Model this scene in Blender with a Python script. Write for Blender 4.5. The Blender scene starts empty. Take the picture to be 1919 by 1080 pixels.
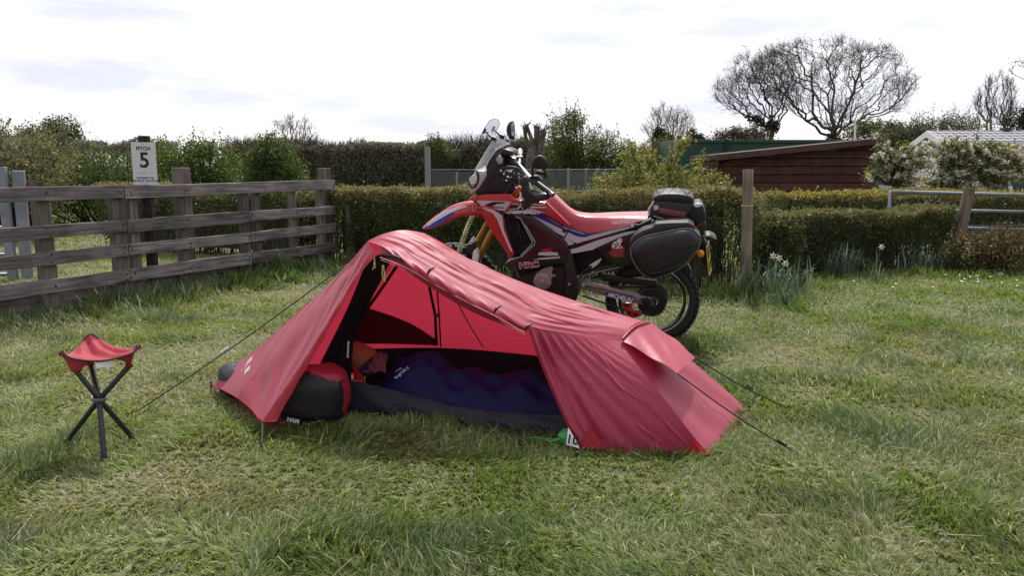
import bpy, bmesh, math, random
import numpy as np
from mathutils import Vector, Matrix, Euler

scene = bpy.context.scene
COL = scene.collection
# ------------------------------------------------------------------ camera, sky, sun, exposure
CAM_H, FPX, PITCH = 1.25, 1400.0, math.atan(0.1636)
cam_d = bpy.data.cameras.new('camera')
cam = bpy.data.objects.new('camera', cam_d); COL.objects.link(cam)
cam.location = (0, 0, CAM_H)
cam.rotation_euler = (math.pi / 2 - PITCH, 0, 0)
cam_d.sensor_width = 36.0
cam_d.lens = FPX / 1919.0 * 36.0
cam_d.clip_start = 0.05
cam_d.clip_end = 2000
scene.camera = cam

SUN_EL, SUN_AZ = math.radians(56), math.radians(8)      # azimuth: from +Y (view direction) towards +X
world = bpy.data.worlds.new('World'); scene.world = world
world.use_nodes = True
wn, wl = world.node_tree.nodes, world.node_tree.links
wn.clear()
w_out = wn.new('ShaderNodeOutputWorld'); w_bg = wn.new('ShaderNodeBackground')
sky = wn.new('ShaderNodeTexSky'); sky.sky_type = 'NISHITA'; sky.sun_disc = False
sky.sun_elevation = SUN_EL; sky.sun_rotation = SUN_AZ
w_bg.inputs['Strength'].default_value = 0.1
tc = wn.new('ShaderNodeTexCoord')
mp = wn.new('ShaderNodeMapping'); mp.inputs['Scale'].default_value = (1.0, 1.0, 5.0)
nz = wn.new('ShaderNodeTexNoise'); nz.inputs['Scale'].default_value = 3.2
nz.inputs['Detail'].default_value = 6; nz.inputs['Roughness'].default_value = 0.55
rp = wn.new('ShaderNodeValToRGB')
rp.color_ramp.elements[0].position = 0.39; rp.color_ramp.elements[0].color = (8.8, 8.9, 10.2, 1)
rp.color_ramp.elements[1].position = 0.60; rp.color_ramp.elements[1].color = (13.2, 13.0, 13.2, 1)
mx = wn.new('ShaderNodeMixRGB'); mx.inputs['Fac'].default_value = 0.84
wl.new(tc.outputs['Generated'], mp.inputs['Vector']); wl.new(mp.outputs['Vector'], nz.inputs['Vector'])
wl.new(nz.outputs['Fac'], rp.inputs['Fac'])
wl.new(sky.outputs['Color'], mx.inputs['Color1']); wl.new(rp.outputs['Color'], mx.inputs['Color2'])
# thin cloud scatters forward: the sky is brightest round the sun and dimmer away from it
sdv = wn.new('ShaderNodeVectorMath'); sdv.operation = 'DOT_PRODUCT'
sdv.inputs[1].default_value = (math.sin(SUN_AZ) * math.cos(SUN_EL), math.cos(SUN_AZ) * math.cos(SUN_EL), math.sin(SUN_EL))
nrm = wn.new('ShaderNodeVectorMath'); nrm.operation = 'NORMALIZE'
wl.new(tc.outputs['Generated'], nrm.inputs[0]); wl.new(nrm.outputs[0], sdv.inputs[0])
mr = wn.new('ShaderNodeMapRange'); mr.interpolation_type = 'SMOOTHSTEP'
mr.inputs['From Min'].default_value = -0.75; mr.inputs['From Max'].default_value = 0.75
mr.inputs['To Min'].default_value = 0.30; mr.inputs['To Max'].default_value = 1.04
wl.new(sdv.outputs['Value'], mr.inputs['Value'])
mg = wn.new('ShaderNodeVectorMath'); mg.operation = 'SCALE'
wl.new(mx.outputs['Color'], mg.inputs[0]); wl.new(mr.outputs['Result'], mg.inputs['Scale'])
wl.new(mg.outputs[0], w_bg.inputs['Color']); wl.new(w_bg.outputs['Background'], w_out.inputs['Surface'])

sun_d = bpy.data.lights.new('sun', 'SUN'); sun_d.energy = 4.2; sun_d.angle = math.radians(3)
sun_d.color = (1.0, 0.95, 0.87)
sun = bpy.data.objects.new('sun', sun_d); COL.objects.link(sun)
_sd = Vector((math.sin(SUN_AZ) * math.cos(SUN_EL), math.cos(SUN_AZ) * math.cos(SUN_EL), math.sin(SUN_EL)))
sun.rotation_euler = _sd.to_track_quat('Z', 'Y').to_euler()
sun.location = (0, 0, 30)
vs = scene.view_settings
vs.view_transform = 'Standard'; vs.look = 'None'; vs.gamma = 1.0; vs.use_curve_mapping = False
vs.exposure = 0.07

# ------------------------------------------------------------------ helpers
CT, ST = math.cos(PITCH), math.sin(PITCH)
def ray(u, v):
    t = (540 - v) / FPX
    return Vector(((u - 959.5) / FPX, CT + t * ST, -ST + t * CT))
def P(u, v, Y):                       # survey point: sight line at ground distance Y
    d = ray(u, v); return Vector((0, 0, CAM_H)) + d * (Y / d.y)
def G(u, v, z=0.0):                   # sight line meets the ground
    d = ray(u, v); return Vector((0, 0, CAM_H)) + d * ((z - CAM_H) / d.z)

def tag(o, label=None, cat=None, group=None, kind=None):
    if label: o['label'] = label
    if cat: o['category'] = cat
    if group: o['group'] = group
    if kind: o['kind'] = kind
    return o
def empty(name, loc=(0, 0, 0), parent=None):
    o = bpy.data.objects.new(name, None); COL.objects.link(o)
    o.location = loc; o.empty_display_size = 0.1
    if parent: o.parent = parent
    return o
def thing(name, label, cat, loc=(0, 0, 0), group=None):
    return tag(empty(name, loc), label, cat, group)
def root_loc(o):
    v = Vector((0, 0, 0))
    while o is not None:
        v += Vector(o.location); o = o.parent
    return v

class MB:
    def __init__(self): self.v = []; self.f = []
    def add(self, vs, fs):
        n = len(self.v); self.v += [Vector(p) for p in vs]; self.f += [tuple(i + n for i in f) for f in fs]
        return self
    def box(self, c, s, R=None):
        c = Vector(c); h = Vector(s) / 2; vs = []
        for x in (-1, 1):
            for y in (-1, 1):
                for z in (-1, 1):
                    p = Vector((x * h.x, y * h.y, z * h.z))
                    vs.append(c + (R @ p if R else p))
        return self.add(vs, [(0, 1, 3, 2), (4, 6, 7, 5), (0, 4, 5, 1), (2, 3, 7, 6), (0, 2, 6, 4), (1, 5, 7, 3)])
    def tube(self, pts, rad, seg=8, cap=True, flat=1.0):
        pts = [Vector(p) for p in pts]; n = len(pts)
        if not isinstance(rad, (list, tuple)): rad = [rad] * n
        vs, fs = [], []; up = None
        for i, p in enumerate(pts):
            a = pts[max(i - 1, 0)]; b = pts[min(i + 1, n - 1)]
            d = (b - a)
            d = d.normalized() if d.length > 1e-9 else Vector((0, 0, 1))
            if up is None:
                up = Vector((0, 0, 1)) if abs(d.z) < 0.9 else Vector((1, 0, 0))
            s = d.cross(up)
            if s.length < 1e-6: s = d.orthogonal()
            s.normalize(); up = s.cross(d).normalized()
            for k in range(seg):
                an = 2 * math.pi * k / seg
                vs.append(p + (s * math.cos(an) + up * math.sin(an) * flat) * rad[i])
        for i in range(n - 1):
            for k in range(seg):
                k2 = (k + 1) % seg
                fs.append((i * seg + k, i * seg + k2, (i + 1) * seg + k2, (i + 1) * seg + k))
        if cap:
            fs.append(tuple(range(seg - 1, -1, -1))); fs.append(tuple((n - 1) * seg + k for k in range(seg)))
        return self.add(vs, fs)
    def prism(self, A, B):            # two matching polygons
        n = len(A); fs = [tuple(range(n)), tuple(range(2 * n - 1, n - 1, -1))]
        for i in range(n):
            j = (i + 1) % n; fs.append((i, i + n, j + n, j))
        return self.add(list(A) + list(B), fs)
    def lathe(self, prof, c, ax, seg=24, closed=False):   # prof: (radius, height along axis)
        c = Vector(c); ax = Vector(ax).normalized(); s = ax.orthogonal().normalized(); t = ax.cross(s)
        vs, fs = [], []; n = len(prof)
        for k in range(seg):
            a = 2 * math.pi * k / seg; d = s * math.cos(a) + t * math.sin(a)
            for r, h in prof: vs.append(c + d * r + ax * h)
        m = n if closed else n - 1
        for k in range(seg):
            k2 = (k + 1) % seg
            for i in range(m):
                j = (i + 1) % n
                fs.append((k * n + i, k2 * n + i, k2 * n + j, k * n + j))
        return self.add(vs, fs)
    def ball(self, c, r, seg=12, rings=7, R=None):
        c = Vector(c); r = Vector(r) if not isinstance(r, (int, float)) else Vector((r, r, r))
        vs, fs = [], []
        for i in range(rings + 1):
            th = math.pi * i / rings
            for k in range(seg):
                a = 2 * math.pi * k / seg
                p = Vector((r.x * math.sin(th) * math.cos(a), r.y * math.sin(th) * math.sin(a), r.z * math.cos(th)))
                vs.append(c + (R @ p if R else p))
        for i in range(rings):
            for k in range(seg):
                k2 = (k + 1) % seg
                fs.append((i * seg + k, (i + 1) * seg + k, (i + 1) * seg + k2, i * seg + k2))
        return self.add(vs, fs)
    def grid(self, rows):             # rows of equal length of points
        n, m = len(rows), len(rows[0]); vs = [p for r in rows for p in r]
        fs = [(i * m + j, i * m + j + 1, (i + 1) * m + j + 1, (i + 1) * m + j) for i in range(n - 1) for j in range(m - 1)]
        return self.add(vs, fs)
    def build(self, name, mat, parent=None, smooth=False, bevel=0, seg=2, local=False, normals=True, sub=0, merge=True):
        off = Vector((0, 0, 0)) if (local or parent is None) else root_loc(parent)
        me = bpy.data.meshes.new(name)
        me.from_pydata([tuple(p - off) for p in self.v], [], self.f)
        if normals or merge:
            bm = bmesh.new(); bm.from_mesh(me)
            if merge: bmesh.ops.remove_doubles(bm, verts=bm.verts, dist=1e-5)
            if normals: bmesh.ops.recalc_face_normals(bm, faces=bm.faces)
            if bevel:
                ed = [e for e in bm.edges if len(e.link_faces) == 2 and e.calc_face_angle(0) > 0.5]
                bmesh.ops.bevel(bm, geom=ed, offset=bevel, segments=seg, profile=0.5, affect='EDGES', clamp_overlap=True)
            bm.to_mesh(me); bm.free()
        if smooth:
            for p in me.polygons: p.use_smooth = True
            if smooth == 'auto':
                try: me.set_sharp_from_angle(angle=math.radians(40))
                except Exception: pass
        me.materials.append(mat)
        o = bpy.data.objects.new(name, me); COL.objects.link(o)
        if parent is not None: o.parent = parent
        if sub:
            md = o.modifiers.new('sub', 'SUBSURF'); md.levels = sub; md.render_levels = sub
        return o

def np_mesh(name, V, F, mat, parent=None, col=None, smooth=False):
    """V (n,3) float, F (m,k) int; col (n,3) per-vertex own colour"""
    off = root_loc(parent) if parent is not None else Vector((0, 0, 0))
    V = np.asarray(V, dtype=np.float32) - np.array(off, dtype=np.float32)
    F = np.asarray(F, dtype=np.int32); k = F.shape[1]
    me = bpy.data.meshes.new(name)
    me.vertices.add(len(V)); me.vertices.foreach_set('co', V.ravel())
    me.loops.add(F.size); me.loops.foreach_set('vertex_index', F.ravel())
    me.polygons.add(len(F)); me.polygons.foreach_set('loop_start', np.arange(0, F.size, k, dtype=np.int32))
    try: me.polygons.foreach_set('loop_total', np.full(len(F), k, dtype=np.int32))
    except Exception: pass
    if smooth: me.polygons.foreach_set('use_smooth', np.ones(len(F), dtype=bool))
    if col is not None:
        at = me.color_attributes.new('tint', 'FLOAT_COLOR', 'POINT')
        c4 = np.ones((len(V), 4), dtype=np.float32); c4[:, :3] = col
        at.data.foreach_set('color', c4.ravel())
    me.update(calc_edges=True)
    me.materials.append(mat)
    o = bpy.data.objects.new(name, me); COL.objects.link(o)
    if parent is not None: o.parent = parent
    return o

def vnoise(x, y, scale, seed):
    r = np.random.RandomState(seed); T = r.rand(256, 256)
    x = np.asarray(x) / scale + 1000.0; y = np.asarray(y) / scale + 1000.0
    xi = np.floor(x).astype(int); yi = np.floor(y).astype(int); fx = x - xi; fy = y - yi
    fx = fx * fx * (3 - 2 * fx); fy = fy * fy * (3 - 2 * fy)
    a = T[xi % 256, yi % 256]; b = T[(xi + 1) % 256, yi % 256]; c = T[xi % 256, (yi + 1) % 256]; d = T[(xi + 1) % 256, (yi + 1) % 256]
    return (a * (1 - fx) + b * fx) * (1 - fy) + (c * (1 - fx) + d * fx) * fy

# ------------------------------------------------------------------ materials
def new_mat(name):
    m = bpy.data.materials.new(name); m.use_nodes = True
    nt = m.node_tree; b = nt.nodes['Principled BSDF']
    return m, nt, b
def mat(name, c, rough=0.6, metal=0.0, var=0.12, scale=20.0, bump=0.15, bscale=None, stretch=(1, 1, 1), spec=None, coat=0.0, c2=None):
    m, nt, b = new_mat(name)
    N, L = nt.nodes, nt.links
    t = N.new('ShaderNodeTexCoord'); mp_ = N.new('ShaderNodeMapping'); mp_.inputs['Scale'].default_value = stretch
    L.new(t.outputs['Object'], mp_.inputs['Vector'])
    n = N.new('ShaderNodeTexNoise'); n.inputs['Scale'].default_value = scale; n.inputs['Detail'].default_value = 5
    L.new(mp_.outputs['Vector'], n.inputs['Vector'])
    r = N.new('ShaderNodeValToRGB')
    r.color_ramp.elements[0].position = 0.3; r.color_ramp.elements[1].position = 0.7
    hi = c2 if c2 else tuple(min(1, x * (1 + var)) for x in c)
    r.color_ramp.elements[0].color = (*[x * (1 - var) for x in c], 1); r.color_ramp.elements[1].color = (*hi, 1)
    L.new(n.outputs['Fac'], r.inputs['Fac']); L.new(r.outputs['Color'], b.inputs['Base Color'])
    b.inputs['Roughness'].default_value = rough; b.inputs['Metallic'].default_value = metal
    if spec is not None: b.inputs['Specular IOR Level'].default_value = spec
    if coat: b.inputs['Coat Weight'].default_value = coat; b.inputs['Coat Roughness'].default_value = 0.08
    if bump:
        n2 = N.new('ShaderNodeTexNoise'); n2.inputs['Scale'].default_value = bscale or scale * 3; n2.inputs['Detail'].default_value = 4
        L.new(mp_.outputs['Vector'], n2.inputs['Vector'])
        bp = N.new('ShaderNodeBump'); bp.inputs['Strength'].default_value = bump; bp.inputs['Distance'].default_value = 0.01
        L.new(n2.outputs['Fac'], bp.inputs['Height']); L.new(bp.outputs['Normal'], b.inputs['Normal'])
    return m
def leaf_mat(name, trans=0.35, rough=0.5, mult=1.0, spec=0.4):
    m, nt, b = new_mat(name); N, L = nt.nodes, nt.links
    a = N.new('ShaderNodeAttribute'); a.attribute_name = 'tint'
    L.new(a.outputs['Color'], b.inputs['Base Color']); b.inputs['Roughness'].default_value = rough
    b.inputs['Specular IOR Level'].default_value = spec
    tr = N.new('ShaderNodeBsdfTranslucent'); g = N.new('ShaderNodeMixRGB'); g.blend_type = 'MULTIPLY'; g.inputs['Fac'].default_value = 1
    g.inputs['Color2'].default_value = (1.12, 1.15, 0.72, 1)
    L.new(a.outputs['Color'], g.inputs['Color1']); L.new(g.outputs['Color'], tr.inputs['Color'])
    ms = N.new('ShaderNodeMixShader'); ms.inputs['Fac'].default_value = trans
    L.new(b.outputs['BSDF'], ms.inputs[1]); L.new(tr.outputs['BSDF'], ms.inputs[2])
    L.new(ms.outputs['Shader'], N['Material Output'].inputs['Surface'])
    return m
def tint_mat(name, rough=0.8):
    m, nt, b = new_mat(name); N, L = nt.nodes, nt.links
    a = N.new('ShaderNodeAttribute'); a.attribute_name = 'tint'
    L.new(a.outputs['Color'], b.inputs['Base Color']); b.inputs['Roughness'].default_value = rough
    b.inputs['Specular IOR Level'].default_value = 0.25
    return m
def text_mesh(name, body, size, M, m, parent, extrude=0.0006, bold=0.0, shear=0.0, align='CENTER', spacing=1.0, sx=1.0):
    """flat lettering; M maps (x right, y up, z out of the surface) to parent-local space"""
    cu = bpy.data.curves.new(name, 'FONT'); cu.body = body; cu.size = size; cu.extrude = extrude
    cu.align_x = align; cu.align_y = 'CENTER'; cu.offset = bold; cu.shear = shear; cu.space_character = spacing
    tmp = bpy.data.objects.new(name, cu); COL.objects.link(tmp)
    bpy.context.view_layer.update()
    dg = bpy.context.evaluated_depsgraph_get()
    me = bpy.data.meshes.new_from_object(tmp.evaluated_get(dg))
    bpy.data.objects.remove(tmp)
    me.transform(M @ Matrix.Diagonal((sx, 1, 1, 1)))
    me.materials.clear(); me.materials.append(m)
    o = bpy.data.objects.new(name, me); COL.objects.link(o); o.parent = parent
    return o
def frame(o, x, y):
    """matrix with origin o, x axis along x, y axis nearest y"""
    x = Vector(x).normalized(); z = x.cross(Vector(y)).normalized(); y = z.cross(x)
    return Matrix(((x.x, y.x, z.x, o[0]), (x.y, y.y, z.y, o[1]), (x.z, y.z, z.z, o[2]), (0, 0, 0, 1)))
def spline(pts, n):
    """Catmull-Rom through pts, n+1 samples by arc length"""
    pts = [Vector(p) for p in pts]
    if len(pts) == 2: return [pts[0].lerp(pts[1], i / n) for i in range(n + 1)]
    q = [pts[0] * 2 - pts[1]] + pts + [pts[-1] * 2 - pts[-2]]; out = []
    for i in range(1, len(q) - 2):
        a, b, c, d = q[i - 1:i + 3]
        for k in range(16):
            t = k / 16
            out.append(0.5 * (2 * b + (c - a) * t + (2 * a - 5 * b + 4 * c - d) * t * t + (3 * b - a - 3 * c + d) * t ** 3))
    out.append(pts[-1])
    L = [0]
    for i in range(1, len(out)): L.append(L[-1] + (out[i] - out[i - 1]).length)
    res = []; j = 0
    for i in range(n + 1):
        s = L[-1] * i / n
        while j < len(L) - 2 and L[j + 1] < s: j += 1
        dl = L[j + 1] - L[j]; res.append(out[j].lerp(out[j + 1], (s - L[j]) / dl if dl > 1e-9 else 0))
    return res
# ------------------------------------------------------------------ ground
def ground_mat():
    m, nt, b = new_mat('field_grass_soil'); N, L = nt.nodes, nt.links
    t = N.new('ShaderNodeTexCoord')
    n1 = N.new('ShaderNodeTexNoise'); n1.inputs['Scale'].default_value = 0.9; n1.inputs['Detail'].default_value = 8
    n2 = N.new('ShaderNodeTexNoise'); n2.inputs['Scale'].default_value = 60; n2.inputs['Detail'].default_value = 6
    L.new(t.outputs['Object'], n1.inputs['Vector']); L.new(t.outputs['Object'], n2.inputs['Vector'])
    r1 = N.new('ShaderNodeValToRGB'); r1.color_ramp.elements[0].position = 0.35; r1.color_ramp.elements[1].position = 0.68
    r1.color_ramp.elements[0].color = (0.11, 0.14, 0.045, 1); r1.color_ramp.elements[1].color = (0.20, 0.175, 0.095, 1)
    r2 = N.new('ShaderNodeValToRGB'); r2.color_ramp.elements[0].position = 0.3; r2.color_ramp.elements[1].position = 0.75
    r2.color_ramp.elements[0].color = (0.55, 0.55, 0.55, 1); r2.color_ramp.elements[1].color = (1.15, 1.15, 1.1, 1)
    mm = N.new('ShaderNodeMixRGB'); mm.blend_type = 'MULTIPLY'; mm.inputs['Fac'].default_value = 1
    L.new(n1.outputs['Fac'], r1.inputs['Fac']); L.new(n2.outputs['Fac'], r2.inputs['Fac'])
    L.new(r1.outputs['Color'], mm.inputs['Color1']); L.new(r2.outputs['Color'], mm.inputs['Color2'])
    L.new(mm.outputs['Color'], b.inputs['Base Color']); b.inputs['Roughness'].default_value = 0.9
    bp = N.new('ShaderNodeBump'); bp.inputs['Strength'].default_value = 0.6; bp.inputs['Distance'].default_value = 0.03
    L.new(n2.outputs['Fac'], bp.inputs['Height']); L.new(bp.outputs['Normal'], b.inputs['Normal'])
    return m
MB().add([(-700, -60, 0), (700, -60, 0), (700, 1200, 0), (-700, 1200, 0)], [(0, 1, 2, 3)]).build('ground', ground_mat())['kind'] = 'structure'

# ------------------------------------------------------------------ cloth patches
def coons(c0, c1, d0, d1, n, m, disp=None, flip=False):
    """c0,c1 run along s (bottom, top); d0,d1 run along t (left, right)"""
    c0, c1 = spline(c0, n), spline(c1, n); d0, d1 = spline(d0, m), spline(d1, m)
    rows = []
    for j in range(m + 1):
        t = j / m; row = []
        for i in range(n + 1):
            s = i / n
            p = c0[i] * (1 - t) + c1[i] * t + d0[j] * (1 - s) + d1[j] * s \
                - (c0[0] * (1 - s) * (1 - t) + c0[n] * s * (1 - t) + c1[0] * (1 - s) * t + c1[n] * s * t)
            row.append(p)
        rows.append(row)
    if disp:
        out = [list(r) for r in rows]
        for j in range(m + 1):
            for i in range(n + 1):
                a = rows[j][min(i + 1, n)] - rows[j][max(i - 1, 0)]; b = rows[min(j + 1, m)][i] - rows[max(j - 1, 0)][i]
                nn = a.cross(b)
                if nn.length > 1e-9:
                    nn.normalize()
                    if flip: nn = -nn
                    out[j][i] = rows[j][i] + nn * disp(i / n, j / m)
        rows = out
    return rows
def cloth(name, rows, m_, parent, smooth=True):
    n, k = len(rows), len(rows[0]); mb = MB().grid(rows)
    o = mb.build(name, m_, parent, smooth=smooth, normals=False, merge=False)
    uv = o.data.uv_layers.new(name='UVMap')
    L = sum(((rows[0][i + 1] - rows[0][i]).length + (rows[-1][i + 1] - rows[-1][i]).length) / 2 for i in range(k - 1))
    H = sum(((rows[j + 1][0] - rows[j][0]).length + (rows[j + 1][-1] - rows[j][-1]).length) / 2 for j in range(n - 1))
    for lp in o.data.loops:
        i = lp.vertex_index; uv.data[lp.index].uv = ((i % k) / (k - 1) * L, (i // k) / (n - 1) * H)
    return o
def cloth_mat(name, c, tr, trans=0.4, rough=0.42, wr=0.5, stretch=(2.0, 14.0), spec=0.5, sheen=0.0, ang=0.15):
    m, nt, b = new_mat(name); N, L = nt.nodes, nt.links
    uv = N.new('ShaderNodeUVMap'); mp_ = N.new('ShaderNodeMapping')
    mp_.inputs['Scale'].default_value = (stretch[0], stretch[1], 1); mp_.inputs['Rotation'].default_value = (0, 0, ang)
    L.new(uv.outputs['UV'], mp_.inputs['Vector'])
    wv = N.new('ShaderNodeTexNoise'); wv.inputs['Scale'].default_value = 1.0; wv.inputs['Detail'].default_value = 3
    wv.inputs['Distortion'].default_value = 0.7; L.new(mp_.outputs['Vector'], wv.inputs['Vector'])
    n3 = N.new('ShaderNodeTexNoise'); n3.inputs['Scale'].default_value = 26; n3.inputs['Detail'].default_value = 3
    L.new(uv.outputs['UV'], n3.inputs['Vector'])
    # sharp little creases
    ab = N.new('ShaderNodeMath'); ab.operation = 'SUBTRACT'; ab.inputs[1].default_value = 0.5; L.new(wv.outputs['Fac'], ab.inputs[0])
    ab2 = N.new('ShaderNodeMath'); ab2.operation = 'ABSOLUTE'; L.new(ab.outputs[0], ab2.inputs[0])
    pw = N.new('ShaderNodeMath'); pw.operation = 'POWER'; pw.inputs[1].default_value = 0.6; L.new(ab2.outputs[0], pw.inputs[0])
    ad = N.new('ShaderNodeMath'); ad.operation = 'MULTIPLY_ADD'; ad.inputs[1].default_value = 0.12
    L.new(n3.outputs['Fac'], ad.inputs[0]); L.new(pw.outputs[0], ad.inputs[2])
    bp = N.new('ShaderNodeBump'); bp.inputs['Strength'].default_value = wr; bp.inputs['Distance'].default_value = 0.02
    L.new(ad.outputs[0], bp.inputs['Height']); L.new(bp.outputs['Normal'], b.inputs['Normal'])
    b.inputs['Base Color'].default_value = (*c, 1); b.inputs['Roughness'].default_value = rough
    b.inputs['Specular IOR Level'].default_value = spec
    if sheen:
        b.inputs['Sheen Weight'].default_value = sheen; b.inputs['Sheen Roughness'].default_value = 0.4
    t_ = N.new('ShaderNodeBsdfTranslucent'); t_.inputs['Color'].default_value = (*tr, 1); L.new(bp.outputs['Normal'], t_.inputs['Normal'])
    ms = N.new('ShaderNodeMixShader'); ms.inputs['Fac'].default_value = trans
    L.new(b.outputs['BSDF'], ms.inputs[1]); L.new(t_.outputs['BSDF'], ms.inputs[2])
    L.new(ms.outputs['Shader'], N['Material Output'].inputs['Surface'])
    return m

# ------------------------------------------------------------------ tent
M_FLY = cloth_mat('red_flysheet_nylon', (0.43, 0.030, 0.080), (0.42, 0.016, 0.046), 0.24, 0.50, 0.06, (2.2, 13), 0.6, 0.22, .35)
M_FLYS = cloth_mat('red_flysheet_side', (0.43, 0.030, 0.080), (0.42, 0.016, 0.046), 0.24, 0.50, 0.07, (3.0, 7.0), 0.6, 0.22, 0.5)
M_TRIM = cloth_mat('red_trim_nylon', (0.46, 0.022, 0.040), (0.70, 0.02, 0.03), 0.42, 0.45, 0.15, (4, 6), 0.45)
M_INNER = cloth_mat('black_inner_mesh_fabric', (0.012, 0.012, 0.018), (0.012, 0.010, 0.018), 0.2, 0.7, 0.2, (5, 5), 0.3)
M_MAROON = cloth_mat('maroon_inner_panel', (0.045, 0.006, 0.012), (0.07, 0.006, 0.014), 0.35, 0.7, 0.15, (5, 5), 0.3)
M_TUB = cloth_mat('dark_grey_groundsheet', (0.020, 0.023, 0.036), (0.01, 0.01, 0.016), 0.1, 0.55, 0.4, (4, 9), 0.3)
M_ROPE = mat('black_guy_rope', (0.015, 0.015, 0.017), 0.7, bump=0)
M_POLE = mat('white_tent_pole', (0.6, 0.6, 0.6), 0.4, bump=0)
M_PLAS = mat('black_plastic', (0.014, 0.014, 0.016), 0.45, bump=0.05)
M_CORD = mat('pale_yellow_cord', (0.50, 0.50, 0.20), 0.6, bump=0)
M_WHITE = mat('white_print', (0.75, 0.75, 0.75), 0.6, var=0.04, bump=0)
M_PALEP = mat('pink_seam_piping', (0.70, 0.24, 0.26), 0.5, bump=0)

L1, L2 = P(398, 722, 3.98), P(492, 790, 3.31)
TM = P(689, 452, 3.70); TA2 = P(795, 437, 3.86); TB2 = P(1215, 605, 3.66); TB1 = P(1161, 640, 3.40)
TK = P(990, 610, 3.36); TD = P(1086, 839, 3.16); R1 = P(1331, 857, 3.09); R2 = P(1400, 768, 3.74)
T2, T3 = P(697, 466, 3.64), P(714, 474, 3.60)
tent = thing('tent', 'low red one-person tent with its side door rolled open, pitched in front of the motorbike', 'tent', (0, 3.6, 0))
rng = random.Random(3)
def creases(k, amp, fs, ft, seed):
    r = random.Random(seed); W = [(r.uniform(-fs, fs), r.uniform(ft * .4, ft), r.uniform(0, 6.28), r.uniform(.3, 1)) for _ in range(k)]
    def f(s, t):
        e = min(1, 9 * min(s, 1 - s)) * min(1, 9 * min(t, 1 - t))
        return amp * e * sum(w[3] * (1 - 2 * abs(math.sin(w[0] * s * 3.14 + w[1] * t * 3.14 + w[2]))) for w in W) / k
    return f
# head panel: folds fan out of the front peg corner
def head_fold(s, t):
    a = math.atan2(t + 0.04, 1.05 - s)
    e = min(1, 8 * min(s, 1 - s)) * min(1, 8 * min(t, 1 - t))
    return e * (0.010 * math.sin(a * 13) * math.exp(-3.0 * t) + 0.0035 * math.sin(t * 37 + s * 23 + 3 * math.sin(s * 7)) * t)
head_edge = [L2, P(560, 690, 3.42), P(640, 562, 3.54), T2]
rows = coons([L1, P(438, 742, 3.66), P(468, 764, 3.49), L2], [TM, T2], [L1, P(470, 662, 3.92), P(560, 585, 3.84), P(640, 508, 3.76), TM], head_edge, 36, 48, head_fold)
cloth('head_panel', rows, M_FLYS, tent)
strip_out = [P(519, 789, 3.29), P(548, 735, 3.36), P(592, 660, 3.43), P(640, 575, 3.50), P(690, 494, 3.57), T3]
rows = coons([L2, P(506, 791, 3.30), strip_out[0]], [T2, T3], head_edge, strip_out, 8, 40, lambda s, t: 0.008 * math.sin(3.14 * s) + 0.003 * math.sin(t * 40 + s * 5))
cloth('door_strip', rows, M_TRIM, tent)
# roof
near_edge = [TM, P(740, 466, 3.62), P(766, 482, 3.58), P(808, 505, 3.54), P(870, 541, 3.48), P(930, 573, 3.42), TK, P(1075, 627, 3.38), TB1]
far_edge = [TA2, P(900, 496, 3.82), P(1010, 541, 3.77), P(1120, 577, 3.71), TB2]
crown1 = [TM, P(716, 444, 3.74), P(752, 437.5, 3.79), TA2]
crown2 = [TB1, P(1176, 623, 3.47), P(1194, 611, 3.56), TB2]
_r = random.Random(8)
CREASES = [(_r.uniform(.0, .75), _r.uniform(.05, .85), *(lambda a: (math.cos(a), math.sin(a)))(_r.uniform(-.42, .02)), _r.uniform(.10, .30), _r.uniform(.003, .008)) for _ in range(46)]
def roof_fold(s, t):
    e = min(1, 10 * min(s, 1 - s)) * min(1, 6 * min(t, 1 - t))
    w = t * 9 + s * 1.5
    cr = 0
    for (s0, t0_, dx, dy, ln, am) in CREASES:
        u_, v_ = s - s0, t - t0_; al = u_ * dx + v_ * dy; ac = -u_ * dy + v_ * dx
        if 0 < al < ln: cr += am * math.exp(-(ac / .016) ** 2) * math.sin(3.14 * al / ln) ** .6
    return 0.02 * math.sin(3.14 * t) + e * (cr + 0.0025 * math.sin(w * 4.1 + 2 * math.sin(s * 9)) * max(0, 1 - abs(s - .45) * 1.6) + 0.002 * (1 - 2 * abs(math.sin(w * 2.3 - s * 6))))
rows = coons(near_edge, far_edge, crown1, crown2, 170, 60, roof_fold)
cloth('roof_panel', rows, M_FLY, tent)
# rolled-up door under the roof edge
roll_low = [P(716, 477, 3.60), P(760, 507, 3.555), P(808, 540, 3.51), P(870, 577, 3.45), P(930, 604, 3.40), P(986, 620, 3.355)]
def roll_bulge(s, t):
    return 0.055 * math.sin(3.14 * t) ** .7 * (0.35 + math.sin(3.14 * min(1, s * 1.05)) * .65) + 0.006 * math.sin(s * 46 + 5 * t) * math.sin(3.14 * t)
rows = coons(roll_low, near_edge[:7], [roll_low[0], TM], [roll_low[-1], TK], 70, 12, roll_bulge)
cloth('rolled_door', rows, M_FLY, tent)
roll_in = [p + Vector((0.02, 0.05, -0.012)) for p in roll_low]
cloth('rolled_door_inside', coons(roll_in, roll_low, [roll_in[0], roll_low[0]], [roll_in[-1], roll_low[-1]], 60, 3), M_INNER, tent)
for dz, rr in ((0.0, .0028), (0.014, .002)):
    MB().tube(spline([p + Vector((0, -0.058 + dz * 1.4, -0.020 - dz)) for p in (P(716, 472, 3.60), P(766, 492, 3.57), P(808, 517, 3.53), P(870, 551, 3.47), P(930, 581, 3.42), P(984, 612, 3.365))], 40), rr, 5).build('seam_piping', M_PALEP, tent, smooth=True)
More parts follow.
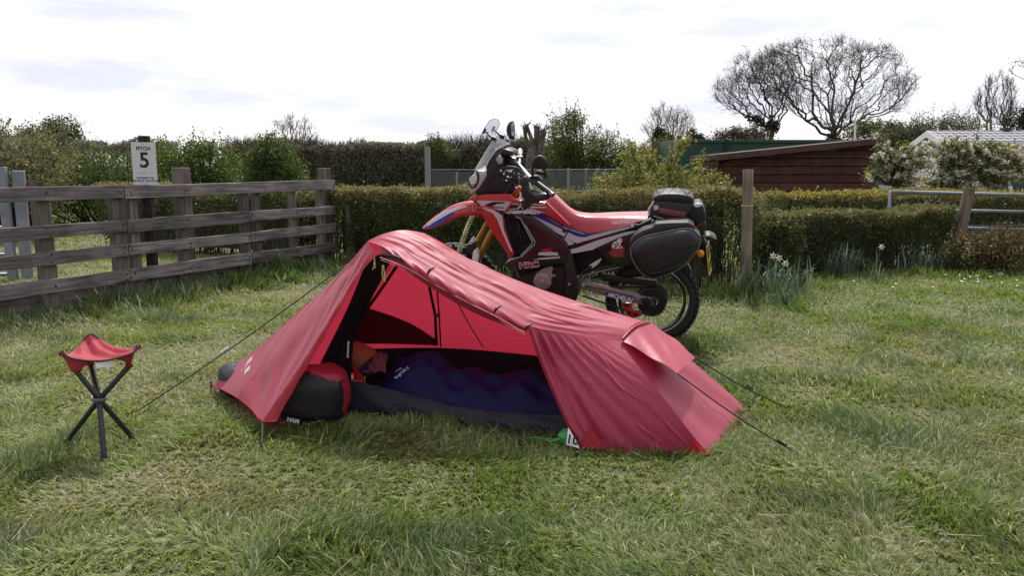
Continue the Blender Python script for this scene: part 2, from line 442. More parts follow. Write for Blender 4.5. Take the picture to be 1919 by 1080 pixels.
for u, v, y in ((806, 506, 3.48), (931, 578, 3.36), (990, 611, 3.33)):
    MB().tube([P(u - 6, v + 9, y), P(u, v, y - .01), P(u + 9, v - 5, y)], [.004, .007, .003], 6).build('toggle', M_PLAS, tent)
# porch panel on the near side, gathered at the toggle
porch_left = [TD, P(1060, 790, 3.19), P(1034, 730, 3.24), P(1008, 665, 3.31), TK]
porch_right = [R1, P(1285, 800, 3.12), P(1240, 742, 3.19), P(1195, 685, 3.29), TB1]
CREASES2 = [(_r.uniform(.1, .9), _r.uniform(.05, .85), *(lambda a: (math.cos(a), math.sin(a)))(_r.uniform(1.0, 2.3)), _r.uniform(.10, .30), _r.uniform(.002, .006)) for _ in range(26)]
def porch_fold(s, t):
    e = min(1, 8 * min(s, 1 - s)) * min(1, 8 * min(t, 1 - t))
    g = math.sin(s * 36 / (0.55 + (1 - t))) * math.exp(-s * 3.4) * 0.020
    b = math.exp(-s * 9) * math.sin(s * 55) * 0.020
    cr = 0
    for (s0, t0_, dx, dy, ln, am) in CREASES2:
        u_, v_ = s - s0, t - t0_; al = u_ * dx + v_ * dy; ac = -u_ * dy + v_ * dx
        if 0 < al < ln: cr += am * math.exp(-(ac / .014) ** 2) * math.sin(3.14 * al / ln) ** .6
    return e * (g * .8 + cr) + b * min(1, 6 * t) * min(1, 6 * (1 - t)) - 0.010 * math.sin(3.14 * s) * math.sin(3.14 * t)
rows = coons([TD, P(1150, 846, 3.14), P(1250, 855, 3.11), R1], [TK, P(1075, 627, 3.38), TB1], porch_left, porch_right, 110, 80, porch_fold)
cloth('porch_panel', rows, M_FLYS, tent)
MB().tube(spline(porch_left, 30), .004, 5).build('porch_hem', M_TRIM, tent, smooth=True)
MB().tube(spline([TD, P(1150, 846, 3.14), P(1250, 855, 3.11), R1, P(1368, 812, 3.38), R2], 30), .006, 5, flat=.6).build('foot_hem', M_TRIM, tent, smooth=True)
MB().tube(spline([L1, P(438, 742, 3.66), P(468, 764, 3.49), L2, strip_out[0]], 24), .005, 5, flat=.6).build('head_hem', M_TRIM, tent, smooth=True)
# reinforcement corners
def tri_patch(a, b, c, n=10):
    return [[a.lerp(b, i / n).lerp(a.lerp(c, i / n), j / n) for j in range(n + 1)] for i in range(n + 1)]
fw = Vector((0, -0.012, 0.004))
cloth('corner_patch', tri_patch(TD + fw, P(1105, 797, 3.19) + fw, P(1132, 843, 3.14) + fw), M_TRIM, tent)
cloth('corner_patch', tri_patch(R1 + fw, P(1296, 822, 3.11) + fw, P(1292, 854, 3.095) + fw), M_TRIM, tent)
# foot end and its hood
foot_r = [R2, P(1352, 724, 3.72), P(1283, 665, 3.70), TB2]
def foot_fold(s, t):
    e = min(1, 8 * min(s, 1 - s)) * min(1, 8 * min(t, 1 - t))
    return e * (0.006 * math.sin(s * 14 + t * 6) + 0.005 * math.sin(s * 5 - t * 18))
rows = coons([R1, P(1368, 812, 3.38), R2], crown2, porch_right, foot_r, 30, 40, foot_fold)
cloth('foot_panel', rows, M_FLYS, tent)
up = Vector((0.004, -0.006, 0.006))
H1, H2 = P(1269, 700, 3.20), P(1303, 671, 3.50)
rows = coons([TB1 + up, *[p + up for p in crown2[1:]]], [H1, P(1288, 682, 3.36), H2], [TB1 + up, P(1215, 671, 3.30), H1], [TB2 + up, P(1258, 637, 3.60), H2], 26, 24,
             lambda s, t: 0.012 * math.sin(3.14 * t) + 0.005 * math.sin(s * 15 + t * 9) * math.sin(3.14 * t), flip=True)
cloth('foot_hood', rows, M_FLY, tent)
MB().tube(spline([TB1 + up * 2] + [p + up * 2 for p in crown2[1:]], 20), .006, 6, flat=.4).build('hoop_seam', M_FLY, tent, smooth=True)
# head vent hood seen past the left edge of the roof, glowing against the light
V1, V2 = P(643, 500, 3.95), P(668, 492, 3.80)
cloth('vent_hood', coons([P(676, 478, 3.86), TM], [V1, V2], [P(676, 478, 3.86), V1], [TM, V2], 10, 10), M_TRIM, tent)
# far wall: lit from behind, it is what glows inside
ax, an = Vector((.985, -.172, 0)), Vector((.172, .985, 0)); t0 = Vector((-1.48, 3.85, 0))
def TF(a, c, z): return t0 + ax * a + an * c + Vector((0, 0, z))
M_FAR = cloth_mat('red_flysheet_far_wall', (0.36, 0.040, 0.070), (0.46, 0.030, 0.062), 0.42, 0.5, 0.25, (2, 5), 0.3, 0.1)
rows = coons([L1, TF(.5, .52, 0.03), TF(1.1, .60, 0.03), TF(1.9, .50, 0.03), R2], [TM, P(752, 437.5, 3.79), TA2, P(900, 496, 3.82), P(1010, 541, 3.77), P(1120, 577, 3.71), TB2],
             [L1, P(470, 662, 3.92), P(560, 585, 3.84), P(640, 508, 3.76), TM], foot_r, 60, 26, lambda s, t: -0.06 * math.sin(3.14 * t) * math.sin(3.14 * s) + .004 * math.sin(s * 30 + t * 9))
cloth('far_wall', rows, M_FAR, tent)
# inner tent
floor_pts = [TF(.62, .36, .012), TF(2.3, .30, .012)], [TF(.68, -.10, .012), TF(1.95, -.25, .012)]
cloth('inner_floor', coons(floor_pts[1], floor_pts[0], [floor_pts[1][0], floor_pts[0][0]], [floor_pts[1][1], floor_pts[0][1]], 12, 6), M_TUB, tent)
rows = coons([P(655, 777, 3.66), P(740, 784, 3.58), P(825, 790, 3.51), P(973, 814, 3.37), P(1072, 826, 3.30)], [P(655, 712, 3.70), P(762, 738, 3.62), P(847, 761, 3.54), P(925, 771, 3.47), P(1064, 780, 3.36)],
             [P(655, 777, 3.66), P(655, 712, 3.70)], [P(1072, 826, 3.30), P(1064, 780, 3.36)], 50, 10, lambda s, t: 0.014 * math.sin(3.14 * t) * (1 + .6 * math.sin(s * 9)) + .004 * math.sin(s * 33 + t * 7), flip=False)
cloth('groundsheet_wall', rows, M_TUB, tent)
rows = coons([TF(.60, .36, .01), TF(1.4, .40, .01), TF(2.3, .32, .01)], [TF(.56, .40, .22), TF(1.1, .44, .235), TF(1.75, .41, .205), TF(2.3, .36, .14)],
             [TF(.60, .36, .01), TF(.56, .40, .22)], [TF(2.3, .32, .01), TF(2.3, .36, .14)], 20, 5)
cloth('inner_back_wall', rows, M_INNER, tent)
rows = coons([P(650, 645, 4.06), P(730, 645, 4.04), P(818, 648, 4.01)], [P(650, 574, 4.05), P(690, 578, 4.04), P(766, 605, 4.02), P(816, 636, 4.0)], [P(650, 645, 4.06), P(650, 574, 4.05)], [P(818, 648, 4.01), P(816, 636, 4.0)], 16, 6)
cloth('inner_end_panel', rows, M_MAROON, tent)
# black curtain behind the door strip
rows = coons([P(562, 765, 3.78), P(610, 760, 3.76), P(658, 716, 3.74)], [P(690, 482, 3.66), P(712, 478, 3.65), P(738, 482, 3.64)],
             [P(562, 765, 3.78), P(596, 690, 3.74), P(650, 580, 3.70), P(690, 482, 3.66)], [P(658, 716, 3.74), P(664, 640, 3.74), P(684, 585, 3.72), P(712, 528, 3.69), P(738, 482, 3.64)], 16, 30, lambda s, t: 0.012 * math.sin(s * 15) * math.sin(3.14 * t))
cloth('inner_curtain', rows, M_INNER, tent)
cloth('door_flap', tri_patch(P(664, 684, 3.70), P(662, 714, 3.69), P(686, 714, 3.66)), M_TRIM, tent)
MB().tube([P(653, 640, 3.66), P(651.5, 671, 3.66)], .005, 6).build('tent_pole', M_POLE, tent)
MB().tube(spline([P(744, 498, 3.92), P(716, 540, 3.95), P(681, 592, 3.98), P(662, 640, 4.0)], 12), .009, 6).build('hoop_pole', M_PLAS, tent, smooth=True)
MB().tube(spline([P(733, 498, 3.93), P(706, 540, 3.96), P(674, 590, 3.99)], 12), .004, 6).build('hoop_sleeve', M_CORD, tent, smooth=True)
MB().prism([P(801, 534, 3.95), P(806, 534, 3.95), P(818, 590, 3.98), P(821, 648, 4.0), P(815, 648, 4.0), P(813, 592, 3.98)], [p + Vector((0, .004, 0)) for p in (P(801, 534, 3.95), P(806, 534, 3.95), P(818, 590, 3.98), P(821, 648, 4.0), P(815, 648, 4.0), P(813, 592, 3.98))]).build('strap', M_INNER, tent)
MB().tube([P(819, 541, 3.93), P(823, 590, 3.96), P(826, 650, 4.0)], .0045, 5).build('strap', M_INNER, tent)
MB().box(P(819, 592, 3.95), (.035, .014, .018)).build('buckle', M_PLAS, tent)
MB().tube(spline([P(855, 563, 3.96), P(880, 610, 3.99), P(906, 652, 4.02)], 10), .003, 5).build('wall_seam', M_INNER, tent)
MB().tube(spline([P(714, 477, 3.6), P(740, 481, 3.56), P(758, 490, 3.54)], 8), .009, 6).build('door_tie', M_PLAS, tent, smooth=True)
for pts in ([(701, 484), (703, 496), (698, 506)], [(702, 484), (701, 495), (703, 503)], [(717, 497), (716, 512), (718, 526)], [(719, 497), (720, 514), (722, 529)], [(718, 500), (722, 515), (721, 526)]):
    MB().tube([P(u, v, 3.52) for u, v in pts], .0022, 4).build('tie_cord', M_CORD, tent)
# guy lines and pegs
def guy(a, b, adj, sag=0.015):
    pts = [a.lerp(b, i / 14) - Vector((0, 0, sag * math.sin(math.pi * i / 14))) for i in range(15)]
    g = MB().tube(pts, .0034, 5).build('guy_line', M_ROPE, tent, smooth=True)
    q = a.lerp(b, adj); d = (b - a).normalized()
    MB().tube([q - d * .022, q + d * .022], [.006, .006], 6).build('line_adjuster', M_WHITE if adj > .55 and adj < .6 else M_PLAS, g)
    MB().tube([b + Vector((0, 0, -.05)), b + Vector((-d.x * .02, -d.y * .02, .03))], .006, 6).build('peg', M_PLAS, tent)
guy(V1, G(243, 781), 0.57)
guy(H1, G(1497, 852), 0.86)
guy(H2, G(1482, 768), 0.55)
for p, q in ((L2, (490, 842)), (TD, (1080, 862)), (R1, (1350, 862)), (R2, (1404, 772)), (L1, (396, 726))):
    g = G(*q); MB().tube([p, g], .0055, 5).build('peg_loop', M_ROPE, tent)
    MB().tube([g + Vector((0, 0, -.04)), g + Vector((0, 0, .035))], .006, 6).build('peg', M_PLAS, tent)
# small white print on the head panel
ex = (P(478, 670, 3.72) - P(458, 690, 3.74)); ey = P(455, 662, 3.84) - P(470, 700, 3.62)
FX = frame(P(464, 685, 3.685), ex, ey)
def flat(name, pts2, m_, parent, Fm, h=0.002):
    A = [Fm @ Vector((x, y, 0)) - root_loc(parent) for x, y in pts2]; nz_ = (Fm.to_3x3() @ Vector((0, 0, 1))) * h
    return MB().prism([a + nz_ for a in A], A).build(name, m_, parent, local=True)
flat('printed_emblem', [(-.025, -.01), (-.005, .028), (.035, .035), (.03, .01), (.012, -.004), (.02, .018), (.0, .012)], M_WHITE, tent, FX)
flat('printed_emblem', [(-.06, -.004), (-.05, .012), (-.036, .008), (-.04, -.006)], mat('faded_pink_print', (.6, .35, .4), .6, bump=0), tent, FX)
for i, x in enumerate((-.02, -.004, .010)):
    flat('printed_letter', [(x, -.05), (x + .009, -.05), (x + .012, -.022), (x + .003, -.022)], M_WHITE, tent, FX)
# ------------------------------------------------------------------ things in the tent
def sack(center, rx, ry, rz, rot, e=0.7, n=36, mrows=22, noise=0.02, seed=0):
    r = random.Random(seed); ph = [r.uniform(0, 6) for _ in range(6)]; V = []
    sg = lambda x, k: math.copysign(abs(x) ** k, x)
    for j in range(mrows + 1):
        th = -math.pi / 2 + math.pi * j / mrows
        for i in range(n):
            a = 2 * math.pi * i / n
            p = Vector((sg(math.cos(th), e) * sg(math.cos(a), e) * rx, sg(math.cos(th), e) * sg(math.sin(a), e) * ry, sg(math.sin(th), e) * rz))
            k = 1 + noise * (math.sin(3 * a + 4 * th + ph[0]) + math.sin(5 * a - 3 * th + ph[1]) + math.sin(9 * th + 2 * a + ph[2]))
            V.append((p, k))
    F = [(j * n + i, j * n + (i + 1) % n, (j + 1) * n + (i + 1) % n, (j + 1) * n + i) for j in range(mrows) for i in range(n)]
    return V, F
M_SACK = mat('black_bag_nylon', (0.008, 0.009, 0.014), 0.5, bump=0.6, scale=9, bscale=12)
M_SACKR = mat('red_bag_panel', (0.36, 0.018, 0.040), 0.55, bump=0.3, scale=9)
bag = thing('kit_bag', 'black kit bag with a red end band lying in the tent doorway', 'bag', P(580, 800, 3.60))
V, F = sack(None, .175, .135, .140, 0, .62, 60, 34, .016, 4)
Rb = Euler((0, 0, math.radians(9))).to_matrix(); cb = P(588, 750, 3.585); cb.z = .132
def is_red(i4):
    x = sum(V[i][0].x for i in i4) / 4; z = sum(V[i][0].z for i in i4) / 4
    return x > .150 or (z > .085 and x > .150 - (z - .078) * 3.0)
red = [f for f in F if is_red(f)]; blk = [f for f in F if not is_red(f)]
pts = [cb + Rb @ (p * k) for p, k in V]
MB().add(pts, blk).build('bag_body', M_SACK, bag, smooth=True)
MB().add(pts, red).build('red_band', M_SACKR, bag, smooth=True)
text_mesh('lettering', 'NAM', .028, frame(P(549, 789, 3.425) - Vector(bag.location), (1, -.2, -.16), (0, .3, 1)), M_WHITE, bag, bold=.001)
bag2 = thing('stuff_sack', 'dark navy stuff sack poking out below the left corner of the tent', 'bag', P(450, 800, 3.82))
V, F = sack(None, .155, .095, .092, 0, .8, 30, 18, .015, 9)
Rb2 = Euler((0, 0, math.radians(-52))).to_matrix(); c2_ = P(450, 762, 3.98); c2_.z = .088
MB().add([c2_ + Rb2 @ (p * k) for p, k in V], F).build('sack_body', mat('navy_sack_nylon', (.022, .024, .040), .5, bump=.5, scale=9), bag2, smooth=True)
MB().tube([c2_ + Rb2 @ Vector((-.145, .02, .04)), c2_ + Rb2 @ Vector((-.17, .02, .0)), c2_ + Rb2 @ Vector((-.145, .02, -.04))], .006, 5).build('sack_cord', M_WHITE, bag2)
M_PRINT = mat('grey_print', (.42, .42, .48), .6, bump=0)
# sleeping bag: a quilted, rumpled height field over the tent floor
M_SB = mat('blue_quilted_nylon', (0.007, 0.007, 0.058), 0.6, spec=.2, bump=0.5, scale=14, bscale=30)
M_SBL = mat('purple_bag_lining', (0.10, 0.035, 0.05), 0.6, bump=0.5, scale=12)
sb = thing('sleeping_bag', 'rumpled dark blue sleeping bag laid out inside the tent', 'sleeping bag', TF(1.3, .1, .012))
rows = []
for j in range(41):
    row = []
    for i in range(91):
        s, t = i / 90, j / 40
        a = .72 + 1.40 * s; c = (-.045 - .105 * s) + t * (.385 + .06 * s)
        prof = max(0, math.sin(math.pi * t)) ** .55
        h = .165 + .085 * math.exp(-((s - .22) / .12) ** 2) + .045 * math.exp(-((s - .66) / .16) ** 2) - .05 * s
        q = .022 * abs(math.sin(s * 22 + 1.3 * math.sin(t * 7))) + .020 * math.sin(s * 37 + t * 9) * math.sin(t * 11 + s * 4) + .010 * math.sin(t * 23 + 3 * math.sin(s * 9))
        endf = min(1, s * 9) ** .6 * min(1, (1 - s) * 6) ** .6
        row.append(TF(a, c, .018 + (h + q) * prof * endf))
    rows.append(row)
MB().grid(rows).build('sleeping_bag_shell', M_SB, sb, smooth=True)
hood = coons([P(680, 702, 3.70), P(700, 702, 3.68), P(722, 698, 3.67)], [P(694, 682, 3.76), P(708, 668, 3.80), P(726, 664, 3.82)], [P(680, 702, 3.70), P(694, 682, 3.76)], [P(722, 698, 3.67), P(726, 664, 3.82)], 16, 12, lambda s, t: .02 * math.sin(3.14 * s) + .008 * math.sin(s * 17 + t * 9))
cloth('hood_lining', hood, M_SBL, sb)
MB().tube(spline([P(674, 706, 3.72), P(684, 692, 3.76), P(702, 676, 3.80), P(722, 664, 3.84)], 16), [.022] * 17, 8).build('hood_rim', M_SB, sb, smooth=True)
text_mesh('printed_logo', 'SungFORCE', .019, frame(P(753, 699, 3.52) - Vector(sb.location), P(766, 689, 3.54) - P(741, 709, 3.50), (0, .5, 1)), M_PRINT, sb, spacing=.9)
MB().tube([P(742, 697, 3.51), P(748, 692, 3.51), P(754, 691, 3.51)], .0014, 4).build('printed_swoosh', M_PRINT, sb)
pil = thing('pillow', 'orange pillow at the head of the sleeping bag inside the tent', 'pillow', P(686, 690, 3.85))
V, F = sack(None, .12, .085, .075, 0, .8, 30, 16, .01, 2)
cp = P(672, 672, 3.90); Rp = Euler((0.2, .35, math.radians(-20))).to_matrix()
MB().add([cp + Rp @ (p * k) for p, k in V], F).build('pillow_case', mat('orange_pillow_fabric', (.30, .085, .04), .8, bump=.2, scale=14), pil, smooth=True)
MB().tube(spline([cp + Rp @ Vector((.152 * math.cos(a), .102 * math.sin(a), .0)) for a in [k * .524 for k in range(13)]], 40), .004, 5).build('pillow_seam', M_SACKR, pil, smooth=True)
# green bag with a numbered card, half under the porch panel
gb = thing('event_bag', 'bright green bag with a white number card tucked under the porch hem', 'bag', G(1066, 843))
M_GRN = mat('bright_green_nylon', (.05, .42, .10), .5, bump=.5, scale=14)
V, F = sack(None, .07, .045, .034, 0, .75, 24, 14, .06, 5)
cg = G(1072, 836); cg.z = .034; cg.y += .02; cg.x += .012
MB().add([cg + p * k for p, k in V], F).build('bag_body', M_GRN, gb, smooth=True)
cd = [P(1065, 802, 3.16), P(1079, 826, 3.13), P(1086, 841, 3.11), P(1061, 834, 3.125)]
MB().prism(cd, [p + Vector((.0, .004, 0)) for p in cd]).build('number_card', mat('white_card', (.72, .73, .76), .5, var=.03, bump=0), gb)
text_mesh('lettering', '10', .058, frame(P(1073, 825.5, 3.118) - Vector(gb.location), (1, -.18, -.12), (0.12, .15, 1)), mat('navy_print', (.012, .014, .03), .5, bump=0), gb, bold=.0012)
for k in range(3):
    q = [P(1050, 822 + k, 3.17), P(1036 - k * 3, 824 + 3 * k, 3.19), P(1016, 822 + 4 * k, 3.22), P(1000 - 8 * k, 818 + 2 * k, 3.24)]
    for p in q: p.z = max(p.z, .03)
    MB().tube(spline(q, 14), .0022, 4).build('drawstring', M_GRN, gb, smooth=True)
# ------------------------------------------------------------------ folding stool
stool = thing('tripod_stool', 'red cloth folding stool with three crossed black legs standing on the grass', 'stool', G(186, 850))
M_LEG = mat('black_leg_tube', (0.018, 0.019, 0.024), 0.35, bump=0.05)
M_SEAT = mat('red_stool_canvas', (0.34, 0.022, 0.040), 0.7, bump=0.4, scale=16, bscale=120)
hub = P(186, 749, 3.10)
legs = [(P(137, 688, 3.10), G(254, 829)), (P(246, 682, 3.18), G(119, 838)), (P(170, 684, 3.22), G(196, 868))]
for a, b in legs:
    b = b + Vector((0, 0, .004)); m_ = hub + (a - hub).normalized() * .012
    lg = MB().tube([a, a.lerp(m_, .5), m_.lerp(hub, .6), b], .0115, 10).build('leg', M_LEG, stool, smooth='auto')
    d = (b - hub).normalized()
    MB().tube([b - d * .03, b], .0135, 10).build('foot_cap', M_PLAS, lg, smooth='auto')
MB().lathe([(.026, -.008), (.031, -.004), (.031, .004), (.026, .008)], hub, (0, .1, 1), 18, True).build('hub_ring', mat('grey_hub_plastic', (.10, .10, .12), .4, bump=0), stool, smooth='auto')
cl, cr, cb_ = P(92, 664, 3.05), P(288, 648, 3.15), P(166, 619, 3.32)
# triangular canvas: hangs from three rounded corners, its middle and its edges sag, cups below the corners take the legs
cmid = (cl + cr + cb_) / 3; n = 40; Vt = []; idx = {}; Ft = []
for i in range(n + 1):
    for j in range(n + 1 - i):
        a, b = i / n, j / n; c = 1 - a - b
        p = cl * a + cr * b + cb_ * c
        m3 = max(a, b, c); w = 27 * a * b * c
        edge = 4 * (a * b * (1 - c) ** 6 + b * c * (1 - a) ** 6 + c * a * (1 - b) ** 6)
        p = p + (cmid - p) * (.055 * edge ** 1.7 + .30 * max(0, (m3 - .76) / .24) ** 1.5)
        p.z -= .052 * w + .050 * edge ** 1.3
        p.z += .010 * math.sin(30 * (a - b) * c + 9 * a) * w
        p.z += .005 * math.sin(5 * a + 17 * b) * w + .004 * math.sin(23 * a - 9 * b) * w
        idx[(i, j)] = len(Vt); Vt.append(p)
for i in range(n):
    for j in range(n - i):
        Ft.append((idx[(i, j)], idx[(i + 1, j)], idx[(i, j + 1)]))
        if j < n - i - 1: Ft.append((idx[(i + 1, j)], idx[(i + 1, j + 1)], idx[(i, j + 1)]))
so = MB().add(Vt, Ft).build('seat', M_SEAT, stool, smooth=True)
md = so.modifiers.new('thick', 'SOLIDIFY'); md.thickness = .004; md.offset = 0
M_EDGE = mat('black_piping', (.02, .02, .025), .5, bump=0)
edges = [[Vt[idx[(n - k, k)]] for k in range(n + 1)], [Vt[idx[(0, n - k)]] for k in range(n + 1)], [Vt[idx[(k, 0)]] for k in range(n + 1)]]
for e in edges: MB().tube(e, .0042, 6).build('edge_binding', M_EDGE, so, smooth=True)
def pocket(e1, e2, k, leg):          # cup under a corner: rim along the two edges, closing round the leg
    rim = [e1[i] for i in range(k, -1, -1)] + [e2[i] for i in range(1, k + 1)]
    rows = []
    for j in range(9):
        t = j / 8; row = []
        for i, r in enumerate(rim):
            f = i / (len(rim) - 1); tgt = leg + Vector((math.cos(f * 3.1) * .018, -math.sin(f * 3.1) * .018, 0))
            q = r.lerp(tgt, t); q.z = r.z + (tgt.z - r.z) * t ** 1.5; row.append(q)
        rows.append(row)
    o = MB().grid(rows).build('corner_pocket', M_SEAT, stool, smooth=True); o.modifiers.new('thick', 'SOLIDIFY').thickness = .003
E0, E1, E2 = edges
pocket(E0, E2[::-1], 15, legs[0][0] - Vector((-.012, 0, .020)))
pocket(E1[::-1][:][::-1][::-1] if False else list(reversed(E0)), list(E1)[::-1] if (E1[-1] - E0[-1]).length < (E1[0] - E0[-1]).length else list(E1), 15, legs[1][0] - Vector((.010, 0, .014)))
pocket(E2, list(reversed(E1)), 12, legs[2][0] - Vector((0, 0, .0)))
MB().prism([P(178, 681, 3.09), P(212, 678, 3.12), P(211, 688, 3.12), P(182, 690, 3.09)], [p + Vector((0, .002, 0)) for p in (P(178, 681, 3.09), P(212, 678, 3.12), P(211, 688, 3.12), P(182, 690, 3.09))]).build('care_tag', M_WHITE, stool)

# ------------------------------------------------------------------ weathered wooden fence on the left
def wood_mat(name, c, c2, sc=(2, 40, 40), scale=1.0, bump=0.5, rot=0.0):
    m, nt, b = new_mat(name); N, L = nt.nodes, nt.links
    t = N.new('ShaderNodeTexCoord'); mp_ = N.new('ShaderNodeMapping'); mp_.vector_type = 'TEXTURE'; mp_.inputs['Scale'].default_value = tuple(1 / x for x in sc); mp_.inputs['Rotation'].default_value = (0, 0, rot)
    oi = N.new('ShaderNodeObjectInfo'); av = N.new('ShaderNodeVectorMath'); av.operation = 'ADD'
    mu = N.new('ShaderNodeMath'); mu.operation = 'MULTIPLY'; mu.inputs[1].default_value = 37
    L.new(oi.outputs['Random'], mu.inputs[0]); L.new(t.outputs['Object'], mp_.inputs['Vector'])
    L.new(mp_.outputs['Vector'], av.inputs[0]); L.new(mu.outputs[0], av.inputs[1])
    n = N.new('ShaderNodeTexNoise'); n.inputs['Scale'].default_value = scale; n.inputs['Detail'].default_value = 7; n.inputs['Distortion'].default_value = .6
    n2 = N.new('ShaderNodeTexNoise'); n2.inputs['Scale'].default_value = 4; n2.inputs['Detail'].default_value = 5
    L.new(av.outputs[0], n.inputs['Vector']); L.new(t.outputs['Object'], n2.inputs['Vector'])
    r = N.new('ShaderNodeValToRGB'); r.color_ramp.elements[0].position = .32; r.color_ramp.elements[1].position = .68
    r.color_ramp.elements[0].color = (*c, 1); r.color_ramp.elements[1].color = (*c2, 1)
    L.new(n.outputs['Fac'], r.inputs['Fac'])
    mm = N.new('ShaderNodeMixRGB'); mm.blend_type = 'MULTIPLY'; mm.inputs['Fac'].default_value = .8
    r2 = N.new('ShaderNodeValToRGB'); r2.color_ramp.elements[0].position = .35; r2.color_ramp.elements[1].position = .65
    r2.color_ramp.elements[0].color = (.55, .55, .52, 1); r2.color_ramp.elements[1].color = (1.1, 1.05, 1.0, 1)
    L.new(n2.outputs['Fac'], r2.inputs['Fac']); L.new(r.outputs['Color'], mm.inputs['Color1']); L.new(r2.outputs['Color'], mm.inputs['Color2'])
    hs = N.new('ShaderNodeHueSaturation'); rr = N.new('ShaderNodeMapRange'); rr.inputs['To Min'].default_value = .72; rr.inputs['To Max'].default_value = 1.22
    L.new(oi.outputs['Random'], rr.inputs['Value']); L.new(rr.outputs['Result'], hs.inputs['Value']); L.new(mm.outputs['Color'], hs.inputs['Color'])
    L.new(hs.outputs['Color'], b.inputs['Base Color']); b.inputs['Roughness'].default_value = .85; b.inputs['Specular IOR Level'].default_value = .25
    bp = N.new('ShaderNodeBump'); bp.inputs['Strength'].default_value = bump; bp.inputs['Distance'].default_value = .008
    L.new(n.outputs['Fac'], bp.inputs['Height']); L.new(bp.outputs['Normal'], b.inputs['Normal'])
    return m
M_RAIL = wood_mat('weathered_grey_rail', (.10, .084, .088), (.285, .255, .268), (3, 45, 45), 1.0, .6, math.atan2(3.48, 1.85))
M_POST = wood_mat('weathered_brown_post', (.085, .068, .062), (.215, .185, .172), (40, 40, 2))
M_LOG = wood_mat('round_log_post', (.13, .105, .080), (.27, .225, .18), (30, 30, 2))
M_HOLE = mat('rusty_nail', (.03, .022, .02), .8, bump=0)
F0, F1 = Vector((-4.02, 5.87, 0)), Vector((-2.17, 9.35, 0))
fdir = (F1 - F0).normalized(); fnear = Vector((fdir.y, -fdir.x, 0))      # towards the pitch
FR = Matrix((fdir, -fnear, Vector((0, 0, 1)))).transposed()
def fs(u, extra=0.0):                # distance along the fence of the sight line u (at rail height)
    k = (u - 959.5) / FPX
    def X(s): p = F0 + fdir * s; return p.x / (p.y * CT + (CAM_H - .6) * ST) - k
    lo, hi = -3, 8
    for _ in range(50):
        mid = (lo + hi) / 2
        if X(mid) < 0: lo = mid
        else: hi = mid
    return lo
fence = thing('wooden_fence', 'weathered grey post and rail fence along the left of the pitch', 'fence', F0)
def fpt(s, off, z): return F0 + fdir * s + fnear * off + Vector((0, 0, z))
def plank(s0, s1, z0, z1, off, th, name='rail', mt=None, seed=0, droop=0.0):
    r = random.Random(seed); n = max(4, int((s1 - s0) / .12)); mb = MB(); top, bot = [], []
    for i in range(n + 1):
        s = s0 + (s1 - s0) * i / n
        top.append((s, z1 + r.uniform(-.0018, .0018) + .004 * math.sin(s * 1.7 + seed))); bot.append((s, z0 + r.uniform(-.0018, .0018) + .004 * math.sin(s * 1.3 + seed * 2)))
    vs, fs_ = [], []
    for i in range(n + 1):
        for (s, z), o in ((bot[i], off), (top[i], off), (top[i], off - th), (bot[i], off - th)): vs.append(fpt(s, o, z))
    for i in range(n):
        for k in range(4):
            k2 = (k + 1) % 4; fs_.append((i * 4 + k, i * 4 + k2, (i + 1) * 4 + k2, (i + 1) * 4 + k))
    fs_ += [(0, 1, 2, 3), (n * 4 + 3, n * 4 + 2, n * 4 + 1, n * 4)]
    o = mb.add(vs, fs_).build(name, mt or M_RAIL, fence, bevel=.004, seg=1)
    return o
sj1, sj2, send = fs(236), fs(466), fs(627)
levels = [(.958, 1.078), (.650, .768), (.434, .544), (.198, .318)]
k = 0
for li, (z0, z1) in enumerate(levels):
    cuts = [-2.6, sj1, send] if li == 0 else [-2.6, sj1, sj2, send]
    for a, b in zip(cuts, cuts[1:]):
        k += 1
        rl = plank(a + .004, b - .004, z0 + (.006 if k % 2 else 0), z1, .030 + (.006 if li == 0 else 0), .032, seed=k)
        r = random.Random(k + 50)
        for s in [a + .05, b - .05] + [fs(u) for u in (90, 350, 553, 608) if a < fs(u) < b]:
            for _ in range(2):
                c = fpt(s + r.uniform(-.02, .02), .031 + (.006 if li == 0 else 0), (z0 + z1) / 2 + r.uniform(-.035, .035))
                MB().lathe([(.0, .002), (.0085, .0015), (.010, -.003)], c, fnear, 7).build('nail_hole', M_HOLE, rl)
# boards near the ground: one behind the posts, one in front at grass level
for i, (a, b) in enumerate(((-2.6, sj1), (sj1, sj2), (sj2, send))):
    plank(a + .004, b - .004, .045, .182, -.105, .032, 'bottom_board', seed=70 + i)
    plank(a + .004, b - .004, -.05, .055, .034, .03, 'gravel_board', seed=80 + i)
def post(s, w, z1, off, d=.075, mt=None):
    c = fpt(s, off, (z1 - .1) / 2)
    return MB().box(c, (w, d, z1 + .1), FR).build('post', mt or M_POST, fence, bevel=.006, seg=1)
for u, w, z1, off in ((90, .120, 1.05, -.04), (227, .125, 1.06, -.04), (256, .09, 1.06, -.042), (347, .085, 1.05, -.04), (463, .10, 1.06, -.04), (486, .075, 1.06, -.042), (553, .085, 1.05, -.04), (604, .06, 1.05, -.038)):
    post(fs(u), w, z1, off)
post(fs(369), .135, 1.235, -.175, .12)
post(fs(628), .14, 1.225, -.155, .12)
post(fs(-70), .12, 1.05, -.04)
# stub of an old post behind the top rail
tag(MB().box(fpt(fs(112), -.30, .52), (.05, .05, 1.22), FR).build('old_post', mat('reddish_old_post', (.13, .07, .06), .8, bump=.4)),
    'thin reddish brown post standing behind the left end of the wooden fence', 'post')
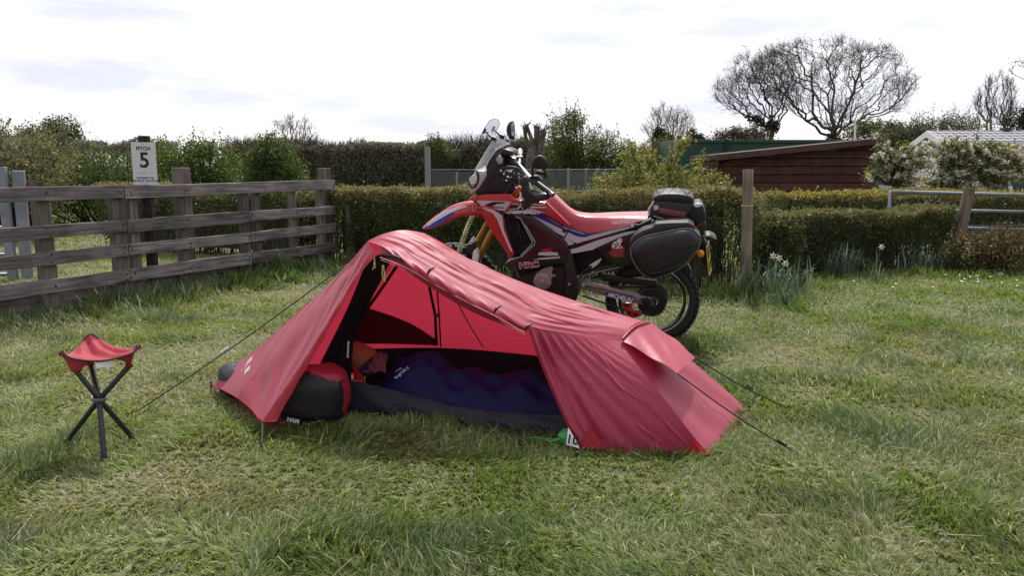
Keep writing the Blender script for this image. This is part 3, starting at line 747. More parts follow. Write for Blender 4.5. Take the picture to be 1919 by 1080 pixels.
# sign
sg = thing('pitch_sign', 'white PITCH 5 notice on a dark brown post behind the wooden fence', 'sign', fpt(fs(275), -.3, 0))
sc = P(270.5, 307, 7.02)
SR = frame(sc, (1, -.03, -.012), (.02, .0, 1))
def sbox(c, s, name, mt, bevel=.002):
    return MB().box(SR @ Vector(c), s, SR.to_3x3()).build(name, mt, sg, bevel=bevel, seg=2)
M_DKPOST = wood_mat('dark_brown_sign_post', (.028, .016, .016), (.06, .035, .035), (40, 40, 2))
pw = Vector((0, 0, -.032))
sbox((-.005, -.42, -.036), (.088, 1.35, .06), 'post', M_DKPOST, .004)
sbox((-.005, .256, -.036), (.094, .006, .066), 'post_top', M_WHITE, .001)
board = sbox((0, 0, 0), (.228, .392, .006), 'board', mat('white_sign_board', (.66, .66, .70), .4, var=.03, bump=0))
M_INK = mat('navy_sign_ink', (.010, .012, .03), .5, bump=0)
def sgn_text(b, size, x, y, **kw):
    text_mesh('lettering', b, size, Matrix.Translation(-Vector(sg.location)) @ SR @ Matrix.Translation((x, y, .0038)), M_INK, sg, **kw)
sgn_text('PITCH', .048, 0, .138, bold=.0012)
sgn_text('5', .195, .004, .028, bold=.004)
sgn_text('THIS MARKS THE', .024, 0, -.130, bold=.0004, sx=.9)
sgn_text('CENTRE OF YOUR PITCH', .024, 0, -.157, bold=.0004, sx=.86)
M_FADE = mat('faded_sign_ink', (.54, .52, .58), .5, bump=0)
for i in range(9): MB().box(SR @ Vector((-.072 + i * .018, -.083 + .002 * (i % 2), .0035)), (.012, .010, .001), SR.to_3x3()).build('faded_letter', M_FADE, sg)
for y in (.178, -.185): MB().lathe([(0, .002), (.004, .001), (.005, -.001)], SR @ Vector((.005, y, .0035)), SR.to_3x3() @ Vector((0, 0, 1)), 8).build('screw', M_HOLE, sg)
# galvanised posts and gate at the left edge
M_GALV = mat('galvanised_steel', (.27, .29, .35), .45, .55, .25, 9, .12)
gp = thing('gate_post', 'square galvanised steel gate post with a latch hole behind the fence', 'post', P(34, 470, 8.3)); gp.location.z = 0
MB().box((P(34, 350, 8.3).x, 8.3, .55), (.115, .115, 1.30), Euler((0, 0, .5)).to_matrix()).build('post_shaft', M_GALV, gp, bevel=.006)
gp.rotation_euler = (0, math.radians(1.0), 0)
sgt = thing('steel_gate', 'galvanised steel gate leaf hung beside the square gate post at the left edge', 'gate', (P(8, 400, 8.2).x, 8.2, 0))
gx = P(6, 350, 8.2).x
MB().box((gx, 8.2, .60), (.10, .05, 1.28)).build('end_stile', M_GALV, sgt, bevel=.005)
for z in (1.12, .86, .60, .30, .08): MB().tube([(gx, 8.2, z - .02), (gx - 1.9, 8.25, z - .02)], .02, 8).build('bar', M_GALV, sgt, smooth=True)
MB().tube([(gx + .03, 8.16, .95), (gx + .09, 8.16, .95), (gx + .12, 8.16, .945)], [.012, .012, .02], 8).build('latch_bolt', mat('dark_latch', (.05, .05, .06), .5, bump=0), sgt, smooth=True)

# ------------------------------------------------------------------ log posts by the hedge
def log_post(name, label, base, top, r, z_to=None, band=None, group=None):
    t = thing(name, label, 'post', base, group)
    n = 10; pts = [base.lerp(top, i / n) for i in range(n + 1)]; rr = [r * (1.04 - .08 * i / n) for i in range(n + 1)]
    d = (top - base).normalized()
    pts = [base - d * .15] + pts + [top + d * .004]; rr = [rr[0]] + rr + [rr[-1] * .93]
    MB().tube(pts, rr, 14).build('log', M_LOG, t, smooth='auto')
    if band is not None:
        c = base.lerp(top, band); rb = r * 1.03
        MB().tube([c + Vector((math.cos(a) * rb, math.sin(a) * rb, 0)) for a in [k * math.pi / 8 for k in range(17)]], .005, 4, cap=False).build('twine', mat('pale_twine', (.55, .38, .18), .8, bump=0), t)
    return t
log_post('log_post', 'tall round log post with a twine band standing by the rear of the motorbike', G(1397, 556), P(1402, 318, 7.15), .050, band=.72)
log_post('log_post', 'short round log post showing its top just behind the tall log post', Vector((P(1428, 400, 8.6).x, 8.6, 0)), P(1429, 363, 8.6), .044)
log_post('log_post', 'slanting round log post leaning right in front of the steel field gate', Vector((P(1788, 470, 9.0).x, 9.0, 0)), P(1817, 353, 9.05), .066)
log_post('log_post', 'stout post half sunk in the leaves of the hedge beside the fence end', Vector((P(657, 440, 9.34).x, 9.34, 0)), P(655, 374, 9.34), .062)
# field gate on the right
fg = thing('field_gate', 'long galvanised tubular field gate in front of the far hedge', 'gate', P(1670, 480, 10.0)); fg.location.z = 0
M_GATE = mat('grey_gate_tube', (.19, .20, .23), .55, .4, .2, 8, .05)
ga = lambda u, v, y=10.0: P(u, v, y)
x0 = ga(1669, 360).x
def gz(v0, v1, r, name='rail'):
    a, b = ga(1669, v0), ga(1919, v1); b = a + (b - a) * 2.2
    return MB().tube([a, b], r, 10).build(name, M_GATE, fg, smooth=True)
gz(360, 366, .028, 'top_rail'); gz(392, 397, .021); gz(424, 430, .019); gz(455, 459, .015); gz(484, 487, .019)
for u in (1669, 1985, 2150):
    MB().tube([ga(u, 357), Vector((ga(u, 357).x, 10.0, .0))], .022, 8).build('stile', M_GATE, fg, smooth=True)
wm = MB()
for i in range(26): x = x0 + .1 + i * .13; wm.tube([(x, 10.01, .05), (x, 10.01, .50)], .0035, 4)
for i in range(6): z = .06 + i * .08; wm.tube([(x0, 10.01, z), (x0 + 3.8, 10.01, z)], .0035, 4)
o = wm.build('wire_mesh', M_GATE, fg); o['kind'] = 'stuff'
# ------------------------------------------------------------------ adventure motorbike on its side stand
YAW, LEAN = math.radians(12), math.radians(7)
BX = Vector((math.cos(YAW), -math.sin(YAW), 0)); _by = Vector((math.sin(YAW), math.cos(YAW), 0))
BZ = Vector((0, 0, 1)) * math.cos(LEAN) - _by * math.sin(LEAN); BY = _by * math.cos(LEAN) + Vector((0, 0, 1)) * math.sin(LEAN)
WR = .325
axle_guess = P(1222, 562, 5.27)
B0 = axle_guess - BZ * WR; B0.z = 0
BM = Matrix(((BX.x, BY.x, BZ.x, B0.x), (BX.y, BY.y, BZ.y, B0.y), (BX.z, BY.z, BZ.z, B0.z), (0, 0, 0, 1)))
BI = BM.inverted()
bike = thing('motorbike', 'red, white and black adventure motorbike leaning on its stand behind the tent', 'motorbike')
bike.matrix_world = BM
def B(u, v, off=0.0):                 # sight line meets the bike's own plane at lateral offset off (local x back, y away, z up)
    o = BI @ Vector((0, 0, CAM_H)); d = BI.to_3x3() @ ray(u, v)
    return o + d * ((off - o.y) / d.y)
CR = {'c1': (760, 200, .42583, .42593), 'c2': (780, 210, .18519, .18519), 'c3': (780, 340, .20367, .20370), 'c4': (1000, 350, .26861, .26852), 'c5': (900, 360, .09259, .09259), 'px': (0, 0, 1, 1)}
def C(cr, pts, off):
    a, b, sx, sy = CR[cr]; return [B(a + x * sx, b + y * sy, off) for x, y in pts]
def bike_part(mb, name, m_, parent=None, **kw):
    return mb.build(name, m_, parent or bike, local=True, **kw)
def slab(name, cr, pts, y0, y1, m_, bevel=.006, mirror=False, parent=None, smooth='auto', inset=0.0, seg=2):
    """outline traced at lateral offset y0, carried to y1; inset narrows the far rim so the edge rounds over"""
    A = C(cr, pts, y0); c = sum(A, Vector()) / len(A)
    def far(p): q = Vector((p.x, y1, p.z)); return q + (Vector((c.x, y1, c.z)) - q) * inset
    obs = []
    for sgn in ((1, -1) if mirror else (1,)):
        mb = MB().prism([Vector((p.x, p.y * sgn, p.z)) for p in A], [Vector((q.x, q.y * sgn, q.z)) for q in (far(p) for p in A)])
        obs.append(bike_part(mb, name, m_, parent, bevel=bevel, seg=seg, smooth=smooth))
    return obs[0]
def decal(name, cr, pts, off, m_, parent=None, h=.0015):
    A = C(cr, pts, off); return bike_part(MB().prism([p + Vector((0, -h, 0)) for p in A], A), name, m_, parent)
def tub(name, cr, pts3, r, m_, seg=8, parent=None, n=None, smooth='auto'):
    a, b, sx, sy = CR[cr]; pts = [B(a + x * sx, b + y * sy, o) for x, y, o in pts3]
    if n: pts = spline(pts, n)
    return bike_part(MB().tube(pts, r, seg), name, m_, parent, smooth=smooth)
def btext(body, cr, xy, off, size, m_, ang=0.0, parent=None, **kw):
    a, b, sx, sy = CR[cr]; p = B(a + xy[0] * sx, b + xy[1] * sy, off)
    R = Matrix.Translation(p) @ Matrix.Rotation(-ang, 4, 'Y') @ Matrix.Rotation(math.pi / 2, 4, 'X')
    return text_mesh('lettering', body, size, R, m_, parent or bike, **kw)
M_RED = mat('red_bike_plastic', (.46, .018, .030), .28, var=.03, bump=0, coat=.25)
M_SEATR = mat('red_seat_vinyl', (.42, .020, .040), .32, var=.04, bump=.06, bscale=300, coat=.5)
M_SILV = mat('silver_white_graphic', (.50, .50, .56), .3, var=.03, bump=0)
M_BWHT = mat('white_graphic', (.74, .74, .78), .3, var=.02, bump=0)
M_BLUE = mat('blue_graphic', (.010, .013, .27), .35, var=.03, bump=0)
M_GLBK = mat('gloss_black_plastic', (.010, .009, .012), .22, var=.05, bump=0, coat=.3)
M_MTBK = mat('matt_black_plastic', (.014, .013, .015), .5, var=.1, bump=.08)
M_TYRE = mat('black_tyre_rubber', (.018, .017, .017), .75, var=.2, bump=.25, scale=30)
M_RIM = mat('black_rim', (.02, .02, .022), .35, .4, bump=0)
M_ALU = mat('brushed_swingarm_alloy', (.34, .27, .29), .4, .5, .1, 14, .05)
M_ENG = mat('grey_engine_alloy', (.30, .25, .26), .45, .5, .12, 20, .1)
M_DKENG = mat('dark_engine_case', (.020, .018, .020), .5, .3, .2, 20, .15)
M_GOLD = mat('gold_fork_tube', (.34, .17, .045), .3, .75, .06, 8, 0)
M_CHR = mat('polished_metal', (.62, .62, .66), .22, .9, .05, 8, 0)
M_STEEL = mat('dull_steel', (.22, .20, .20), .4, .8, .1, 30, 0)
M_PIPE = mat('grey_bag_piping', (.20, .20, .21), .6, bump=0)

def wheel(name, c, axis, R, rim, w, label=None, tread=True, spokes=36, rear=True):
    wh = tag(empty(name, c, bike), label)
    ax = Vector(axis).normalized(); z = Vector((0, 0, 0))
    s = ax.orthogonal().normalized(); t = ax.cross(s)
    prof = []
    for i in range(15):
        a = math.pi * (-.62 + 1.24 * i / 14); prof.append(((R + rim) / 2 + (R - rim) / 2 * math.cos(a), w / 2 * math.sin(a) / math.sin(.62 * math.pi) * (1 if abs(a) > 1.57 else 1)))
    ty = MB().lathe(prof, z, ax, 56, True)
    if tread:
        nb = 46
        for k in range(nb):
            a = 2 * math.pi * k / nb
            for row, (lat, rr) in enumerate(((-.040, R - .006), (0.0, R + .001), (.040, R - .006))):
                aa = a + (math.pi / nb if row == 1 else 0); d = s * math.cos(aa) + t * math.sin(aa); e = -s * math.sin(aa) + t * math.cos(aa)
                ty.box(d * rr + ax * lat * w / .11, (.014, .030, .030), Matrix((d, e, ax)).transposed())
    bike_part(ty, 'tyre', M_TYRE, wh, smooth='auto')
    bike_part(MB().lathe([(rim + .006, -w * .30), (rim + .006, w * .30), (rim - .006, w * .26), (rim - .016, 0), (rim - .006, -w * .26)], z, ax, 48, True), 'rim', M_RIM, wh, smooth='auto')
    bike_part(MB().lathe([(0, -.075), (.030, -.075), (.034, -.05), (.022, -.03), (.022, .03), (.034, .05), (.030, .075), (0, .075)], z, ax, 20), 'hub', M_DKENG, wh, smooth='auto')
    sm = None
    for k in range(spokes):
        a = 2 * math.pi * k / spokes; sgn = 1 if k % 2 else -1; tw = .42 if (k // 2) % 2 else -.42
        p0 = (s * math.cos(a + tw) + t * math.sin(a + tw)) * .033 + ax * .045 * sgn
        p1 = (s * math.cos(a) + t * math.sin(a)) * (rim - .010) + ax * .008 * sgn
        bike_part(MB().tube([p0, p1], .0022, 4), 'spoke', M_STEEL, wh)
    dr = .112 if rear else .128
    bike_part(MB().lathe([(dr * .55, .062), (dr, .062), (dr, .066), (dr * .55, .066)], z, ax, 36, True), 'brake_disc', M_STEEL, wh)
    if rear:
        sp = MB().lathe([(.045, -.062), (.100, -.062), (.100, -.067), (.045, -.067)], z, ax, 40, True)
        for k in range(42):
            a = 2 * math.pi * k / 42; d = s * math.cos(a) + t * math.sin(a)
            sp.box(d * .103 - ax * .0645, (.010, .006, .005), Matrix((d, -s * math.sin(a) + t * math.cos(a), ax)).transposed())
        bike_part(sp, 'sprocket', M_DKENG, wh)
        bike_part(MB().lathe([(0, -.105), (.016, -.105), (.020, -.095), (.020, -.06), (0, -.06)], z, ax, 6), 'axle_nut', M_STEEL, wh)
    return wh
rc = B(1222, 562, 0); 
wheel('rear_wheel', rc, (0, 1, 0), WR, .232, .118, 'rear spoked wheel with a chunky black tyre')
fc = B(850, 538, 0)
STEER = math.radians(24)
def turn(p, k=1.0):                   # rotate about the steering axis, bars to the left
    h = B(952, 330, 0); axd = (B(925, 420, 0) - B(965, 300, 0)).normalized(); axd = -axd
    return h + Matrix.Rotation(STEER * k, 3, axd) @ (p - h)
fx = Matrix.Rotation(STEER, 3, (B(965, 300, 0) - B(925, 420, 0)).normalized()) @ Vector((0, 1, 0))
fc = Vector((fc.x, -.03, .349))
wheel('front_wheel', fc, fx, .349, .272, .088, 'front spoked wheel, mostly hidden behind the tent', rear=False)
# fork: two gold tubes, lower black legs
for pts, y in (([(961, 342), (903, 440), (872, 492)], .02), ([(972, 348), (922, 440), (893, 490)], -.10)):
    a, b, c = [B(u, v, y) for u, v in pts]; e = b + (c - b).normalized() * .55
    lg = bike_part(MB().tube([a, c], .026, 14), 'fork_tube', M_GOLD, smooth='auto')
    bike_part(MB().tube([c - (c - b).normalized() * .02, Vector((fc.x + .02, y * .9, .35))], [.033, .027], 12), 'fork_leg', M_MTBK, smooth='auto')
slab('fork_guard', 'c1', [(296, 572), (302, 596), (284, 622), (262, 622)], -.06, -.02, M_BWHT, .004)
slab('fork_guard', 'c1', [(312, 622), (322, 655), (316, 690), (292, 672), (296, 640)], -.16, -.11, M_BWHT, .004)
slab('brake_caliper_guard', 'c1', [(268, 608), (292, 602), (296, 660), (262, 640)], -.10, .02, M_MTBK, .008)
# engine and frame mass in the middle
slab('engine_case', 'c1', [(470, 700), (540, 730), (640, 690), (700, 690), (745, 740), (770, 800), (740, 880), (640, 900), (540, 880), (460, 800)], -.13, .13, M_DKENG, .02)
slab('frame_core', 'c1', [(440, 470), (620, 480), (760, 610), (990, 560), (1075, 520), (1180, 560), (1100, 650), (980, 690), (860, 705), (760, 760), (600, 740), (450, 690)], -.075, .075, M_MTBK, .01)
slab('radiator', 'c1', [(432, 470), (500, 480), (560, 600), (480, 665), (450, 560)], -.16, -.10, mat('black_radiator', (.012, .010, .012), .6, bump=.6, scale=8, bscale=160), .004)
for i in range(7):
    x = 448 + i * 12
    tub('radiator_louvre', 'c1', [(x, 488 + i * 2, -.166), (x + 22 + i * 3, 560 + i * 3, -.166), (x + 26, 640 - i * 8, -.166)], .004, M_GLBK, 4)
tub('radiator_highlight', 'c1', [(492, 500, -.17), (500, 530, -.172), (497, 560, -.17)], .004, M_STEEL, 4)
stc = B(760 + 604 * .42583, 200 + 766 * .42593, -.165)
bike_part(MB().lathe([(0, -.030), (.050, -.030), (.062, -.024), (.066, -.012), (.068, .05)], stc, (0, 1, 0), 28), 'stator_cover', M_ENG, smooth='auto')
bike_part(MB().lathe([(0, -.036), (.012, -.035), (.016, -.029)], stc, (0, 1, 0), 10), 'cover_plug', M_CHR, smooth='auto')
slab('engine_bracket', 'c1', [(566, 742), (600, 715), (640, 700), (652, 712), (640, 735), (655, 745), (630, 775), (636, 792), (622, 800), (612, 745)], -.18, -.14, M_ENG, .006)
for x, y in ((636, 776), (655, 742), (760, 746)): bike_part(MB().lathe([(0, -.012), (.009, -.012), (.009, .01)], C('c1', [(x, y)], -.19)[0], (0, 1, 0), 8), 'bolt', M_CHR)
# heavy black frame arm and footrest plate
slab('frame_arm', 'c4', [(105, 330), (112, 308), (130, 312), (205, 385), (245, 430), (272, 490), (298, 600), (306, 690), (300, 790), (215, 790), (222, 690), (226, 610), (200, 505), (160, 450), (118, 395)], -.20, -.12, M_MTBK, .014)
bike_part(MB().lathe([(0, -.008), (.026, -.008), (.030, .004)], C('c4', [(250, 678)], -.205)[0], (0, 1, 0), 18), 'pivot_washer', M_MTBK, smooth='auto')
bike_part(MB().lathe([(0, -.014), (.009, -.013), (.010, .0)], C('c4', [(250, 678)], -.21)[0], (0, 1, 0), 10), 'pivot_bolt', M_CHR, smooth='auto')
tub('footrest', 'c4', [(290, 720, -.14), (330, 690, -.26), (345, 688, -.30)], .012, M_STEEL)
slab('shift_lever', 'c4', [(385, 552), (430, 525), (470, 502), (474, 510), (448, 545), (415, 568), (402, 572), (410, 555)], -.20, -.185, M_SILV, .003)
tub('shift_rod', 'c4', [(316, 622, -.18), (352, 590, -.18), (400, 560, -.19)], .007, M_MTBK)
tub('subframe_rod', 'c4', [(316, 625, -.15), (520, 580, -.15), (740, 530, -.14)], .007, M_STEEL)
tub('subframe_rail', 'c4', [(480, 460, -.12), (520, 540, -.12), (700, 545, -.12)], .012, M_MTBK)
tub('side_stand', 'px', [(1066, 560, -.16), (1052, 610, -.24), (1040, 640, -.33)], .013, M_MTBK)
# swingarm, chain, guards
sw = slab('swingarm', 'c4', [(296, 672), (345, 668), (480, 690), (640, 728), (745, 762), (812, 775), (832, 790), (826, 826), (790, 832), (690, 812), (560, 782), (420, 742), (310, 706)], -.112, -.076, M_ALU, .008)
slab('swingarm', 'c4', [(296, 672), (480, 690), (745, 762), (832, 790), (826, 826), (690, 812), (420, 742), (310, 706)], .080, .112, M_ALU, .008)
decal('edge_line', 'c4', [(345, 690), (480, 712), (700, 768), (700, 772), (480, 717), (345, 695)], -.1135, M_MTBK, sw)
decal('sticker', 'c4', [(502, 733), (520, 737), (688, 772), (694, 778), (690, 806), (684, 808), (512, 770)], -.1165, mat('blue_sticker', (.015, .05, .25), .35, bump=0), sw)
btext('MICHELIN', 'c4', (602, 774), -.1185, .040, M_BWHT, math.radians(-12.2), sw, shear=.25, bold=.0012, sx=.98)
slab('chain_adjuster', 'c4', [(748, 782), (790, 776), (828, 794), (824, 822), (790, 832), (750, 812)], -.124, -.07, M_MTBK, .005)
tub('chain', 'c4', [(330, 690, -.066), (560, 700, -.066), (850, 700, -.066)], .008, M_DKENG, 6)
tub('chain', 'c4', [(340, 760, -.066), (600, 850, -.066), (830, 902, -.066)], .008, M_DKENG, 6)
slab('chain_guard', 'c4', [(470, 612), (560, 620), (700, 640), (850, 655), (870, 700), (700, 690), (480, 660)], -.10, -.06, M_MTBK, .006)
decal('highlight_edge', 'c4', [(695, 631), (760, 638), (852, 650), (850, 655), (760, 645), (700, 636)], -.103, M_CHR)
slab('chain_guide', 'c4', [(610, 812), (680, 812), (692, 866), (735, 872), (758, 882), (752, 906), (690, 918), (655, 902), (630, 862)], -.085, -.060, M_RED, .004)
for q in ([(648, 862), (682, 874), (672, 900), (655, 892)], [(694, 880), (718, 884), (730, 902), (700, 906)], [(628, 822), (664, 822), (668, 838), (634, 838)]): decal('guide_slot', 'c4', q, -.0862, M_MTBK)
slab('inner_mudguard', 'c1', [(1000, 690), (1110, 700), (1200, 700), (1240, 690), (1262, 730), (1180, 715), (1080, 740), (900, 770)], -.05, .05, M_MTBK, .01)
# front fender (high beak)
fen = [(52, 428), (62, 412), (120, 362), (210, 295), (300, 238), (380, 208), (470, 188), (560, 182), (640, 200), (640, 300), (600, 338), (540, 332), (440, 318), (380, 334), (320, 362), (240, 398), (150, 434), (82, 441)]
def fender():
    a, b, sx, sy = CR['c3']
    top = [(50, 428), (120, 362), (210, 295), (300, 238), (380, 208), (470, 188), (560, 182), (640, 190)]
    bot = [(82, 441), (150, 434), (240, 398), (320, 362), (380, 334), (440, 318), (540, 330), (640, 330)]
    def lat(s): return -.16 * (1 - s) ** 1.3
    rows = []; n = 30
    T = spline([Vector((x, y, 0)) for x, y in top], n); Bo = spline([Vector((x, y, 0)) for x, y in bot], n)
    for i in range(n + 1):
        s = i / n; w = .030 + .062 * math.sin(min(1, s * 1.25 + .12) * 1.57); cy = lat(s)
        pt = B(a + T[i].x * sx, b + T[i].y * sy, cy - w * .35); pb = B(a + Bo[i].x * sx, b + Bo[i].y * sy, cy - w)
        row = []
        for k in range(13):
            f = -1 + 2 * k / 12; h = 1 - abs(f) ** 2.6
            row.append(Vector((pb.x + (pt.x - pb.x) * h, cy + w * math.copysign(abs(f) ** .8, f), pb.z + (pt.z - pb.z) * h)))
        rows.append(row)
    o = bike_part(MB().grid(rows), 'front_fender', M_RED, smooth=True)
    o.modifiers.new('thick', 'SOLIDIFY').thickness = .004
    return o, rows
fobj, frows = fender()
def fdecal(name, strip, m_):          # strip of (row index, k0, k1) on the near flank of the fender
    A, Bq = [], []
    for i, k0, k1 in strip:
        def at(k):
            i0 = min(int(i), 29); r0, r1 = frows[i0], frows[i0 + 1]; f = i - i0; kk = int(min(k, 11)); g = k - kk
            p = (r0[kk] * (1 - g) + r0[kk + 1] * g) * (1 - f) + (r1[kk] * (1 - g) + r1[kk + 1] * g) * f
            return p + Vector((0, -.0035, .0035))
        A.append(at(k0)); Bq.append(at(k1))
    bike_part(MB().grid([A, Bq]), name, m_, fobj, smooth=True)
fdecal('blue_stripe', [(.3, .2, 1.0), (3, .25, 1.3), (6, .3, 1.5), (10, .4, 1.5), (14, .7, 1.5), (16, 1.0, 1.5)], M_BLUE)
fdecal('silver_stripe', [(2.5, 1.35, 2.2), (6, 1.55, 2.8), (10, 1.55, 3.0), (14, 1.55, 2.8), (18, 1.6, 2.6), (22, 2.0, 2.3)], M_SILV)
fdecal('white_edge', [(1, 2.3, 2.6), (6, 2.9, 3.2), (12, 3.1, 3.4), (20, 2.7, 2.95), (22, 2.4, 2.5)], M_BWHT)
# shroud and cowl panels
for mir in (1,):
    sh = slab('upper_cowl', 'c3', [(476, 166), (500, 142), (600, 126), (840, 117), (870, 130), (905, 160), (985, 178), (1195, 190), (1420, 408), (1330, 390), (1160, 300), (800, 292), (640, 300), (600, 240), (520, 185)], -.205, -.165, M_RED, .012, mirror=True)
    lo = slab('radiator_shroud', 'c3', [(590, 225), (640, 225), (740, 260), (795, 300), (812, 420), (870, 600), (895, 660), (902, 682), (845, 722), (828, 660), (760, 560), (700, 480), (635, 372), (612, 320)], -.225, -.185, M_RED, .012, mirror=True)
O = -.2065
decal('silver_graphic', 'c3', [(556, 178), (700, 182), (905, 190), (880, 215), (845, 245), (812, 288), (795, 300), (700, 262), (625, 240), (598, 225)], O, M_SILV)
decal('silver_graphic', 'c3', [(602, 236), (700, 262), (786, 300), (796, 360), (805, 440), (868, 600), (888, 645), (866, 640), (800, 480), (750, 345), (716, 300), (640, 262)], -.2265, M_SILV)
decal('white_edge', 'c3', [(556, 176), (700, 181), (850, 186), (850, 189), (700, 185), (560, 180)], O - .0016, M_BWHT)
decal('white_edge', 'c3', [(716, 300), (752, 345), (802, 482), (884, 645), (879, 645), (797, 482), (747, 347), (714, 304)], -.2282, M_BWHT)
decal('black_slash', 'c3', [(603, 236), (640, 212), (715, 186), (826, 192), (800, 203), (748, 206), (690, 232), (800, 238), (815, 246), (640, 241)], O - .0016, M_GLBK)
decal('black_slash', 'c3', [(720, 264), (800, 270), (815, 282), (795, 300), (786, 312), (760, 288)], -.2285, M_GLBK)
decal('black_field', 'c3', [(866, 210), (915, 205), (1010, 205), (1012, 218), (1195, 226), (1190, 240), (1060, 242), (1020, 270), (960, 272), (850, 268), (845, 250)], O, M_GLBK)
decal('silver_band', 'c3', [(842, 268), (960, 272), (1030, 262), (1055, 244), (1130, 272), (1190, 296), (1160, 300), (850, 298), (815, 292)], O - .001, M_SILV)
decal('white_slash', 'c3', [(1060, 232), (1195, 232), (1202, 238), (1185, 244), (1062, 244)], O - .0022, M_BWHT)
decal('white_slash', 'c3', [(1090, 212), (1180, 212), (1190, 218), (1092, 218)], O - .0022, M_BWHT)
slab('red_strap', 'c3', [(880, 178), (896, 176), (832, 284), (808, 290), (806, 282)], -.222, -.207, M_RED, .003)
btext('CRF', 'c3', (935, 236), O - .003, .062, M_SILV, 0, shear=.45, bold=.001, sx=1.75)
btext('250 RALLY', 'c3', (1010, 287), O - .004, .028, M_BWHT, math.radians(-1), shear=.35, bold=.0012, sx=1.5)
decal('text_shadow', 'c3', [(850, 290), (1165, 291), (1200, 298), (1160, 302), (900, 302)], O - .002, M_BLUE)
# long side cowl under the seat
slab('side_cowl', 'c4', [(-60, 185), (0, 160), (70, 190), (130, 240), (205, 285), (380, 342), (430, 330), (690, 262), (740, 262), (820, 225), (825, 250), (740, 300), (680, 330), (440, 425), (265, 470), (250, 440), (200, 395), (100, 320), (0, 250)], -.185, -.10, M_GLBK, .008, mirror=True)
O2 = -.1868
decal('blue_band', 'c4', [(-58, 176), (0, 162), (60, 188), (130, 240), (205, 285), (330, 330), (410, 338), (350, 352), (300, 345), (120, 262), (0, 205)], O2, M_BLUE)
decal('silver_band', 'c4', [(-90, 190), (0, 205), (100, 250), (300, 346), (352, 354), (430, 336), (672, 276), (672, 288), (306, 394), (282, 388), (160, 320), (0, 236), (-70, 205)], O2 - .0005, M_SILV)
decal('silver_band', 'c4', [(207, 368), (222, 355), (282, 394), (272, 404), (238, 410)], O2, M_SILV)
decal('silver_band', 'c4', [(252, 438), (300, 428), (450, 372), (640, 318), (715, 304), (690, 325), (600, 352), (440, 425), (412, 440), (264, 468)], O2, M_SILV)
decal('white_edge', 'c4', [(-30, 232), (100, 305), (210, 362), (207, 368), (95, 311), (-35, 238)], O2 - .0006, M_BWHT)
decal('badge', 'c4', [(678, 268), (700, 264), (698, 280), (680, 285)], O2 - .001, M_BWHT)
bike_part(MB().lathe([(0, -.003), (.016, -.003), (.017, .002)], C('c4', [(216, 306)], O2 - .001)[0], (0, 1, 0), 14), 'key_lock', M_MTBK)
tub('cable', 'c4', [(262, 285, -.19), (225, 335, -.195), (205, 375, -.19)], .004, M_MTBK, 5)
# black side fairing with thin silver outline
slab('side_fairing', 'c3', [(985, 300), (1060, 320), (1240, 440), (1380, 560), (1420, 640), (1390, 760), (1300, 770), (1100, 800), (950, 860), (900, 860), (880, 830), (800, 780), (850, 720), (960, 690), (1075, 590), (1090, 560), (1010, 410), (900, 320)], -.205, -.14, M_GLBK, .012, mirror=True)
O3 = -.2072
def line(cr, pts, off, w, m_=M_SILV, name='pinstripe'):
    a, b, sx, sy = CR[cr]; q = [B(a + x * sx, b + y * sy, off) for x, y in pts]
    return bike_part(MB().tube(q, w, 4), name, m_)
line('c3', [(1003, 400), (1093, 560), (1086, 580), (972, 692), (950, 698)], O3, .0028)
line('c3', [(912, 322), (960, 345), (985, 390), (1070, 560), (1050, 592), (960, 685)], O3, .0028)
line('c3', [(905, 740), (898, 790), (945, 880)], O3, .0022, M_STEEL)
line('c3', [(850, 735), (900, 715), (960, 695)], O3, .0024)
decal('silver_swoosh', 'c3', [(1068, 722), (1150, 705), (1310, 692), (1320, 690), (1320, 706), (1200, 716)], O3, M_SILV)
decal('silver_swoosh', 'c3', [(1122, 660), (1150, 652), (1240, 650), (1300, 656), (1310, 680), (1200, 684), (1165, 680), (1125, 680)], O3, M_SILV)
decal('red_emblem', 'c3', [(1138, 650), (1160, 628), (1200, 616), (1210, 622), (1262, 606), (1240, 622), (1222, 634), (1250, 638), (1236, 652), (1205, 644), (1180, 652), (1165, 640)], O3 - .001, M_RED)
btext('HRC', 'c3', (1037, 772), O3 - .0008, .056, M_BWHT, math.radians(6), bold=.0036, sx=1.25)
btext('HRC', 'c3', (1037, 772), O3 - .0022, .056, mat('red_sticker', (.5, .02, .05), .35, bump=0), math.radians(6), bold=.0014, sx=1.25)
decal('sticker_underline', 'c3', [(966, 783), (1112, 760), (1112, 766), (966, 790)], O3 - .0038, M_BLUE)
# rear side cover with rider emblem
slab('rear_side_cover', 'c4', [(440, 425), (500, 385), (690, 320), (760, 290), (800, 300), (770, 560), (600, 560), (520, 540), (455, 455)], -.175, -.11, M_GLBK, .01, mirror=True)
O4 = -.177
decal('red_emblem', 'c4', [(522, 458), (545, 445), (540, 425), (560, 430), (600, 436), (632, 425), (636, 445), (628, 462), (632, 486), (590, 490), (562, 496), (548, 480), (528, 468)], O4, mat('dull_red_print', (.30, .03, .045), .5, bump=0))
decal('white_emblem', 'c4', [(548, 405), (560, 385), (580, 376), (590, 358), (612, 355), (618, 380), (606, 400), (622, 425), (600, 434), (556, 428), (545, 420)], O4 - .0006, M_BWHT)
for q in ([(556, 408), (584, 384), (588, 388), (558, 414)], [(560, 424), (596, 392), (600, 397), (570, 427)], [(590, 428), (612, 404), (616, 409), (598, 430)]): decal('emblem_line', 'c4', q, O4 - .0024, M_GLBK)
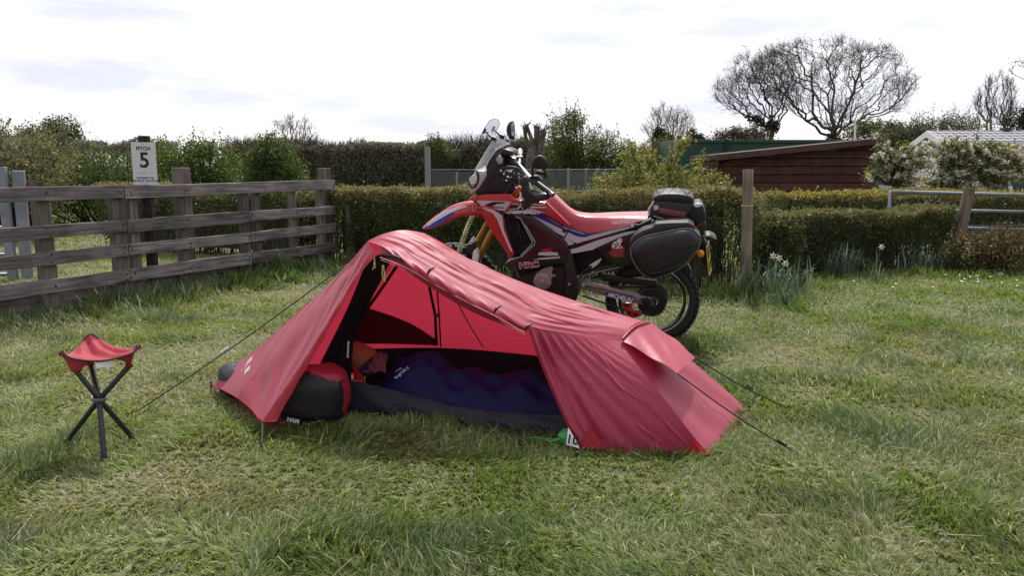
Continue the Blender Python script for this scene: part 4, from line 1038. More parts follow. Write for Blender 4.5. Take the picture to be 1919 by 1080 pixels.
# seat
def seat():
    top = [(70, 92), (105, 70), (138, 64), (180, 100), (235, 150), (290, 185), (380, 203), (500, 204), (650, 200), (800, 197)]
    bot = [(78, 112), (120, 160), (170, 225), (205, 265), (260, 292), (330, 312), (405, 322), (520, 302), (650, 270), (795, 222)]
    a, b, sx, sy = CR['c4']; n = 36; T = spline([Vector((x, y, 0)) for x, y in top], n); Q = spline([Vector((x, y, 0)) for x, y in bot], n); rows = []
    for i in range(n + 1):
        s = i / n; w = .085 + .065 * min(1, max(0, (s - .25) / .4)) - .02 * max(0, s - .8) / .2
        pt = B(a + T[i].x * sx, b + T[i].y * sy, -w * .5); pb = B(a + Q[i].x * sx, b + Q[i].y * sy, -w - .012); row = []
        for k in range(19):
            f = -1 + 2 * k / 18; h = (1 - abs(f) ** 4.5)
            row.append(Vector((pb.x + (pt.x - pb.x) * h, (w + .012 * (1 - h)) * math.copysign(abs(f) ** .75, f), pb.z + (pt.z - pb.z) * h)))
        rows.append(row)
    mb = MB().grid(rows); nn = len(rows[0]); mb.f += [tuple(range(nn)), tuple((len(rows) - 1) * nn + k for k in range(nn - 1, -1, -1))]
    return bike_part(mb, 'seat', M_SEATR, smooth='auto')
st = seat()
btext('HONDA', 'c4', (626, 246), -.166, .034, M_BWHT, math.radians(6), st, bold=.0015, sx=1.25)
line('c4', [(72, 112), (118, 165), (170, 230), (204, 270)], -.165, .005, M_GLBK, 'seat_edge')
line('c4', [(66, 118), (112, 172), (160, 232)], -.19, .0022, M_BWHT, 'white_edge')
slab('tank', 'c4', [(-80, 150), (-10, 110), (60, 95), (90, 120), (190, 262), (100, 240), (-60, 190)], -.15, .15, M_RED, .03)
# headlight fairing, dash, screen
M_SCR, nt_, b_ = new_mat('clear_screen_white_sheen')
b_.inputs['Base Color'].default_value = (.80, .80, .84, 1); b_.inputs['Roughness'].default_value = .12  # whitish reflections on the clear screen are put into this base colour
_tr = nt_.nodes.new('ShaderNodeBsdfTransparent'); _tr.inputs['Color'].default_value = (.92, .92, .95, 1)
_ms = nt_.nodes.new('ShaderNodeMixShader'); _ms.inputs['Fac'].default_value = .24
nt_.links.new(_tr.outputs['BSDF'], _ms.inputs[1]); nt_.links.new(b_.outputs['BSDF'], _ms.inputs[2]); nt_.links.new(_ms.outputs['Shader'], nt_.nodes['Material Output'].inputs['Surface'])
slab('nose_fairing', 'c2', [(598, 815), (640, 770), (715, 645), (706, 560), (742, 480), (800, 428), (862, 450), (875, 520), (835, 560), (830, 645), (940, 690), (1010, 740), (960, 830), (720, 830), (640, 845), (600, 835)], -.13, .13, M_MTBK, .02)
slab('headlight_shell', 'c2', [(532, 830), (528, 745), (560, 660), (602, 588), (704, 592), (716, 645), (640, 768), (596, 812)], -.142, .142, mat('grey_white_nose', (.50, .50, .54), .3, var=.04, bump=0), .02)
hl = C('c2', [(582, 684)], -.148)[0]
bike_part(MB().lathe([(.0, -.006), (.030, -.006), (.033, .0)], hl, (-.25, 1, 0), 24), 'headlight_lens', mat('pale_headlight_lens', (.66, .67, .70), .12, bump=0, coat=.5), smooth='auto')
A = [C('c2', [(582 + 46 * math.cos(t) + 14 * math.sin(t), 680 - 84 * math.sin(t) )], -.150)[0] for t in [2 * math.pi * k / 24 for k in range(25)]]
bike_part(MB().tube(A, .006, 6), 'headlight_ring', M_MTBK, smooth=True)
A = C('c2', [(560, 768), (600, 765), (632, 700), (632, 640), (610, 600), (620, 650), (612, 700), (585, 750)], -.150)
bike_part(MB().prism(A, [p + Vector((0, .01, 0)) for p in A]), 'painted_headlight_shadow', M_MTBK)  # black crescent stands in for the shade beside the lens
def screen(name, cen, edge, wid, m_, th=.004):
    a, b, sx, sy = CR['c2']; n = 18; Cn = spline([B(a + x * sx, b + y * sy, 0) for x, y in cen], n); E = spline([B(a + x * sx, b + y * sy, -wid) for x, y in edge], n); rows = []
    for i in range(n + 1):
        row = []
        for k in range(17):
            f = -1 + k / 8; h = abs(f) ** 1.7
            row.append(Vector((Cn[i].x + (E[i].x - Cn[i].x) * h, wid * f * (1 - .25 * (i / n) ** 2), Cn[i].z + (E[i].z - Cn[i].z) * h)))
        rows.append(row)
    o = bike_part(MB().grid(rows), name, m_, smooth=True, normals=False)
    return o, rows
ws, wrows = screen('windscreen', [(590, 610), (660, 490), (745, 350), (795, 285), (838, 268)], [(706, 566), (742, 480), (800, 400), (880, 345), (940, 330)], .15, M_SCR)
bike_part(MB().tube([p + Vector((-.002, 0, 0)) for p in [r[0] for r in wrows]], .004, 5), 'screen_edge', M_SILV, ws, smooth=True)
bike_part(MB().tube([p + Vector((-.004, 0, 0)) for p in [r[8] for r in wrows]], .005, 5), 'screen_edge', M_BWHT, ws, smooth=True)
bike_part(MB().tube([p + Vector((-.002, 0, 0)) for p in wrows[-1]], .003, 5), 'screen_edge', M_SILV, ws, smooth=True)
tub('screen_bracket', 'c2', [(840, 320, -.05), (815, 355, -.06)], .012, M_MTBK)
slab('instrument_panel', 'c2', [(872, 378), (905, 374), (975, 400), (985, 440), (950, 446), (860, 440), (850, 415)], -.09, .09, M_MTBK, .008)
slab('instrument_cowl', 'c2', [(750, 400), (780, 372), (830, 370), (836, 384), (800, 415), (760, 425)], -.10, .06, M_MTBK, .008)
slab('painted_mirror_glint', 'c2', [(800, 480), (830, 440), (870, 470), (868, 520), (840, 535), (812, 500)], -.138, -.12, mat('painted_glint_grey', (.35, .35, .40), .15, bump=0), .006)  # a glint on the fairing, put into the colour of a grey slab
# clip-on spoiler
cl0 = C('c2', [(664, 236), (700, 150), (745, 84), (790, 64), (832, 76), (846, 110), (838, 150), (800, 205), (760, 212), (690, 200)], -.04)
sp_ = bike_part(MB().prism([p + Vector((0, -.008, 0)) for p in cl0], [p + Vector((.035, .11, .004)) for p in cl0][:0] or [p + Vector((0, -.004, 0)) for p in cl0]), 'clip_on_spoiler', M_SCR)
bike_part(MB().tube([p + Vector((0, -.006, 0)) for p in cl0] + [cl0[0] + Vector((0, -.006, 0))], .0022, 4), 'spoiler_rim', M_SILV, sp_)
for pts in ([(690, 188, -.05), (712, 208, -.05), (745, 248, -.04), (785, 272, -.03)], [(780, 168, .05), (800, 190, .05), (832, 226, .04), (868, 250, .04)]):
    tub('spoiler_arm', 'c2', pts, .0055, M_MTBK, 6, sp_)
    tub('spoiler_clamp', 'c2', [(pts[0][0] - 12, pts[0][1] + 28, pts[0][2] - .01), (pts[0][0] + 10, pts[0][1] - 24, pts[0][2] - .01)], .009, M_MTBK, 8, sp_)
    tub('spoiler_clamp', 'c2', [(pts[-1][0] - 20, pts[-1][1] - 10, pts[-1][2]), (pts[-1][0] + 22, pts[-1][1] + 2, pts[-1][2])], .016, M_MTBK, 8, sp_)
# handlebar, grips, guards, levers, cables
tub('handlebar', 'c2', [(1050, 380, .40), (1052, 450, .26), (1035, 530, .08), (1010, 520, .0)], .013, M_CHR, 12, n=16)
tub('handlebar', 'c2', [(1010, 515, .0), (1040, 540, -.08), (1130, 640, -.22), (1180, 690, -.27)], .015, M_CHR, 12, n=16)
tub('grip', 'c2', [(1205, 705, -.29), (1290, 770, -.36), (1372, 832, -.42)], .019, M_MTBK, 12)
tub('bar_end', 'c2', [(1362, 824, -.42), (1386, 842, -.435)], .017, M_STEEL, 12)
tub('grip', 'c2', [(1050, 440, .28), (1051, 388, .40)], .018, mat('light_grey_grip', (.45, .45, .50), .4, bump=0), 12)
tub('switch_block', 'c2', [(1012, 470, .2), (1075, 468, .22)], .020, M_MTBK, 8)
tub('switch_block', 'c2', [(1165, 668, -.26), (1215, 712, -.29)], .026, M_MTBK, 8)
tub('clutch_lever', 'c2', [(1150, 710, -.27), (1190, 790, -.34), (1300, 830, -.42)], .006, M_CHR, 6, n=10)
tub('brake_reservoir', 'c2', [(950, 452, .16), (990, 456, .18), (1000, 478, .16)], .016, M_CHR, 10)
tub('red_switch', 'c2', [(968, 470, .10), (1000, 478, .10)], .012, M_RED, 8)
tub('triple_clamp', 'c2', [(900, 460, .0), (960, 500, -.02), (1030, 560, -.03)], .03, M_MTBK, 8)
tub('fork_cap', 'c2', [(968, 840, -.08), (1000, 790, -.08)], .026, M_GOLD, 12)
for pts in ([(860, 640, -.15), (890, 570, -.17), (960, 555, -.17), (1030, 570, -.17), (1060, 630, -.18), (1060, 720, -.18)], [(840, 660, -.12), (870, 600, -.14), (940, 540, -.14), (1000, 600, -.15), (1040, 700, -.15)],
            [(1020, 560, -.1), (960, 640, -.14), (930, 800, -.15)], [(1035, 570, -.12), (985, 690, -.16), (900, 830, -.16)], [(880, 560, .05), (930, 500, .08), (960, 470, .1)], [(1090, 650, -.2), (1010, 640, -.18), (930, 700, -.15), (860, 690, -.13)]):
    tub('cable', 'c2', pts, .0065, M_MTBK, 6, n=20)
slab('wiring_cluster', 'c2', [(840, 640), (900, 610), (1000, 640), (1040, 700), (1030, 800), (960, 840), (850, 820)], -.10, .08, M_MTBK, .02)
for x, y in ((850, 590), (868, 620), (915, 650), (960, 660), (1000, 760), (905, 690)): tub('bracket', 'c2', [(x, y, -.145), (x + 26, y + 12, -.145)], .007, M_CHR, 6)
slab('handguard', 'c2', [(1040, 688), (1075, 660), (1112, 648), (1125, 690), (1118, 740), (1145, 800), (1215, 846), (1300, 838), (1378, 818), (1392, 842), (1330, 888), (1240, 915), (1170, 932), (1105, 912), (1068, 850), (1062, 770)], -.40, -.33, M_MTBK, .02)
slab('handguard_lip', 'c2', [(1062, 880), (1120, 915), (1170, 935), (1150, 960), (1090, 1000), (1060, 960)], -.36, -.28, M_MTBK, .01)
slab('lever_perch', 'c2', [(1135, 790), (1160, 770), (1240, 820), (1300, 838), (1290, 855), (1200, 850)], -.33, -.30, M_SILV, .005)
slab('clutch_perch', 'c2', [(1140, 650), (1230, 640), (1270, 690), (1250, 715), (1180, 700)], -.30, -.24, M_MTBK, .01)
tub('white_lead', 'c2', [(1052, 812, -.22), (1060, 870, -.22), (1085, 925, -.22)], .006, M_BWHT, 6)
slab('key_tag', 'c2', [(1030, 870), (1050, 850), (1050, 900), (1028, 905)], -.21, -.205, M_BWHT, .002)
def mirror_shell(name, cr, pts, off, depth):
    A = C(cr, pts, off); c = sum(A, Vector()) / len(A); mb = MB(); rings = []
    for d, k in ((0, .80), (.006, .94), (.014, 1.0), (depth * .7, .92), (depth, .6)):
        rings.append([Vector((c.x + (p.x - c.x) * k, p.y + d, c.z + (p.z - c.z) * k)) for p in A])
    n = len(A); vs = [p for r in rings for p in r]; fs_ = [tuple(range(n)), tuple((len(rings) - 1) * n + k for k in range(n - 1, -1, -1))]
    for i in range(len(rings) - 1):
        for k in range(n): fs_.append((i * n + k, i * n + (k + 1) % n, (i + 1) * n + (k + 1) % n, (i + 1) * n + k))
    return bike_part(mb.add(vs, fs_), name, M_MTBK, smooth='auto')
mi = mirror_shell('mirror', 'c2', [(1160, 545), (1160, 510), (1175, 475), (1200, 450), (1240, 434), (1275, 445), (1318, 476), (1336, 505), (1334, 555), (1318, 574), (1285, 582), (1220, 576), (1180, 568)], -.40, .05)
tub('mirror_stem', 'c2', [(1176, 565, -.39), (1178, 610, -.36), (1180, 660, -.30)], .007, M_MTBK, 8, mi)
tub('mirror_stem', 'c2', [(1292, 578, -.39), (1308, 620, -.39), (1310, 664, -.37)], .010, M_MTBK, 8, mi)
slab('mirror_clamp', 'c2', [(1200, 600), (1240, 590), (1290, 610), (1300, 640), (1220, 640)], -.37, -.34, M_MTBK, .006)
m2 = mirror_shell('mirror', 'c2', [(908, 190), (912, 150), (930, 112), (955, 94), (980, 90), (990, 130), (996, 240), (982, 300), (966, 306), (940, 275), (918, 235)], .33, .05)
decal('mirror_glass', 'c2', [(958, 130), (978, 96), (988, 140), (994, 235), (984, 244), (966, 230)], .327, mat('mirror_glass_face', (.55, .57, .62), .08, .6, bump=0), m2)
tub('mirror_stem', 'c2', [(962, 285, .35), (975, 350, .33), (992, 440, .28)], .007, M_MTBK, 8, m2)
# tail: lamp, mudguard, plate, indicator
slab('tail_unit', 'c4', [(1000, 270), (1100, 250), (1180, 235), (1205, 250), (1200, 320), (1150, 345), (1040, 330)], -.07, .07, M_MTBK, .012)
slab('tail_lamp', 'c4', [(1118, 278), (1150, 250), (1192, 228), (1198, 240), (1170, 270), (1138, 292)], -.085, .07, mat('red_lamp_lens', (.42, .01, .015), .15, bump=0, coat=.4), .005)
slab('rear_mudguard', 'c4', [(1120, 345), (1165, 338), (1232, 334), (1262, 348), (1282, 366), (1262, 374), (1230, 362), (1180, 362), (1215, 400), (1210, 430), (1160, 430), (1140, 400)], -.07, .07, M_MTBK, .008)
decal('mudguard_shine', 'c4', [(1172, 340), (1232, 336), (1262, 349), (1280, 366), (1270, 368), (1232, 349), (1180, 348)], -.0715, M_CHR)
slab('plate_hanger', 'c4', [(1160, 400), (1205, 390), (1222, 420), (1212, 560), (1180, 540), (1150, 470)], -.05, .05, M_MTBK, .008)
ind = C('c4', [(1162, 467)], -.14)[0]
bike_part(MB().lathe([(0, -.022), (.016, -.021), (.025, -.014), (.028, 0)], ind, (0, 1, 0), 20), 'indicator', mat('orange_indicator_lens', (.75, .24, .02), .25, bump=0, coat=.3), smooth='auto')
bike_part(MB().lathe([(.031, -.004), (.031, .012), (.018, .028), (0, .03)], ind, (0, 1, 0), 20), 'indicator_shell', M_MTBK, smooth='auto')
tub('indicator_stalk', 'c4', [(1162, 467, -.12), (1175, 460, -.03)], .009, M_MTBK)
pa, pb_ = C('c4', [(1206, 414)], -.105)[0], C('c4', [(1226, 626)], -.105)[0]
wdir = Vector((math.sin(.14), math.cos(.14), 0)) * .17; thk = Vector((.004, 0, 0))
pl = bike_part(MB().prism([pa, pa + wdir, pb_ + wdir, pb_], [p - thk for p in (pa, pa + wdir, pb_ + wdir, pb_)]), 'number_plate', mat('yellow_number_plate', (.62, .45, .08), .35, bump=0))
for k in range(5):
    for row in (0, 1):
        f0, f1 = (.12, .46) if row == 0 else (.54, .88); a0 = .10 + k * .165
        q = [pa.lerp(pb_, f0) + wdir * a0, pa.lerp(pb_, f0) + wdir * (a0 + .10), pa.lerp(pb_, f1) + wdir * (a0 + .10), pa.lerp(pb_, f1) + wdir * a0]
        if (k + row) % 4 != 3: bike_part(MB().prism([p + thk * .3 for p in q], q), 'plate_character', M_GLBK, pl)
# ------------------------------------------------------------------ luggage on the bike
def lug(name, label, cat):
    t = tag(empty(name), label, cat); t.matrix_world = BM; return t
M_PAN = mat('black_pannier_fabric', (.013, .013, .018), .42, var=.15, bump=.2, scale=10, bscale=200)
M_PAN2 = mat('dark_brown_bag_fabric', (.026, .021, .024), .6, var=.15, bump=.25, scale=10, bscale=120)
def puffed(cr, pts, y0, y1, dome, shrink=.0):
    A = C(cr, pts, y0); N_ = 48; S = spline(A + [A[0]], N_)[:-1]; c = sum(S, Vector()) / N_; rings = []
    for k, d in ((1.0, y1), (1.02, y0 + .05), (1.0, y0 + .02), (.985, y0), (.93, y0 - dome * .5), (.78, y0 - dome * .85), (.45, y0 - dome), (.12, y0 - dome * 1.02)):
        rings.append([Vector((c.x + (p.x - c.x) * k, d, c.z + (p.z - c.z) * k)) for p in S])
    vs = [p for r in rings for p in r]; fs_ = [tuple(range(N_)), tuple((len(rings) - 1) * N_ + k for k in range(N_ - 1, -1, -1))]
    for i in range(len(rings) - 1):
        for k in range(N_): fs_.append((i * N_ + k, i * N_ + (k + 1) % N_, (i + 1) * N_ + (k + 1) % N_, (i + 1) * N_ + k))
    return MB().add(vs, fs_), S
pout = [(676, 440), (700, 400), (745, 362), (800, 340), (960, 305), (1060, 290), (1110, 300), (1150, 335), (1164, 365), (1150, 425), (1105, 490), (1060, 540), (1010, 575), (950, 605), (850, 640), (805, 636), (765, 612), (725, 570), (690, 505)]
for sgn in (1, -1):
    pn = lug('pannier', 'black soft pannier with grey piping slung on the near flank of the motorbike' if sgn == 1 else 'second soft pannier hanging on the far flank of the motorbike, almost hidden', 'pannier')
    mb, S = puffed('c4', pout, -.36, -.17, .05)
    mb.v = [Vector((p.x, p.y * sgn, p.z)) for p in mb.v]
    sh = mb.build('shell', M_PAN, pn, local=True, smooth='auto')
    MB().tube([Vector((p.x, (p.y - .002) * sgn, p.z)) for p in S + [S[0]]], .0042, 5).build('piping', M_PIPE, sh, local=True, smooth=True)
    A = C('c4', [(664, 430), (668, 390), (700, 340), (760, 305), (830, 282), (850, 258), (960, 250), (1080, 248), (1118, 270), (1128, 300), (1060, 288), (960, 303), (800, 338), (745, 360), (700, 396), (675, 440)], -.34)
    MB().prism([Vector((p.x, -.345 * sgn, p.z)) for p in A], [Vector((p.x, -.17 * sgn, p.z)) for p in A]).build('top_gusset', M_PAN2, pn, local=True, bevel=.012, smooth='auto')
    for q in ([(780, 540), (805, 605), (960, 570), (1040, 520)], [(910, 440), (1020, 415), (1130, 395)], [(900, 490), (1010, 468), (1120, 430)]):
        MB().tube([Vector((p.x, (p.y - .004) * sgn, p.z)) for p in spline(C('c4', q, -.402), 14)], .003, 4).build('moulded_rib', M_PAN, sh, local=True)
tb = lug('tail_bag', 'black zipped tail bag with a bungee net on its lid strapped behind the seat', 'bag')
def tbslab(name, pts, y0, y1, m_, bevel=.015):
    A = C('c4', pts, y0); return MB().prism(A, [Vector((p.x, y1, p.z)) for p in A]).build(name, m_, tb, local=True, bevel=bevel, smooth='auto', seg=3)
tbslab('bag_body', [(806, 205), (812, 160), (830, 128), (835, 100), (960, 104), (1080, 118), (1122, 112), (1110, 160), (1072, 200), (1064, 238), (980, 232), (880, 212), (840, 215)], -.13, .15, M_PAN2)
lid = tbslab('lid', [(826, 96), (838, 72), (870, 56), (930, 48), (1010, 50), (1080, 62), (1112, 78), (1124, 104), (1100, 126), (1000, 112), (900, 104), (840, 112)], -.12, .14, M_PAN, .02)
tbslab('reflective_panel', [(882, 148), (960, 162), (1066, 182), (1050, 216), (960, 204), (874, 182)], -.136, -.128, mat('dull_red_reflective', (.20, .055, .065), .4, bump=0), .002)
tbslab('zip_pull', [(838, 132), (868, 130), (874, 156), (850, 168), (836, 160)], -.137, -.128, M_SILV, .002)
tbslab('rear_pocket', [(1070, 200), (1110, 130), (1160, 118), (1182, 132), (1200, 180), (1206, 240), (1150, 262), (1090, 250)], -.11, .12, M_PAN, .02)
tbslab('pale_strap_end', [(1116, 122), (1150, 116), (1178, 118), (1174, 134), (1140, 146), (1118, 138)], -.116, -.10, M_BWHT, .003)
zz = [(838, 104), (850, 78), (880, 104), (905, 74), (935, 106), (960, 78), (990, 108), (1018, 80), (1045, 112), (1070, 88), (1098, 116), (1112, 92)]
MB().tube(C('c4', zz, -.128), .0038, 5).build('bungee_cord', mat('black_bungee', (.01, .01, .012), .5, bump=0), lid, local=True)
mbz = MB(); tz = max(p.z for p in C('c4', [(960, 46)], -.12)) + .002
xa, xb = C('c4', [(850, 60)], 0)[0].x, C('c4', [(1100, 60)], 0)[0].x
MB().tube([Vector((xa + (xb - xa) * k / 8, -.10 if k % 2 else .11, tz - .004 - .02 * abs(k / 8 - .45))) for k in range(9)], .004, 5).build('bungee_cord', M_ROPE, lid, local=True)
MB().tube(C('c4', [(806, 200), (800, 160), (830, 118), (838, 100)], -.137), .006, 5).build('edge_piping', M_SILV, tb, local=True)
tub_ = C('c4', [(835, 206), (900, 222), (980, 238)], -.14)
MB().tube(tub_, .006, 5).build('edge_piping', M_PIPE, tb, local=True)
MB().tube(C('c4', [(760, 255), (790, 236), (835, 238)], -.15), .012, 6).build('strap_buckle', M_SILV, tb, local=True)
# coiled reminder cable hanging from the nose
cc = lug('coiled_cable', 'pale yellow coiled lock cable hanging from the red cowl of the motorbike', 'cable')
a, b, sx, sy = CR['c1']
ctr = spline([B(a + x * sx, b + y * sy, -.235) for x, y in ((294, 482), (284, 505), (262, 560), (245, 610), (236, 640))], 120)
hel = [p + Vector((math.cos(i * .95) * .017, math.sin(i * .95) * .017, 0)) for i, p in enumerate(ctr)]
M_COIL = mat('pale_yellow_coil', (.58, .58, .30), .4, bump=0)
MB().tube(hel, .0032, 5).build('coil', M_COIL, cc, local=True, smooth=True)
lp = [B(a + x * sx, b + y * sy, -.235) for x, y in ((298, 462), (294, 445), (300, 428), (310, 432), (306, 452), (298, 462))]
MB().tube(spline(lp, 20), .003, 5).build('loop', mat('orange_loop', (.60, .32, .15), .4, bump=0), cc, local=True)
MB().tube([B(a + x * sx, b + y * sy, -.23) for x, y in ((296, 482), (298, 462), (306, 425), (320, 390))], .0028, 5).build('wire', M_ROPE, cc, local=True)
# ------------------------------------------------------------------ vegetation builders
M_LEAF = leaf_mat('leaf', .48, .45)
M_DULL = leaf_mat('dull_leaf', .35, .6, spec=.2)
M_PETAL = leaf_mat('blossom_petal', .4, .7, spec=.2)
M_BARK = tint_mat('bark', .9)
NR = np.random.RandomState
def unit(a): return a / np.maximum(np.linalg.norm(a, axis=-1, keepdims=True), 1e-9)
def leaf_quads(p, size, rs, aspect=.55, up=None, upw=0.0, fold=True):
    n = len(p); d = unit(rs.normal(size=(n, 3)))
    if up is not None: d = unit(d + np.asarray(up) * upw)
    s = unit(np.cross(d, rs.normal(size=(n, 3)))); s2 = np.asarray(size).reshape(-1, 1) * np.ones((n, 1))
    nn = np.cross(d, s); k = s2 * aspect * .5
    a = p; m = p + d * s2 * .45 ; b = p + d * s2
    V = np.stack([a, m + s * k + nn * k * .35, b, m - s * k + nn * k * .35], axis=1).reshape(-1, 3)
    F = np.arange(n * 4).reshape(n, 4)
    return V, F
def tintv(base, rs, n, var=.25, per=4):
    base = np.asarray(base, dtype=float)
    c = base * (1 + var * rs.uniform(-1, 1, size=(n, 1))) * (1 + .12 * rs.uniform(-1, 1, size=(n, 3)))
    return np.repeat(np.clip(c, 0.002, .95), per, axis=0)
def prisms(a, b, ra, rb, seg=3):
    """many tapered sticks as one mesh"""
    a, b = np.asarray(a), np.asarray(b); n = len(a); d = unit(b - a)
    t = np.where(np.abs(d[:, 2:3]) < .9, np.array([[0, 0, 1.]]), np.array([[1., 0, 0]])); s = unit(np.cross(d, t)); u = np.cross(s, d)
    V = np.zeros((n, 2 * seg, 3)); ra = np.asarray(ra).reshape(-1, 1) * np.ones((n, 1)); rb = np.asarray(rb).reshape(-1, 1) * np.ones((n, 1))
    for k in range(seg):
        w = s * math.cos(2 * math.pi * k / seg) + u * math.sin(2 * math.pi * k / seg)
        V[:, k] = a + w * ra; V[:, seg + k] = b + w * rb
    f = np.array([[k, (k + 1) % seg, seg + (k + 1) % seg, seg + k] for k in range(seg)])
    F = (np.arange(n).reshape(n, 1, 1) * 2 * seg + f).reshape(-1, 4)
    return V.reshape(-1, 3), F
def join(*vf):
    Vs, Fs, n = [], [], 0
    for V, F in vf: Vs.append(V); Fs.append(F + n); n += len(V)
    return np.concatenate(Vs), np.concatenate(Fs)
def clump_points(blobs, n, rs, clumps, spread, shell=.35):
    """leaf positions gathered in clumps that fill a few ellipsoids: (centre, radii) each"""
    w = np.array([r[0] * r[1] * r[2] for c, r in blobs]) ** .67; w /= w.sum()
    ib = rs.choice(len(blobs), clumps, p=w); d = unit(rs.normal(size=(clumps, 3)))
    rad = rs.uniform(0, 1, size=(clumps, 1)) ** shell
    C_ = np.array([blobs[i][0] for i in ib], dtype=float); R_ = np.array([blobs[i][1] for i in ib], dtype=float)
    cc = C_ + d * rad * R_
    ic = rs.randint(0, clumps, n)
    p = cc[ic] + rs.normal(size=(n, 3)) * spread
    return p, ic, d[ic], cc
def bush(name, label, cat, base, blobs, n, size, col, seed, clumps=None, spread=.1, shell=.35, mat_=None, twigs=60, spikes=0, spike_len=.3, var=.3, cvar=.25, barkc=(.05, .04, .032), group=None, aspect=.55):
    rs = NR(seed); t = thing(name, label, cat, base, group)
    clumps = clumps or max(12, n // 60)
    p, ic, dd, cc = clump_points(blobs, n, rs, clumps, spread, shell)
    cols = np.asarray(col, dtype=float)
    pick = rs.randint(0, len(cols), clumps); tone = 1 + cvar * rs.uniform(-1, 1, clumps)
    if spikes:
        top = cc[np.argsort(-(cc[:, 2] + rs.uniform(-.2, .2, len(cc)) * np.ptp(cc[:, 2])))[:spikes]]
        L_ = rs.uniform(.4, 1, (len(top), 1)) * spike_len; dr = unit(rs.normal(size=(len(top), 3)) * .45 + np.array([0, 0, 1.]))
        k = 14; tt = rs.uniform(.1, 1, (len(top), k, 1))
        sp = (top[:, None] + dr[:, None] * L_[:, None] * tt + rs.normal(size=(len(top), k, 3)) * size * .5).reshape(-1, 3)
        p = np.concatenate([p, sp]); ic = np.concatenate([ic, np.repeat(rs.randint(0, clumps, len(top)), k)])
    p = p[p[:, 2] > .02]; ic = ic[:len(p)]
    V, F = leaf_quads(p, size * rs.uniform(.6, 1.25, len(p)), rs, aspect)
    base_c = cols[pick[ic]] * tone[ic][:, None]
    cv = np.repeat(np.clip(base_c * (1 + var * rs.uniform(-1, 1, (len(p), 1))), .003, .9), 4, axis=0)
    np_mesh('foliage', V, F, mat_ or M_LEAF, t, cv)['kind'] = 'stuff'
    # stems to the clumps
    sel = rs.choice(len(cc), min(twigs, len(cc)), replace=False); b0 = np.array(base, dtype=float)
    tip = cc[sel]; foot = np.stack([b0[0] + (tip[:, 0] - b0[0]) * .15, b0[1] + (tip[:, 1] - b0[1]) * .15, np.zeros(len(tip))], 1)
    mid = foot * .5 + tip * .5 + rs.normal(size=tip.shape) * .05 * np.linalg.norm(tip - foot, axis=1, keepdims=True)
    h = max(.15, np.ptp(cc[:, 2])); r0 = .012 * h
    VF = join(prisms(foot, mid, r0, r0 * .7, 4), prisms(mid, tip, r0 * .7, r0 * .25, 4))
    if spikes: VF = join(VF, prisms(top, top + dr * L_, r0 * .35, r0 * .12, 4))
    np_mesh('stems', VF[0], VF[1], M_BARK, t, tintv(barkc, rs, len(VF[0]), .2, 1))['kind'] = 'stuff'
    return t
def grow(pts, root, bf=.35, extra=None):
    """join scattered points into one branching tree, short paths preferred"""
    pts = np.asarray(pts); o = np.argsort(np.linalg.norm(pts - root, axis=1)); pts = pts[o]
    nodes = np.zeros((len(pts) + 1, 3)); par = np.full(len(pts) + 1, -1); plen = np.zeros(len(pts) + 1); nodes[0] = root; n = 1
    if extra is not None:
        m = len(extra); nodes = np.concatenate([nodes, np.zeros((m, 3))]); par = np.concatenate([par, np.full(m, -1)]); plen = np.concatenate([plen, np.zeros(m)])
        for e, pa in extra:
            nodes[n] = e; par[n] = pa; plen[n] = plen[pa] + np.linalg.norm(nodes[n] - nodes[pa]); n += 1
    for p in pts:
        d = np.linalg.norm(nodes[:n] - p, axis=1); k = np.argmin(d + bf * plen[:n])
        nodes[n] = p; par[n] = k; plen[n] = plen[k] + d[k]; n += 1
    cnt = np.ones(n)
    for i in range(n - 1, 0, -1): cnt[par[i]] += cnt[i]
    return nodes, par, cnt
